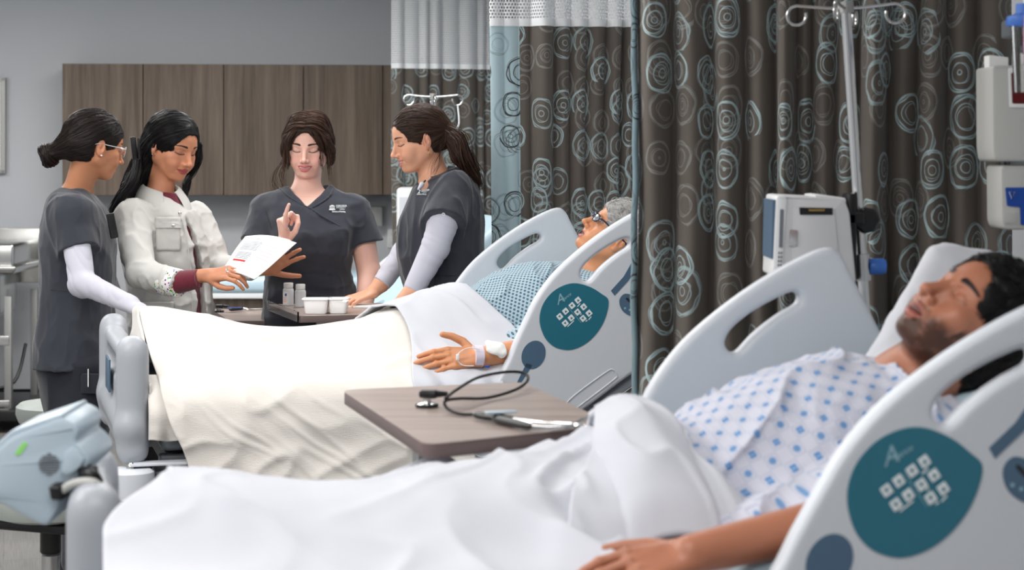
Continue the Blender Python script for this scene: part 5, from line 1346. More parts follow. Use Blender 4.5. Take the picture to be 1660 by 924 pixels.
def rebox(prim, pts, m):
    pts = np.array(pts, float); return prim[0], pts.min(0)-m, pts.max(0)+m
def d_wedge(apex, hw, ztop, y0, y1, side=0.0):
    """a V opening: apex point, half width at ztop, depth range y0..y1"""
    ax, az = apex[0], apex[2]; k = hw/(ztop-az); c = 1/math.sqrt(1+k*k)
    def f(p):
        z = p[..., 2]; d = (np.abs(p[..., 0]-ax-side*(z-az))-k*(z-az))*c
        return np.maximum(np.maximum(d, z-ztop), np.maximum(y0-p[..., 1], p[..., 1]-y1))
    return f, np.array([ax-hw-abs(side)*(ztop-az), y0, az]), np.array([ax+hw+abs(side)*(ztop-az), y1, ztop])
def person_body(name, e, fr, hp, skincol, lip, brow, arms, neck, chest=None, mat_=None, ba=.12, hv=.0019):
    """head + neck + arms + trunk as one mesh"""
    S = SDF(); head_sdf(S, fr, hp); nb, nr = neck[0], neck[1]
    a = fr.w((0, -.022, -.055)); S.add(d_cone(a, nb, nr*fr.sc, nr*1.02*fr.sc), .02)
    S.add(d_cone(fr.w((0, .005, -.07)), lerp(a, nb, .6)+fr.d((0, .008, 0)), .030*fr.sc, .035), .02)
    if chest: 
        for c in chest: S.add(c, .03)
    pieces = [None]; v, f = S.mesh(hv); v = smooth_mesh(v, f, 1, .35); nh = len(v); L = [(v, f, True)]
    for A in arms:
        S2 = SDF(); A(S2); v, f = S2.mesh(.0020); v = smooth_mesh(v, f, 1, .4); L.append((v, f, False))
    mb = MB()
    for v, f, ish in L:
        c = np.tile(np.array(skincol, float), (len(v), 1)); mott = (1+.05*vnoise(v*25))[:, None]; c = c*mott
        if ish: c = head_col(fr.loc(v), c, hp, skincol, lip, brow, ba=ba)
        mb.add(v, f, 0, c)
    return mb.build('body', mat_ or SKIN, e, vcol=True, angle=180, fixn=False)
def hair_obj(e, S, h, dirfn, ncol, n=1400, steps=18, step=.008, rad=.0011, extra=None, lift=.0012, disp=.0015, seed=4, name='hair', wav=0.0, spread=.5, sel=None):
    S.disp(lambda p: disp*vnoise(p*np.array([120, 120, 120], np.float32), 5)+disp*1.4*vnoise(p*45, 6), .03)
    g = S.grid(h, pad=.016); v, f = surface_nets(*g); v = smooth_mesh(v, f, 1); rng = np.random.RandomState(seed)
    cf = lambda r: np.array(ncol)[None]*(1+spread*(r[:, None]*2-.8)); mb = MB(); mb.add(v, f, 0, np.array(ncol)*.7)
    w = v if sel is None else v[sel(v)]
    seeds = w[rng.choice(len(w), min(n, len(w)), replace=False)]
    hair_strands(mb, g, seeds, dirfn, steps, step, rad, lift, rng, colf=cf, wav=wav)
    if extra: extra(mb, rng, cf)
    return mb.build(name, HAIRM, e, vcol=True, angle=180, fixn=False)
def loose(mb, rng, cf, guides, n, jit, rad, n_pts=26, conv=.35, wob=.002):
    """strands that follow a guide path"""
    for k in range(n):
        g = guides[rng.randint(len(guides))]; p = smooth_path(g, n_pts); t = np.linspace(0, 1, len(p))[:, None]
        o = rng.randn(3)*jit; o2 = rng.randn(3)*jit; q = p+o*(.35+.65*np.sin(t*math.pi)**.5)+o2*t*conv+wob*np.stack([np.sin(t[:, 0]*9+rng.rand()*6), np.sin(t[:, 0]*11+rng.rand()*6), np.sin(t[:, 0]*8+rng.rand()*6)], 1)*t
        r = rad*(.6+.7*rng.rand())*np.minimum(1, (1-t[:, 0])*4+.1); mb.tube(q, r, 4, caps=False, col=cf(rng.rand(1))[0])
def toward(target, mix=None):
    T = np.array(target, float)
    def f(p, s, g): 
        v = T-p; v = v/(np.linalg.norm(v, axis=1)[:, None]+1e-9); return v if mix is None else v+np.array(mix)
    return f
def glasses(e, label, fr, col, lens, r=.0016, tint=None, eyes=.0315, hgt=.017, wid=.023, yf=.094):
    g = empty('eyeglasses', fr.w((0, yf, 0)), label, 'eyeglasses')
    mb = MB()
    for s in (-1, 1):
        pts = [fr.w((s*eyes+wid*math.copysign(abs(math.cos(a))**.75, math.cos(a)), yf-.006*abs(math.cos(a))*(1 if math.cos(a)*s > 0 else 0), -.003+hgt*math.copysign(abs(math.sin(a))**.75, math.sin(a)))) for a in np.linspace(0, 2*math.pi, 40, endpoint=False)]
        mb.tube(pts, r, 6, closed=True)
        LM = MB(); c = np.mean(pts, 0); LM.add([c]+pts, [[0, i+1, (i+1) % 40+1] for i in range(40)]); 
        lo = LM.build('lens', lens, g, angle=180)
        mb.tube(smooth_path([fr.w((s*(eyes+wid), yf-.006, .004)), fr.w((s*.0745, yf-.02, .006)), fr.w((s*.0795, .02, .004)), fr.w((s*.0800, -.012, .004)), fr.w((s*.0775, -.040, -.006))], 24), r*1.15, 6)
    mb.tube(smooth_path([fr.w((-.010, yf, .003)), fr.w((0, yf+.002, .006)), fr.w((.010, yf, .003))], 10), r, 6)
    mb.build('frame', col, g); return g

# ================================================================= 1: woman with a bun, far left
Y1 = 7.15
e1 = empty('person', (P(125, 0, Y1)[0], Y1, 0), 'woman with a dark bun and clear glasses in charcoal scrubs over a white undershirt', 'person')
h1 = hf((.80, .52, -.22), (.12, .05, 1), (198.5, 264), Y1, 1.04)
nb1 = P(122, 322, Y1+.02)
def hand_fr(w, tip, back, sc=.95):
    d = nrm(np.array(tip)-np.array(w)); b = np.array(back, float); b = nrm(b-d*(b @ d)); x = np.cross(d, b); return Fr(w, np.stack([x, d, b], 1), sc)
def arm1(S):
    el = P(132, 462, 6.92); wr = P(208, 494, 6.78); sh = P(116, 345, 7.0)
    limb(S, [sh, el, wr], [.036, .032, .022]); hand_sdf(S, hand_fr(wr, P(236, 502, 6.72), (.2, -.2, 1), .82), curls=[(35, 45, 25)]*4, mirror=-1)
skin1 = srgb(190, 130, 96)
person_body('body', e1, h1, dict(mouth='smirk', lips=.9, nose=.95, brow=1.1), skin1, srgb(168, 92, 84), srgb(40, 26, 20), [arm1], (nb1, .047), chest=[d_cone(nb1, P(112, 345, Y1+.06), .05, .05), d_cone(nb1, P(120, 352, Y1), .05, .06)])
# scrub top
S = SDF()
S.add(torso_loft([(306, 98, 140, .05, 0), (316, 84, 152, .10, 0), (335, 75, 168, .155, 0), (365, 67, 180, .17, 0), (400, 64, 186, .165, 0), (440, 66, 187, .155, 0), (470, 69, 183, .150, 0), (500, 66, 184, .16, 0), (545, 60, 186, .18, 0), (592, 57, 188, .19, 0)], Y1), 0)
S.add(d_cone(P(118, 350, 7.02), P(128, 404, 6.985), .074, .068, cap=True), .03); S.add(d_cone(P(100, 328, 7.1), P(120, 350, 7.02), .05, .066), .03)
S.add(d_cone(P(118, 345, 7.3), P(150, 400, 7.3), .07, .06), .03)
S.sub(d_cone(nb1+V(0, 0, -.03), nb1+V(.01, 0, .08), .055, .058), .006)
S.disp(wrinkle(.007, (9, 9, 5), 3), .02); S.disp(wrinkle(.003, (24, 24, 12), 5, 4), .02)
top1 = mk('scrub_top', S, .0042, M['scrub'], e1)
MB().tube([P(x, y, 6.985) for x, y in [(82, 470), (100, 472), (118, 472)]], .0012, 6).build('waist_seam', M['scrub_seam'], top1)
def ring(c, ax, r, n=40, flat=1.0):
    ax = nrm(ax); u = nrm(np.cross(ax, V(.3, .1, 1))); w = np.cross(ax, u); return [c+r*(math.cos(a)*u+math.sin(a)*w*flat) for a in np.linspace(0, 2*math.pi, n, endpoint=False)]
MB().tube(ring(nb1+V(-.002, 0, .010), V(.25, 0, 1), .0595), .0045, 8, closed=True).build('neckband', M['scrub'], top1)
# trousers
S = SDF()
S.add(torso_loft([(560, 64, 182, .16, 0), (600, 62, 184, .165, 0), (640, 70, 184, .16, 0), (690, 82, 184, .14, 0)], Y1), 0)
for dx, dy, k in ((8, -.085, 0), (-4, .10, 1)):
    S.add(d_chain([P(126+dx, 600, Y1+dy), P(132+dx, 740, Y1+dy*1.1), P(124+dx, 905, Y1+dy*1.1)], [.098, .082, .072]), .03)
S.disp(wrinkle(.008, (8, 8, 5), 13), .02); mk('scrub_trousers', S, .006, M['scrub_shaded'], e1)
for dx, dy in ((8, -.09), (-4, .11)):
    c = P(124+dx, 0, Y1+dy*1.1); S = SDF(); S.add(d_ell((c[0]+.06, c[1], .035), (.13, .045, .035))); S.sub(d_box((c[0], c[1], -.03), (.3, .2, .031))); S.add(d_cone((c[0], c[1], .03), (c[0], c[1], .12), .045, .042), .02); mk('shoe', S, .006, M['black'], e1)
MB().box(P(152, 622, 6.965), (.045, .004, .035), F=(-.1, -1, 0), bev=.003).build('cargo_pocket', M['scrub_shaded'], e1)
MB().tube([P(143, 598, 6.955), P(143, 627, 6.955)], .0022, 8).build('pen', M['white_pl'], e1)
S = SDF(); limb(S, [P(118, 350, 7.02), P(133, 458, 6.92), P(214, 494, 6.77)], [.053, .046, .032]); S.add(d_ell(P(133, 462, 6.92), (.045, .045, .045)), .02)
S.add(d_cone(P(206, 492, 6.78), P(224, 501, 6.74), .030, .034, flat=(0, 0, 1), fs=.7), .01)
S.disp(lambda p: .0035*ridge(vnoise(np.stack([(p[:, 0]+p[:, 2]*.6)*38, p[:, 1]*12, p[:, 2]*10], -1), 3), 3), .02)
mk('undershirt_sleeve', S, .0035, M['knit_white'], e1)
S = SDF(); S.add(d_cone(P(150, 400, 7.3), P(182, 478, 7.28), .046, .036)); mk('undershirt_sleeve', S, .005, M['knit_white'], e1)
MB().box(P(182, 366, 7.04), (.014, .006, .045), F=(.5, -1, 0), U=(-.22, 0, 1), bev=.004).build('badge_holder', M['black'], e1)
# hair
def cap(fr, off=.012, back=.010):
    S = SDF(); S.add(d_ell((0, -.016, .030), (.0725+off, .098+back, .083+off)), 0, fr); S.add(d_ell((0, -.030, -.010), (.066+off*.7, .075+back, .070)), .02, fr); return S
S = cap(h1, .011, .010); bun = P(80, 250, Y1-.03)
S.sub(d_ellR((0, .098, -.058), (.085, .060, .118), F=(0, 1, .25), U=(0, -.25, 1)), .010, h1)
for s in (-1, 1): S.sub(d_ell((s*.085, -.006, -.020), (.030, .026, .036)), .008, h1); S.sub(d_ell((s*.075, .050, -.062), (.040, .058, .058)), .010, h1)
S.sub(d_box((0, -.02, -.125), (.12, .12, .055)), .01, h1)
S.add(d_cone(h1.w((0, -.09, -.02)), bun, .040, .030), .03)
gb = h1.w((0, -.060, .0)) 
def x1(mb, rng, cf):
    ax = nrm(bun-h1.w((0, -.05, 0))); u = nrm(np.cross(ax, V(0, 1, .2))); w = np.cross(ax, u)
    for k in range(420):
        r0 = .012+.034*rng.rand()**.7; a0 = rng.rand()*6.28; tl = (rng.rand()-.5)*.9; n = 22; t = np.linspace(0, 4.2+rng.rand()*2, n)
        hgt = (rng.rand()-.5)*.055; rr = r0*math.sqrt(max(.15, 1-(hgt/.034)**2)); c = bun+V(-.004, 0, -.004)
        u2 = nrm(u+ax*tl); q = np.array([c+ax*hgt*.75+(rr*math.cos(a0+x)*u2+rr*1.05*math.sin(a0+x)*w) for x in t]); mb.tube(q, .0018, 4, caps=False, col=cf(rng.rand(1))[0])
S.add(d_ell(bun, (.032, .032, .034)), .012)
hair_obj(e1, S, .0036, toward(bun), srgb(26, 19, 17), n=3000, steps=20, step=.0085, rad=.0008, extra=x1, spread=.9)
ear = h1.w((-.082, -.006, -.036)) 
for s in (-1, 1): MB().lathe([(.0001, -.0035), (.0028, -.002), (.0037, 0), (.0028, .0025), (.0001, .0037)], Fr(h1.w((s*.0825, -.002, -.036))), 16).build('earring', M['pearl'], e1)
glasses(e1, 'clear-framed eyeglasses worn by the woman with the bun', h1, mat('clear_frame', srgb(225, 226, 230), .12, trans=.5, ior=1.3), M['clear'], r=.0017, yf=.096)

# ================================================================= 2: white jacket
Y2 = 7.5
e2 = empty('person', (P(262, 0, Y2)[0], Y2, 0), 'woman with long black hair in a white jacket over a maroon shirt, reading sheets', 'person')
h2 = hf((.76, -.60, -.30), (.06, .03, 1), (308.5, 268.5), Y2, 1.06)
nb2 = P(258, 322, Y2)
wrR = P(338, 446, 7.12); tipR = P(384, 440, 7.06)
def arm2a(S):
    limb(S, [P(262, 455, 7.18), wrR], [.028, .025]); hand_sdf(S, hand_fr(wrR, tipR, (-.1, -.55, .65), .98), curls=[(22, 38, 20), (28, 42, 22), (34, 46, 25), (40, 50, 25)], thumb=[(.45, .85, -.5), (.15, .95, -.3), (0, 1, -.1)], mirror=1)
wrL = P(432, 436, 7.42); 
def arm2b(S):
    limb(S, [P(350, 442, 7.55), wrL], [.036, .024]); hand_sdf(S, hand_fr(wrL, P(478, 402, 7.36), (.25, .9, .3), 1.0), curls=[(4, 12, 10), (8, 14, 10), (12, 16, 12), (20, 24, 16)], spread=[12, 3, -6, -22], thumb=[(.8, .5, .3), (.7, .7, .2), (.6, .8, .1)], mirror=-1)
skin2 = srgb(198, 136, 104)
person_body('body', e2, h2, dict(mouth='smirk', lips=1.05, nose=1.1, brow=1.0, lash=1.3, lid=.3), skin2, srgb(160, 66, 66), srgb(24, 16, 14), [arm2a, arm2b], (nb2, .046), chest=[d_cone(nb2, P(268, 350, Y2), .05, .06)])
S = SDF()
S.add(torso_loft([(312, 236, 278, .06, 0), (326, 208, 298, .11, 0), (345, 194, 318, .14, 0), (380, 190, 334, .15, 0), (420, 196, 340, .15, 0), (460, 205, 340, .14, 0), (500, 208, 344, .15, 0), (560, 206, 348, .16, 0), (640, 210, 342, .16, 0)], Y2), 0)
S.add(d_cone(P(214, 350, 7.38), P(228, 440, 7.24), .066, .056), .025); S.add(d_cone(P(228, 444, 7.24), P(290, 459, 7.14), .056, .046, cap=True), .012)
S.add(d_cone(P(320, 352, 7.6), P(352, 430, 7.56), .058, .050), .025); S.add(d_cone(P(352, 432, 7.56), P(405, 436, 7.48), .050, .040), .012)
# front opening
S.sub(d_chain([P(299, 340, 7.39), P(315, 385, 7.40), P(326, 440, 7.41), P(329, 500, 7.41), P(331, 600, 7.41)], [.005, .013, .020, .024, .026], flat=nrm((.6, -.8, 0)), fs=5.0), .003)
S.sub(d_cone(nb2+V(0, 0, -.02), nb2+V(.02, -.01, .09), .052, .060), .006)
S.disp(wrinkle(.009, (9, 9, 9), 23), .02); S.disp(wrinkle(.004, (22, 22, 22), 25, 4), .02)
jk = mk('jacket', S, .0042, M['jacket'], e2)
S = SDF(); S.add(torso_loft([(312, 255, 292, .06, -.0), (330, 236, 300, .07, -.01), (345, 226, 310, .10, -.01), (400, 222, 322, .115, 0), (460, 228, 326, .11, 0), (560, 226, 334, .12, 0)], Y2-.006), 0); S.sub(d_cone(nb2+V(0, 0, -.01), nb2+V(.02, -.01, .09), .047, .052), .004); S.disp(wrinkle(.005, (14, 14, 7), 29), .02)
mk('shirt', S, .005, M['maroon'], e2)
S = SDF(); S.add(d_cone(P(280, 459, 7.155), P(322, 452, 7.12), .043, .034, cap=True)); S.disp(lambda p: .0012*np.sin((p[:, 0])*900), .01); mk('knit_cuff', S, .003, M['maroon'], e2)
# floral cuff: cloth band with small printed blossoms
mfl = mat('floral_print', srgb(238, 236, 234), .8); g = NT(mfl); tc = g.n('TexCoord'); vo = g.n('TexVoronoi'); g.l(tc.outputs['Object'], vo.inputs['Vector']); vo.inputs['Scale'].default_value = 95
hs = g.n('HueSaturation'); g.l(vo.outputs['Color'], hs.inputs['Color']); hs.inputs['Saturation'].default_value = 1.3; hs.inputs['Value'].default_value = .6
g.l(g.mix(g.m('LESS_THAN', vo.outputs['Distance'], .36), srgb(238, 236, 234), hs.outputs[0]), g.b.inputs['Base Color'])
S = SDF(); S.add(d_cone(P(268, 455, 7.177), P(291, 459.5, 7.138), .054, .051, cap=True)); S.sub(d_cone(P(255, 452, 7.197), P(268, 455, 7.177), .057, .051), .001); mk('turned_cuff', S, .003, mfl, e2)
# collar
def collar(e, nb, F, m, r0=.050, r1=.085, drop=.045, open_=.62):
    R = frameFU(F, (0, 0, 1)); G = []
    for a in np.linspace(-math.pi+open_, math.pi-open_, 40):
        d = R @ V(math.sin(a+math.pi), math.cos(a+math.pi), 0); k = abs(a)/math.pi; pt = 0.018*sst(.55, .78, k)
        row = [nb+d*r0+V(0, 0, .012-.030*k*k), nb+d*(r0+.004)+V(0, 0, .034-.045*k*k), nb+d*(r0+.016)+V(0, 0, .032-.050*k*k), nb+d*(r1-.012+pt)+V(0, 0, .010-.055*k*k-pt), nb+d*(r1+pt)+V(0, 0, -.012-.06*k*k-pt*1.5)]
        G.append(row)
    o = MB().grid(np.array(G)).build('collar', m, e, angle=180); sm = o.modifiers.new('thickness', 'SOLIDIFY'); sm.thickness = .004; ss = o.modifiers.new('round', 'SUBSURF'); ss.levels = 1; ss.render_levels = 2; return o
collar(e2, P(261, 310, Y2-.01), (.62, -.78, 0), M['jacket'], r0=.058, r1=.104, open_=.38)
# chest pocket, flap and stitched edges lying on the jacket front
def surf_y(S_, px, py, y0=6.8, y1=7.9):
    """depth at which the sight line through px, py meets the cloth"""
    t = np.linspace(y0, y1, 260); D = V((px-CX)/FPX, 1, -(py-HY)/FPX); pts = (V(0, 0, CAMH)+t[:, None]*D).astype(np.float32); d = np.full(len(t), 9.0, np.float32)
    for mode, f, lo, hi, k in S_.ops:
        if mode == 'u': d = np.minimum(d, f(pts))
    i = np.nonzero(d < 0)[0]; return t[i[0]] if len(i) else None
Sj = SDF(); Sj.add(torso_loft([(312, 236, 278, .06, 0), (326, 208, 298, .11, 0), (345, 194, 318, .14, 0), (380, 190, 334, .15, 0), (420, 196, 340, .15, 0), (460, 205, 340, .14, 0), (500, 208, 344, .15, 0), (560, 206, 348, .16, 0), (640, 210, 342, .16, 0)], Y2), 0)
def on_cloth(S_, pts, r, m, parent, name='seam', closed=False, lift=.003, n=None, y0=6.8, y1=7.9):
    q = []; P_ = smooth_path([(x, y, 0) for x, y in pts], n or 8*len(pts), closed)
    for x, y, _ in P_:
        t = surf_y(S_, x, y, y0, y1)
        if t is not None: q.append(P(x, y, t-lift))
    return MB().tube(q, r, 6, closed=closed).build(name, m, parent) if len(q) > 2 else None
def patch_on(S_, x0, y0_, x1, y1_, m, parent, name, lift=.006, nx=10, ny=10, y0=6.8, y1=7.9, th=.003):
    G = []
    for i in range(nx+1):
        row = []
        for j in range(ny+1):
            x = lerp(x0, x1, i/nx); y = lerp(y0_, y1_, j/ny); t = surf_y(S_, x, y, y0, y1) or 7.4; row.append(P(x, y, t-lift))
        G.append(row)
    o = MB().grid(np.array(G)).build(name, m, parent, angle=180); s_ = o.modifiers.new('thickness', 'SOLIDIFY'); s_.thickness = th; s_.offset = 0; return o
pk = patch_on(Sj, 253, 364, 292, 406, M['jacket'], jk, 'chest_pocket', .012); patch_on(Sj, 251, 352, 294, 370, M['jacket'], jk, 'pocket_flap', .017)
t_ = surf_y(Sj, 281, 366); MB().lathe([(.0001, 0), (.006, 0), (.0065, .002), (.0001, .003)], Fr(P(281, 366, t_-.020), np.stack([V(1, 0, 0), V(0, 0, 1), V(0, -1, 0)], 1)), 20).build('button', M['silver'], jk)
pk2 = patch_on(Sj, 222, 489, 282, 524, M['jacket'], jk, 'hip_pocket', .012)
on_cloth(Sj, [(290, 342), (301, 380), (309, 430), (311, 480), (312, 540)], .0016, M['jacket'], jk, 'placket_edge', lift=.008)
for y in (345, 470, 508):
    x = 300 if y < 400 else 314; t_ = surf_y(Sj, x-8, y)
    if t_: MB().lathe([(.0001, 0), (.006, 0), (.0065, .002), (.0001, .003)], Fr(P(x-8, y, t_-.006), np.stack([V(1, 0, 0), V(0, 0, 1), V(0, -1, 0)], 1)), 20).build('button', M['silver'], jk)
S = SDF(); S.add(torso_loft([(600, 222, 334, .13, 0), (640, 222, 334, .13, 0)], Y2), 0)
for dx in (-24, 26): S.add(d_chain([P(276+dx, 640, Y2), P(276+dx, 780, Y2+.02), P(276+dx, 905, Y2+.02)], [.09, .06, .05]), .03)
mk('trousers', S, .008, M['black_cloth'], e2)
for dx in (-24, 26):
    c = P(276+dx, 0, Y2); S = SDF(); S.add(d_ell((c[0]+.03, c[1]-.04, .035), (.06, .11, .035))); S.sub(d_box((c[0], c[1], -.03), (.3, .3, .031))); S.add(d_cone((c[0], c[1], .03), (c[0], c[1], .12), .04, .04), .02); mk('shoe', S, .006, M['black'], e2)
# ring on a finger
MB().tube(ring(P(368, 438, 7.05), V(.9, -.1, .1), .0098, 20), .0018, 6, closed=True).build('finger_ring', M['silver'], e2)
# hair
S = cap(h2, .013, .010)
S.sub(d_ellR((.004, .104, -.050), (.070, .064, .118), F=(0, 1, .24), U=(-.14, -.24, 1)), .008, h2)
for s in (1,): S.sub(d_ell((s*.088, .012, -.045), (.030, .030, .036)), .006, h2); S.sub(d_ell((s*.070, .058, -.078), (.038, .052, .058)), .010, h2)
S.sub(d_ell((-.07, .066, -.085), (.030, .045, .055)), .01, h2)
S.add(d_chain([h2.w((0, -.075, -.02)), P(222, 290, Y2+.02), P(203, 318, Y2-.06), P(188, 345, Y2-.02)], [.062, .050, .030, .010]), .03)
S.sub(d_cone(nb2+V(.03, -.02, -.04), h2.w((0, .0, -.10)), .052, .050), .01)
S.add(d_chain([h2.w((-.078, .045, .02)), h2.w((-.088, .050, -.03)), h2.w((-.085, .03, -.09)), P(300, 318, Y2+.05)], [.014, .015, .014, .008]), .01)
part = h2.w((-.012, .06, .10))
def dir2(p, s, g):
    q = h2.loc(p); sx = np.where(q[:, 0] > -.012, 1., -1.); up = sst(-.03, .06, q[:, 2])[:, None]
    out = np.stack([sx*1.0, -.9*np.ones(len(q)), -.75*np.ones(len(q))], -1); dn = np.stack([-.10*sx, -.55*np.ones(len(q)), -1.0*np.ones(len(q))], -1)
    return (out*up+dn*(1-up)) @ h2.R.T
def part_guides(fr, px_, ys):
    zs = lambda x, y: .0315+.098*math.sqrt(max(.03, 1-((y+.016)/.126)**2-(x/.0875)**2)); G = []
    for s in (-1, 1):
        for y in ys: G.append([fr.w((px_+s*.001, y, zs(0, y))), fr.w((px_+s*.030, y-.008, zs(.03, y-.008))), fr.w((s*.060, y-.024, zs(.06, y-.024))), fr.w((s*.084, y*.7-.030, .040)), fr.w((s*.087, y*.4-.040, .000))])
    return G
def x2(mb, rng, cf):
    G = []
    for k in range(10):
        a = k/9; st = h2.w((.078-.02*a, -.03-.06*a, .03-.05*a)); G.append([st, h2.w((.070-.03*a, -.075, -.05)), P(220-8*a, 292, Y2-.10+.10*a), P(200-8*a, 322, Y2-.14+.1*a), P(184-4*a, 352-10*a, Y2-.12+.1*a)])
    loose(mb, rng, cf, G, 520, .007, .0014, conv=.8)
    G = [[h2.w((-.082, .04, .03)), h2.w((-.094, .055, -.02)), h2.w((-.088, .045, -.08)), P(300, 300, Y2+.02), P(303, 335, Y2)]]
    loose(mb, rng, cf, G, 60, .004, .0010, conv=.8)
hair_obj(e2, S, .0036, dir2, srgb(14, 12, 14), n=3200, steps=20, step=.0085, rad=.0008, extra=x2, spread=.7)
MB().box(P(217, 240, Y2-.12), (.010, .012, .042), F=(.3, -1, 0), U=(-.12, 0, 1), bev=.004).build('hair_claw', M['black'], e2)
MB().box(P(225, 241, Y2-.13), (.004, .010, .040), F=(.3, -1, 0), U=(-.05, 0, 1), bev=.002).build('hair_claw', M['black'], e2)
MB().lathe([(.0001, -.003), (.003, 0), (.0001, .003)], Fr(h2.w((.084, .0, -.036))), 12).build('earring', M['silver'], e2)

# ---- printed sheets in her hands
def paper_sheet(name, c, label, off, ang=0.0, marks=True, bend=.010):
    """c: four picture corners (top-left, top-right, bottom-right, bottom-left) with depths"""
    C4 = [P(*q) for q in c]; n = 14; G = np.zeros((n, n, 3)); nn = nrm(np.cross(C4[1]-C4[0], C4[3]-C4[0])); nn = nn if nn[1] < 0 else -nn
    for i in range(n):
        for j in range(n):
            u, v = i/(n-1), j/(n-1); p = lerp(lerp(C4[0], C4[1], u), lerp(C4[3], C4[2], u), v); G[i, j] = p+nn*(bend*math.sin(u*math.pi)+off+.006*math.sin(v*math.pi+u*2))
    o = MB().grid(G).build(name, M['paper'], angle=180, uvs=None); sm = o.modifiers.new('thickness', 'SOLIDIFY'); sm.thickness = .0006
    tag(o, label, 'paper')
    if marks:
        rng = np.random.RandomState(2)
        def bar(u0, v0, u1, v1, m, nm='print_line'):
            g_ = []
            for v in (v0, v1):
                g_.append([lerp(lerp(C4[0], C4[1], u), lerp(C4[3], C4[2], u), v)+nn*(bend*math.sin(u*math.pi)+off+.006*math.sin(v*math.pi+u*2)+.0009) for u in np.linspace(u0, u1, 10)])
            MB().grid(np.array(g_)).build(nm, m, o, angle=180)
        G1, G2, G3, RD = (mat('grey_print', srgb(150, 156, 164), .7), mat('pale_print', srgb(196, 200, 206), .7), mat('pink_print', srgb(214, 176, 182), .7), mat('red_print', srgb(190, 30, 40), .7))
        bar(.08, .10, .36, .12, G1); bar(.62, .08, .94, .10, G2)
        for k in range(7): bar(.08, .20+.035*k, .50-.06*rng.rand(), .22+.035*k, G1)
        for k in range(5): bar(.10, .50+.035*k, .48-.06*rng.rand(), .52+.035*k, G1)
        bar(.10, .69, .44, .735, RD, 'red_heading')
        for k in range(6): bar(.58, .18+.075*k, .92-.1*rng.rand(), .195+.075*k, G3)
        for k in range(5): bar(.12, .78+.035*k, .44, .795+.035*k, G2)
        for k in range(4): bar(.56, .70+.06*k, .88-.1*rng.rand(), .712+.06*k, G2)
    return o
paper_sheet('printed_sheet', [(400, 384, 7.36), (482, 397, 7.20), (412, 452, 7.02), (362, 440, 7.12)], 'printed sheet with a red heading line, front sheet held by the white-jacketed woman', .003)
paper_sheet('printed_sheet', [(397, 381, 7.385), (471, 389, 7.24), (402, 447, 7.05), (360, 436, 7.15)], 'plain back sheet just behind the printed one held by the white-jacketed woman', -.006, marks=False)
# ================================================================= 3: centre-parted hair, facing us
Y3 = 7.75
e3 = empty('person', (P(505, 0, Y3)[0], Y3, 0), 'young woman with centre-parted brown hair in charcoal scrubs, raising a pointing finger', 'person')
h3 = hf((-.06, -.97, -.17), (.02, 0, 1), (492, 262), Y3, 1.04)
nb3 = P(497, 312, Y3+.01)
skin3 = srgb(236, 188, 172)
wr3 = P(461, 392, 7.42); 
def arm3a(S):
    el = P(421, 430, 7.64); limb(S, [P(427, 350, Y3-.01), el, wr3], [.046, .040, .026])
    f = hand_fr(wr3, P(456, 356, 7.38), (-.75, -.45, -.1), .98)
    hand_sdf(S, f, curls=[(8, 10, 6), (62, 80, 45), (72, 85, 50), (78, 85, 50)], spread=[10, 2, -3, -8], thumb=[(.30, .75, -.75), (-.2, .85, -.6), (-.6, .75, -.3)], mirror=1)
def arm3b(S):
    el = P(598, 440, Y3-.02); wr = P(590, 505, Y3-.10); limb(S, [P(580, 350, Y3), el, wr], [.055, .045, .030])
    hand_sdf(S, hand_fr(wr, P(578, 545, Y3-.16), (.6, -.6, 0), .95), curls=[(15, 25, 15)]*4, mirror=-1)
person_body('body', e3, h3, dict(mouth='smile', lips=.95, nose=.98, brow=1.08, cheek=1.15, lash=1.2), skin3, srgb(200, 98, 104), srgb(58, 38, 30), [arm3a, arm3b], (nb3, .049), ba=.30,
    chest=[d_cone(nb3, P(460, 336, Y3), .045, .04), d_cone(nb3, P(540, 336, Y3), .045, .04), torso_loft([(318, 462, 536, .06, 0), (335, 445, 556, .100, -.005), (370, 438, 562, .115, -.01)], Y3)])
rows3 = [(301, 462, 536, .045, .0), (312, 438, 558, .08, 0), (330, 420, 582, .11, 0), (352, 420, 582, .13, -.01), (380, 430, 573, .145, -.03), (410, 432, 570, .145, -.03), (440, 433, 568, .13, 0), (470, 430, 574, .14, 0), (500, 426, 582, .15, 0), (531, 422, 588, .155, 0)]
S = SDF(); S.add(torso_loft(rows3, Y3, 2.5), 0)
for s in (-1, 1): S.add(d_ell(P(503+s*33, 378, Y3-.085), (.062, .058, .062)), .035)
S.add(d_cone(P(431, 338, Y3), P(417, 394, Y3-.06), .060, .070, cap=True), .03); S.add(d_cone(P(575, 338, Y3), P(591, 396, Y3-.01), .058, .072, cap=True), .03)
S.sub(d_cone(nb3+V(0, 0, .03), nb3+V(0, 0, .10), .070, .085), .006)
S.sub(d_wedge(P(502, 336, Y3), .108, nb3[2]+.055, Y3-.4, Y3+.01), .004)
S.disp(wrinkle(.007, (8, 8, 6), 33), .02)
S.disp(lambda p: -.010*ridge(vnoise(np.stack([(p[:, 0])*3.5, p[:, 1]*3, p[:, 2]*26+vnoise(p*6)*.9], -1), 7), 4)*np.exp(-((p[:, 2]-.955)/.09)**2), .02)
S.disp(wrinkle(.003, (20, 20, 14), 37, 4), .02)
top3 = mk('scrub_top', S, .0042, M['scrub'], e3)
S3 = SDF(); S3.add(torso_loft(rows3, Y3, 2.5), 0)
for s in (-1, 1): S3.add(d_ell(P(503+s*33, 378, Y3-.085), (.062, .058, .062)), .035)
on_cloth(S3, [(453, 305), (470, 320), (488, 331), (503, 338), (522, 350), (560, 372)], .0034, M['scrub'], top3, 'neck_band', lift=.004)
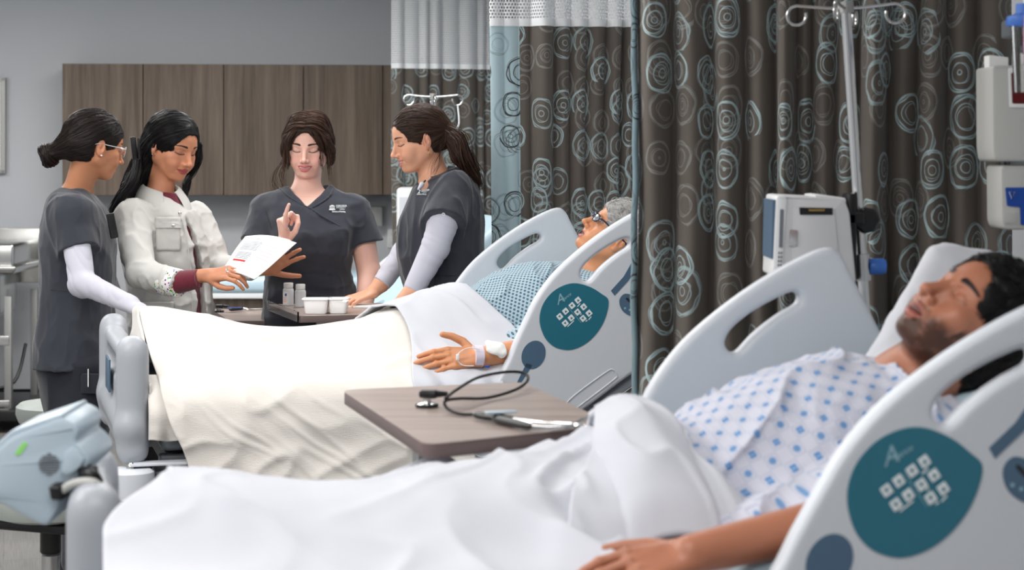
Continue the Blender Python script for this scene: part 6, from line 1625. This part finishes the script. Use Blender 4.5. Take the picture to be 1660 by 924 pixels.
on_cloth(S3, [(540, 305), (534, 318), (518, 330), (503, 338)], .0034, M['scrub'], top3, 'neck_band', lift=.004)
for pts in ([(424, 322), (432, 345), (440, 372)], [(588, 322), (582, 345), (574, 372)]): on_cloth(S3, pts, .0010, M['scrub_seam'], top3, 'armhole_seam', lift=.003)
# embroidered chest mark: a small pillared hall and three short lines of lettering
def stitched_logo(S_, x0, y0, sc, parent, skew=0.0, y0_=7.0, y1_=8.2):
    def pt(u, v, l=.004):
        x = x0+u*sc+v*skew; y = y0+v*sc; t = surf_y(S_, x, y, y0_, y1_); return P(x, y, (t if t else Y3)-l)
    mb = MB()
    def quad(u0, v0, u1, v1): mb.add([pt(u0, v0), pt(u1, v0), pt(u1, v1), pt(u0, v1)], [[0, 1, 2, 3]])
    quad(0, 7, 10, 8.4); quad(.6, 6, 9.4, 7)
    for k in range(4): quad(1.2+k*2.1, 2.2, 2.2+k*2.1, 6)
    mb.add([pt(0, 2.2), pt(5, 0), pt(10, 2.2)], [[0, 1, 2]]); mb.build('hall_emblem', M['icon'], parent, smooth=False)
    for body, u, v, sz in (('CONCORDIA', 11.2, 3.0, 3.7), ('UNIVERSITY', 11.2, 5.9, 3.7), ('WISCONSIN', 17.0, 8.2, 2.0), ('Division of Nursing', 5.0, 12.2, 3.6)):
        cu = bpy.data.curves.new('stitched_text', 'FONT'); cu.body = body; cu.size = 1; cu.offset = .012; ob = bpy.data.objects.new('stitched_text', cu); COL.objects.link(ob)
        a, b, c = pt(u, v, .0045), pt(u+14, v, .0045), pt(u, v-3, .0045); X = nrm(b-a); Yv = nrm((c-a)-X*((c-a) @ X)); Zv = np.cross(X, Yv)
        wpx = np.linalg.norm(b-a)/14*sz*1.15; Mx = Matrix.Identity(4); wd = .62 if body.isupper() else .60
        for i in range(3): Mx[i][0] = X[i]*wpx*wd*1.1; Mx[i][1] = Yv[i]*wpx; Mx[i][2] = Zv[i]*wpx; Mx[i][3] = (a+Zv*.0005)[i]
        text_mesh(ob, Mx, M['icon'], parent)
stitched_logo(S3, 533.5, 332, 1.0, top3)
S = SDF(); S.add(torso_loft([(515, 432, 578, .14, 0), (560, 430, 580, .14, 0), (620, 432, 578, .14, 0)], Y3), 0)
for dx in (-38, 38): S.add(d_chain([P(505+dx, 620, Y3), P(505+dx, 760, Y3+.02), P(505+dx, 880, Y3+.02)], [.10, .08, .07]), .03)
S.disp(wrinkle(.006, (8, 8, 5), 41), .02); mk('scrub_trousers', S, .008, M['scrub_shaded'], e3)
for dx in (-38, 38):
    c = P(505+dx, 0, Y3); S = SDF(); S.add(d_ell((c[0], c[1]-.05, .035), (.045, .12, .035))); S.sub(d_box((c[0], c[1], -.03), (.3, .3, .031))); S.add(d_cone((c[0], c[1], .03), (c[0], c[1], .12), .045, .05), .02); mk('shoe', S, .006, M['black'], e3)
MB().tube(ring(P(466, 372, 7.36), V(.25, -.2, 1), .0092, 20), .0012, 6, closed=True).build('finger_ring', M['silver'], e3)
S = cap(h3, .013, .016)
S.sub(d_ellR((0, .100, -.050), (.058, .062, .116), F=(0, 1, .18), U=(0, -.18, 1)), .010, h3)
S.sub(d_cone(h3.w((0, .05, -.12)), h3.w((0, -.02, -.16)), .06, .06), .01)
for s in (-1, 1):
    S.add(d_chain([h3.w((s*.030, .070, .085)), h3.w((s*.072, .045, .040)), h3.w((s*.084, .010, -.010)), h3.w((s*.080, -.020, -.055))], [.010, .016, .020, .018]), .012)
S.add(d_ell((.0, -.095, -.035), (.066, .040, .050)), .02, h3)
def dir3(p, s, g):
    q = h3.loc(p); sx = np.where(q[:, 0] > 0, 1., -1.); dn = sst(.07, -.02, q[:, 2])
    return np.stack([sx*(1.0-1.1*dn), -.55-.3*dn, -.35-1.1*dn], -1) @ h3.R.T
def x3(mb, rng, cf):
    loose(mb, rng, cf, part_guides(h3, 0, (.086, .074, .060, .045, .028, .008, -.02)), 1500, .0035, .0009, conv=.8, wob=.003)
    for s, n in ((1, 34), (-1, 26)):
        G = [[h3.w((s*.028, .082, .080)), h3.w((s*.052, .086, .045)), h3.w((s*.062, .082, .0)), h3.w((s*.060, .078, -.04)), h3.w((s*.066, .074, -.075))],
             [h3.w((s*.04, .072, .085)), h3.w((s*.070, .070, .040)), h3.w((s*.080, .05, -.01)), h3.w((s*.084, .05, -.07)), h3.w((s*.088, .06, -.12))]]
        loose(mb, rng, cf, G, n, .0035, .0008, conv=1.0, wob=.005)
    G = [[h3.w((.078, .02, .0)), h3.w((.090, .03, -.05)), h3.w((.112, .04, -.085)), h3.w((.125, .045, -.13)), h3.w((.105, .05, -.165)), h3.w((.07, .06, -.19))],
         [h3.w((.078, .02, .0)), h3.w((.086, .03, -.06)), h3.w((.095, .04, -.11)), h3.w((.085, .05, -.15)), h3.w((.09, .06, -.19))]]
    loose(mb, rng, cf, G, 26, .004, .0006, conv=1.6, wob=.006)
hair_obj(e3, S, .0036, dir3, srgb(60, 42, 33), n=3400, steps=18, step=.0085, rad=.0008, extra=x3, spread=.9, wav=.45)

# ================================================================= 4: ponytail, leaning on the table
Y4 = 7.35
e4 = empty('person', (P(715, 0, Y4)[0], Y4, 0), 'smiling woman with a brown ponytail and hoop earring, leaning both hands on the table', 'person')
h4 = hf((-.93, -.30, -.24), (-.04, 0, 1), (635.6, 253.8), Y4, 1.03)
nb4 = P(707, 296, Y4+.01)
skin4 = srgb(222, 164, 134); tz = Z2
wr4 = P(655, 485, 7.10); wr4b = P(604, 474, 7.46)
def arm4a(S):
    el = P(704, 404, 7.16); limb(S, [P(710, 390, 7.165), P(668, 474, 7.11), wr4], [.036, .033, .027]); f = hand_fr(wr4, P(612, 506, 7.06), (-.35, -.25, 1), 1.0)
    hand_sdf(S, f, curls=[(4, 14, 12), (6, 16, 12), (10, 20, 14), (14, 24, 16)], spread=[13, 4, -6, -17], thumb=[(.75, .62, -.2), (.55, .83, -.2), (.4, .9, -.15)], mirror=-1)
def arm4b(S):
    limb(S, [P(640, 430, 7.505), P(618, 460, 7.48), wr4b], [.033, .031, .025]); f = hand_fr(wr4b, P(566, 487, 7.40), (-.1, -.3, 1), .98)
    hand_sdf(S, f, curls=[(4, 12, 10), (6, 14, 10), (8, 16, 12), (12, 20, 14)], spread=[8, 2, -5, -12], thumb=[(.75, .62, -.2), (.55, .83, -.2), (.4, .9, -.15)], mirror=1)
person_body('body', e4, h4, dict(mouth='grin', lips=.8, nose=1.05, brow=.95, cheek=1.15, lash=1.1), skin4, srgb(196, 104, 96), srgb(52, 34, 26), [arm4a, arm4b], (nb4, .048), ba=.20,
    chest=[d_cone(nb4, P(730, 315, Y4-.03), .05, .05), d_cone(nb4, P(700, 325, Y4-.02), .055, .06)])
rows4 = [(272, 712, 752, .04, .02), (284, 690, 764, .08, .01), (300, 672, 773, .13, 0), (325, 659, 780, .165, 0), (355, 648, 783, .175, 0), (385, 643, 785, .17, 0), (415, 644, 786, .16, 0), (445, 650, 785, .155, 0), (475, 658, 784, .16, 0), (515, 660, 786, .17, 0), (560, 660, 788, .18, 0)]
S = SDF(); S.add(torso_loft(rows4, Y4, 2.3), 0)
S.add(d_cone(P(735, 305, 7.24), P(721, 360, 7.155), .066, .080, cap=True), .03); S.add(d_cone(P(700, 315, 7.50), P(672, 385, 7.55), .06, .055), .03)
S.sub(d_cone(nb4+V(.005, 0, -.02), nb4+V(-.02, 0, .09), .056, .062), .005)
S.sub(d_cone(nb4+V(-.03, -.02, .0), P(677, 306, 7.18), .040, .006), .004)
S.disp(wrinkle(.008, (10, 10, 5), 53), .02); S.disp(wrinkle(.004, (22, 22, 10), 55, 4), .02)
top4 = mk('scrub_top', S, .0042, M['scrub'], e4)
S4 = SDF(); S4.add(torso_loft(rows4, Y4, 2.3), 0)
on_cloth(S4, [(690, 292), (682, 302), (677, 312)], .0030, M['scrub'], top4, 'neck_band', lift=.004, y0=6.9, y1=7.7)
on_cloth(S4, [(716, 384), (712, 420), (706, 450), (704, 480)], .0011, M['scrub_seam'], top4, 'side_seam', lift=.003, y0=6.9, y1=7.7)
on_cloth(S4, [(700, 446), (730, 447), (768, 446)], .0011, M['scrub_seam'], top4, 'pocket_seam', lift=.003, y0=6.9, y1=7.7)
stitched_logo(S4, 676, 307, .72, top4, skew=-.35, y0_=6.9, y1_=7.7)
S4s = SDF(); S4s.add(d_cone(P(735, 305, 7.24), P(722, 352, 7.16), .070, .078))
t_ = surf_y(S4s, 719, 347, 6.8, 7.6); mb = MB()
if t_: MB().tube(ring(P(719, 347, t_-.003), V(0, 1, 0), .005, 16, .6), .0011, 6, closed=True).build('sleeve_emblem', M['icon'], top4)
S = SDF(); S.add(d_cone(lerp(nb4, h4.w((0, -.02, -.06)), .05), lerp(nb4, h4.w((0, -.02, -.06)), .22), .060, .057, cap=True)); S.sub(d_cone(nb4, h4.w((0, -.02, -.06)), .0530, .0530), .002); S.sub(d_box(nb4+V(-.05, -.02, .10), (.05, .12, .07)), .004); mk('undershirt_neck', S, .003, M['knit_white'], e4)
S = SDF(); limb(S, [P(726, 335, 7.19), P(706, 400, 7.155)], [.062, .052]); S.add(d_cone(P(706, 400, 7.155), P(668, 474, 7.11), .052, .038, cap=True), .01); S.disp(lambda p: .003*ridge(vnoise(np.stack([(p[:, 2]+p[:, 0]*.4)*40, p[:, 1]*10, p[:, 0]*8], -1), 3), 3), .02); 
mk('undershirt_sleeve', S, .0034, M['knit_white'], e4)
S = SDF(); limb(S, [P(672, 380, 7.55), P(656, 408, 7.53)], [.05, .047]); S.add(d_cone(P(656, 408, 7.53), P(618, 460, 7.48), .047, .037, cap=True), .01); S.disp(lambda p: .003*ridge(vnoise(np.stack([(p[:, 2]+p[:, 0]*.4)*40, p[:, 1]*10, p[:, 0]*8], -1), 3), 3), .02)
mk('undershirt_sleeve', S, .0036, M['knit_white'], e4)
S = SDF(); S.add(torso_loft([(545, 664, 782, .15, 0), (600, 664, 784, .155, 0), (640, 668, 782, .15, 0)], Y4), 0)
for dy in (-.09, .10): S.add(d_chain([P(726, 640, Y4+dy), P(728, 760, Y4+dy), P(732, 905, Y4+dy)], [.10, .08, .07]), .03)
mk('scrub_trousers', S, .009, M['scrub'], e4)
for dy in (-.09, .10):
    c = P(730, 0, Y4+dy); S = SDF(); S.add(d_ell((c[0]-.05, c[1], .035), (.12, .045, .035))); S.sub(d_box((c[0], c[1], -.03), (.3, .3, .031))); S.add(d_cone((c[0], c[1], .03), (c[0], c[1], .12), .045, .05), .02); mk('shoe', S, .006, M['black'], e4)
S = SDF(); S.add(d_cone(P(684, 299, 7.225), P(678, 307, 7.195), .010, .004)); mk('undershirt_collar', S, .0025, M['knit_white'], e4)
# badge
bd_ = empty('badge', P(684, 480, 7.16)); attach(bd_, e4)
MB().box(P(685, 497, 7.15), (.042, .004, .026), F=(-.15, -1, 0), bev=.003).build('holder', M['black'], bd_)
MB().box(P(683, 499, 7.143), (.030, .0015, .016), F=(-.15, -1, 0), bev=.001).build('card', M['paper'], bd_)
MB().box(P(683, 494, 7.141), (.030, .0008, .005), F=(-.15, -1, 0)).build('card_strip', mat('khaki', srgb(140, 138, 126), .6), bd_)
MB().box(P(672, 487, 7.142), (.019, .002, .004), F=(-.15, -1, 0)).build('clip_label', M['paper'], bd_)
MB().tube([P(683, 490, 7.14), P(684, 466, 7.16)], .0035, 8).build('reel_cord', M['silver'], bd_)
for s in (-1, 1): MB().tube(ring(h4.w((s*.081, -.004, -.052)), h4.d((0.2, 1, 0)), .0115, 28), .0011, 6, closed=True).build('hoop_earring', M['gold'], e4)
S = cap(h4, .010, .008); pt4 = P(722, 208, Y4)
S.sub(d_ellR((0, .104, -.052), (.080, .062, .116), F=(0, 1, .22), U=(0, -.22, 1)), .008, h4)
for s in (-1, 1): S.sub(d_ell((s*.086, -.006, -.022), (.030, .022, .036)), .006, h4); S.sub(d_ell((s*.075, .046, -.068), (.040, .052, .058)), .010, h4)
S.sub(d_box((0, -.02, -.115), (.12, .12, .055)), .01, h4)
tail = [pt4, P(738, 226, Y4-.02), P(748, 252, Y4-.02), P(762, 275, Y4), P(770, 296, Y4+.02)]
S.add(d_cone(h4.w((0, -.085, .0)), pt4, .035, .020), .03); S.add(d_chain(tail, [.018, .034, .040, .030, .010]), .02)
cnt4 = h4.w((0, 0, 0))
def dir4(p, s, g):
    q = h4.loc(p); far = (q[:, 1] < -.11)[:, None]; v = pt4-p; v = v/(np.linalg.norm(v, axis=1)[:, None]+1e-9)
    return np.where(far, nrm(tail[4]-tail[0])[None, :], v)
def x4(mb, rng, cf):
    G = [[pt4+V(-.01, (k-2)*.006, 0), tail[1]+V(.012*(k-2)*.6, -.012*(k-2), .010), tail[2]+V(.006*(k-2), -.016*(k-2), 0), tail[3]+V(0, -.012*(k-2), 0), tail[4]+V(.004*k, -.006*(k-2), -.015*(k % 3))] for k in range(5)]
    loose(mb, rng, cf, G, 520, .011, .0014, conv=.7, wob=.006)
    G = [[h4.w((-.074, -.045, -.01)), h4.w((-.070, -.050, -.05)), P(700, 268, Y4-.09), P(698, 284, Y4-.09)], [h4.w((-.07, -.055, -.02)), P(714, 262, Y4-.07), P(702, 285, Y4-.08)]]
    loose(mb, rng, cf, G, 12, .004, .0005, conv=1.2, wob=.003)
hair_obj(e4, S, .0036, dir4, srgb(54, 36, 27), n=3200, steps=20, step=.0085, rad=.0008, extra=x4, spread=1.0, wav=.15)
# ================================================================= patient manikins
def gown_mat(name, base, kind):
    m = mat(name, base, .85, spec=.15, sheen=.2); g = NT(m); uv = g.n('UVMap').outputs[0]; sp = g.n('SeparateXYZ'); g.l(uv, sp.inputs[0]); x, y = sp.outputs[0], sp.outputs[1]
    def lat(px_, py_, stag=True, ox=0.0):
        yy = g.m('ADD', g.m('DIVIDE', y, py_), ox); row = g.m('FLOOR', yy); xx = g.m('ADD', g.m('DIVIDE', x, px_), g.m('MULTIPLY', g.m('MODULO', g.m('ABSOLUTE', row), 2), .5)) if stag else g.m('DIVIDE', x, px_)
        return g.m('SUBTRACT', g.m('FRACT', xx), .5), g.m('SUBTRACT', g.m('FRACT', yy), .5), g.m('FLOOR', xx), row
    if kind == 'dots':
        a, b, i, r = lat(.0150, .0095); a = g.m('MULTIPLY', a, .0150); b = g.m('MULTIPLY', b, .0095)
        d = g.m('SQRT', g.m('ADD', g.m('MULTIPLY', a, a), g.m('MULTIPLY', b, b))); k = g.band(d, -.01, .0037, .0004); ins = g.band(d, -.01, .0018, .0005)
        g.l(g.mix(g.m('MULTIPLY', ins, .35), g.mix(k, base, srgb(70, 86, 102)), srgb(130, 150, 165)), g.b.inputs['Base Color'])
    else:
        px_, py_ = .046, .024; a, b, i, r = lat(px_, py_); a = g.m('MULTIPLY', a, px_); b = g.m('MULTIPLY', b, py_)
        mx = g.m('MAXIMUM', g.m('ABSOLUTE', a), g.m('ABSOLUTE', b)); alt = g.m('MODULO', g.m('ABSOLUTE', r), 2)
        d = g.m('SQRT', g.m('ADD', g.m('MULTIPLY', a, a), g.m('MULTIPLY', b, b))); core = g.band(mx, -.01, .0056, .0006); dot = g.band(d, -.01, .0064, .0010)
        ring_ = g.band(mx, .0098, .0110, .0004); cr = g.m('MAXIMUM', g.m('LESS_THAN', g.m('ABSOLUTE', a), .0006), g.m('LESS_THAN', g.m('ABSOLUTE', b), .0006))
        base2 = g.mix(ring_, base, srgb(158, 168, 190)); c1 = g.mix(g.m('MULTIPLY', core, g.m('SUBTRACT', 1, alt)), base2, srgb(50, 116, 180)); c1 = g.mix(g.m('MULTIPLY', dot, alt), c1, srgb(108, 146, 190))
        c1 = g.mix(g.m('MULTIPLY', g.m('MULTIPLY', cr, core), g.m('SUBTRACT', 1, alt)), c1, srgb(170, 200, 225)); g.l(c1, g.b.inputs['Base Color'])
    n = g.noise(uv, 900, 3)[0]; g.bump(n, .12, .0008); return m
M['gown_dots'] = gown_mat('dotted_gown', srgb(166, 190, 202), 'dots'); M['gown_sq'] = gown_mat('square_print_gown', srgb(200, 201, 214), 'sq')
def gown_uv(fr, ang):
    a = math.radians(ang); d = V(math.cos(a), 0, math.sin(a)); n = V(-math.sin(a), 0, math.cos(a)); c0 = V(-.2, .5, .92)
    def f(v):
        q = fr.loc(v)-c0; u = q @ d; w = q @ n; y = q[:, 1]; th = np.arctan2(w, -y); return np.stack([u, th*.19+5], -1)
    return f
def patient_gown(fr, par, m, seed, wf, arm_y=.14, big=1.0, ang=24, lift=0.0):
    L = fr; S = SDF(); w = lambda s, y, z: L.w((s, y, z+lift))
    S.add(d_ellR(w(-.26, .50, .935), (.17, .20, .120), F=L.R[:, 0], U=(0, 0, 1)), 0)
    def el(c, rs, ry, rz, a, k): 
        a = math.radians(a); d = L.R @ V(math.cos(a), 0, math.sin(a)); n = L.R @ V(-math.sin(a), 0, math.cos(a)); R = np.stack([d, L.R[:, 1], n], 1); S.add(d_ell((0, 0, 0), (rs, ry, rz)), k, Fr(w(*c), R))
    el((-.16, .50, .985), .20, .20*big, .125, 24, .06); el((-.03, .50, 1.045), .19, .205*big, .138, 20, .06); el((.10, .50, 1.075), .13, .20*big, .110, 22, .05)
    S.add(d_cone(w(.14, .33, 1.06), w(.14, .67, 1.06), .075, .075), .05)
    S.add(d_cone(w(.12, .28, 1.04), w(-.01, .20, .965), .078, .085), .05); S.add(d_cone(w(.12, .72, 1.04), w(-.03, .80, .96), .075, .075), .05)
    S.add(d_cone(w(-.02, .22, .95), w(-.26, .24, .915), .075, .070), .05)
    return S, w
def folds_g(fr, seed, amp):
    R = fr.R.astype(np.float32); o = fr.o.astype(np.float32)
    def f(p):
        q = (p-o) @ R; a = vnoise(np.stack([(q[:, 0]+q[:, 2]*.8)*6+vnoise(q*5, seed)*1.0, q[:, 1]*5, (q[:, 2]-q[:, 0]*.9)*14], -1), seed+1)
        b = vnoise(np.stack([(q[:, 0]-.4*q[:, 2])*18, q[:, 1]*9, (q[:, 2]+q[:, 0]*.5)*22], -1), seed+2)
        return -amp*(ridge(a, 3)-.3)-amp*.35*(ridge(b, 3)-.3)
    return f
# ---- far: grey-haired
e5 = empty('patient_manikin', BF.w((-.2, .5, .86)), 'grey-haired patient manikin in glasses and a pale blue dotted gown, lying propped up', 'manikin')
h5 = hf((-.70, -.17, .69), (.69, .0, .72), (946, 358), 6.46, 1.04)
skin5 = srgb(206, 142, 102)
nbE = BF.w((.165, .47, 1.125))
wr5 = P(778, 578, 5.98)
def arm5(S):
    limb(S, [BF.w((.0, .20, .97)), P(852, 568, 6.04), wr5], [.048, .040, .030], flat=(0, 0, 1), fs=.95); f = hand_fr(wr5, P(690, 583, 5.93), (.05, -.75, .62), 1.06)
    hand_sdf(S, f, curls=[(10, 12, 8), (10, 12, 8), (12, 12, 10), (14, 16, 12)], spread=[1, 0, -1, -3], thumb=[(.80, .55, .10), (.50, .85, .10), (.25, .97, .05)], mirror=1, rr=1.08)
person_body('body', e5, h5, dict(mouth='open', eye='open', lips=.8, nose=1.15, brow=.8, browa=.25, jaw=1.05), skin5, srgb(176, 84, 74), srgb(150, 110, 90), [arm5], (nbE, .056), mat_=MANI, ba=.06,
    chest=[d_cone(nbE, BF.w((.10, .36, 1.07)), .06, .05), d_cone(nbE, BF.w((.10, .60, 1.07)), .06, .05)])
S, w5 = patient_gown(BF, e5, M['gown_dots'], 3, 0); S.sub(d_cone(nbE, h5.w((0, -.02, -.06)), .062, .06), .006); S.disp(folds_g(BF, 61, .012), .03)
g5 = mk('gown', S, .0055, M['gown_dots'], e5, uvf=gown_uv(BF, 24))
S = SDF(); S.add(d_cone(lerp(nbE, h5.w((0, -.02, -.06)), .12), lerp(nbE, h5.w((0, -.02, -.06)), .30), .066, .064)); S.sub(d_cone(nbE, h5.w((0, -.02, -.06)), .0575, .0575), .002); mk('neck_cloth', S, .004, M['sheet_plain'], e5)
def d_bandage(a, b, ra, m, nm): MB().tube([a, lerp(a, b, .5), b], [ra, ra*1.01, ra], 24).build(nm, m, e5)
d_bandage(P(767, 577.5, 5.973), P(780, 577.7, 5.982), .0335, mat('wrist_band', srgb(226, 218, 232), .3), 'wrist_band')
MB().tube([P(845, 569, 6.035), P(847, 568.7, 6.037)], .0425, 28).build('joint_line', mat('joint_line_dark', srgb(120, 76, 52), .6), e5)
MB().tube(smooth_path([P(778, 566, 5.945), P(760, 564, 5.940), P(745, 571, 5.935), P(741, 582, 5.935), P(750, 592, 5.935), P(768, 593, 5.940)], 30), .0014, 6).build('iv_line', M['white_pl'], e5)
MB().box(P(742, 579, 5.93), (.005, .004, .009), bev=.002).build('line_clamp', M['white_pl'], e5)
S = SDF(); S.add(d_ellR(P(805, 565, 5.965), (.030, .008, .020), F=(.1, -1, .5))); S.add(d_cone(P(792, 556, 5.975), P(814, 572, 5.965), .010, .014), .01); S.disp(lambda p: .004*vnoise(p*60), .02); mk('gauze', S, .003, M['paper'], e5)
MB().box(P(790, 594, 5.93), (.007, .004, .003), bev=.001).build('blue_clip', M['deepblue'], e5)
# glasses dark blue
mtl = mat('tinted_lens', srgb(120, 122, 140), .08, trans=.7, ior=1.2)
glasses(e5, 'dark blue eyeglasses worn by the grey-haired manikin', h5, mat('dark_blue_frame', srgb(30, 32, 58), .25), mtl, r=.0024, yf=.098, hgt=.0125, wid=.0240)
# curls
S = SDF(); S.add(d_ell((0, -.018, .044), (.088, .110, .090)), 0, h5); S.add(d_ell((0, -.045, -.02), (.078, .07, .06)), .02, h5)
S.sub(d_ellR((0, .100, -.050), (.068, .062, .094), F=(0, 1, .12), U=(0, -.12, 1)), .010, h5)
for s in (-1, 1): S.sub(d_ell((s*.085, .004, -.022), (.030, .026, .036)), .006, h5); S.sub(d_ell((s*.072, .046, -.070), (.038, .05, .055)), .01, h5)
S.disp(lambda p: .010*ridge(vnoise(p*38, 3), 2)-.004, .03)
def dir5(p, s, g):
    n = np.stack([vnoise(p*16, 4), vnoise(p*16, 5), vnoise(p*16, 6)], -1); q = h5.loc(p); b = np.stack([q[:, 0]*4, -np.ones(len(q))*.6, q[:, 2]*0-.25], -1) @ h5.R.T; return b+n*2.0
hair_obj(e5, S, .0036, dir5, srgb(190, 188, 186), n=5200, steps=13, step=.0055, rad=.0006, spread=.30, wav=1.2, lift=.004, disp=.002)

# ---- near: bearded
e6 = empty('patient_manikin', BN.w((-.2, .5, .86)), 'bearded dark-haired patient manikin in a blue square-print gown, lying nearest the camera', 'manikin')
h6 = hf((-.52, -.43, .74), (.82, .02, .57), (1498, 466), 3.50, 1.08)
skin6 = srgb(172, 112, 86); nbN = BN.w((.150, .46, 1.125))
wr6 = P(1120, 898, 3.06)
def arm6(S):
    limb(S, [BN.w((.02, .17, .98)), P(1335, 852, 3.14), wr6], [.050, .042, .030]); f = hand_fr(wr6, P(1000, 925, 3.02), (.0, -.5, .85), 1.08)
    hand_sdf(S, f, curls=[(10, 16, 12), (12, 18, 12), (14, 20, 14), (18, 22, 14)], spread=[3, 0, -2, -5], mirror=1)
person_body('body', e6, h6, dict(mouth='open', lips=1.0, nose=1.2, brow=1.5, jaw=1.15, w=1.03, lash=.6, lid=.1, beard=srgb(50, 30, 22)), skin6, srgb(160, 92, 82), srgb(26, 16, 13), [arm6], (nbN, .062), mat_=MANI, ba=.07, hv=.0017,
    chest=[d_cone(nbN, BN.w((.10, .34, 1.08)), .06, .05), d_cone(nbN, BN.w((.10, .60, 1.08)), .06, .05)])
S, w6 = patient_gown(BN, e6, M['gown_sq'], 5, 0, lift=-.012); S.add(d_cone(w6(-.03, .17, .965), w6(-.22, .20, .90), .06, .045), .05)
S.sub(d_cone(nbN, h6.w((0, -.02, -.06)), .068, .066), .006); S.disp(folds_g(BN, 71, .020), .03)
mk('gown', S, .0045, M['gown_sq'], e6, uvf=gown_uv(BN, 24))
S = SDF(); a_, b_ = nbN, h6.w((0, -.02, -.06)); S.add(d_cone(lerp(a_, b_, .02), lerp(a_, b_, .16), .074, .070)); S.sub(d_cone(a_, b_, .064, .062), .002); mk('gown_neckband', S, .004, M['sheet_plain'], g5 if False else e6)
S = SDF(); S.add(d_ell((0, -.020, .042), (.088, .109, .088)), 0, h6); S.add(d_ell((0, -.050, -.02), (.080, .07, .075)), .02, h6)
S.sub(d_ellR((0, .096, -.045), (.078, .066, .113), F=(0, 1, .15), U=(0, -.15, 1)), .006, h6)
for s in (-1, 1): S.sub(d_ell((s*.088, .004, -.026), (.030, .026, .036)), .006, h6); S.sub(d_ell((s*.074, .050, -.066), (.040, .056, .062)), .008, h6)
S.disp(lambda p: .007*ridge(vnoise(p*55, 3), 2)-.003, .03)
def dir6(p, s, g):
    n = np.stack([vnoise(p*22, 4), vnoise(p*22, 5), vnoise(p*22, 6)], -1); q = h6.loc(p); b = np.stack([q[:, 0]*4, -np.ones(len(q))*.8, -np.ones(len(q))*.3], -1) @ h6.R.T; return b+n*1.5
hair_obj(e6, S, .0034, dir6, srgb(20, 17, 17), n=4000, steps=13, step=.0055, rad=.0007, spread=.7, wav=1.2, lift=.003, disp=.0015)
MB().tube(smooth_path([P(1445, 596, 3.72), P(1470, 572, 3.72), P(1490, 556, 3.72)], 12), .0022, 6).build('pillow_cord', M['beige'], e6)

# ---- third bed's covered figure, mostly hidden
e7 = empty('patient_manikin', B3.w((-.2, .5, .6)), 'manikin in a dotted gown on the far bed, glimpsed between the two right-hand women', 'manikin')
S = SDF()
for c, r in (((-.30, .5, .66), (.22, .20, .11)), ((-.05, .5, .74), (.20, .20, .12))): S.add(d_ellR(B3.w(c), (r[1], r[0], r[2]), F=B3.R[:, 0], U=(0, 0, 1)), .06)
S.disp(folds_g(B3, 81, .010), .03); mk('gown', S, .010, M['gown_dots'], e7, uvf=gown_uv(B3, 24))
h7 = Fr(B3.w((.25, .5, .90)), frameFU(B3.R @ V(-.6, 0, .8), (1, 0, .6)), 1.0)
S = SDF(); head_sdf(S, h7, dict(mouth='closed')); S.add(d_cone(h7.w((0, -.02, -.05)), B3.w((.06, .5, .80)), .05, .055), .02); v, f = S.mesh(.004)
c = head_col(h7.loc(v), np.tile(np.array(skin5), (len(v), 1)), dict(mouth='closed'), None, srgb(170, 84, 74), srgb(80, 60, 50)); MB().add(v, f, 0, c).build('body', MANI, e7, vcol=True, angle=180, fixn=False)
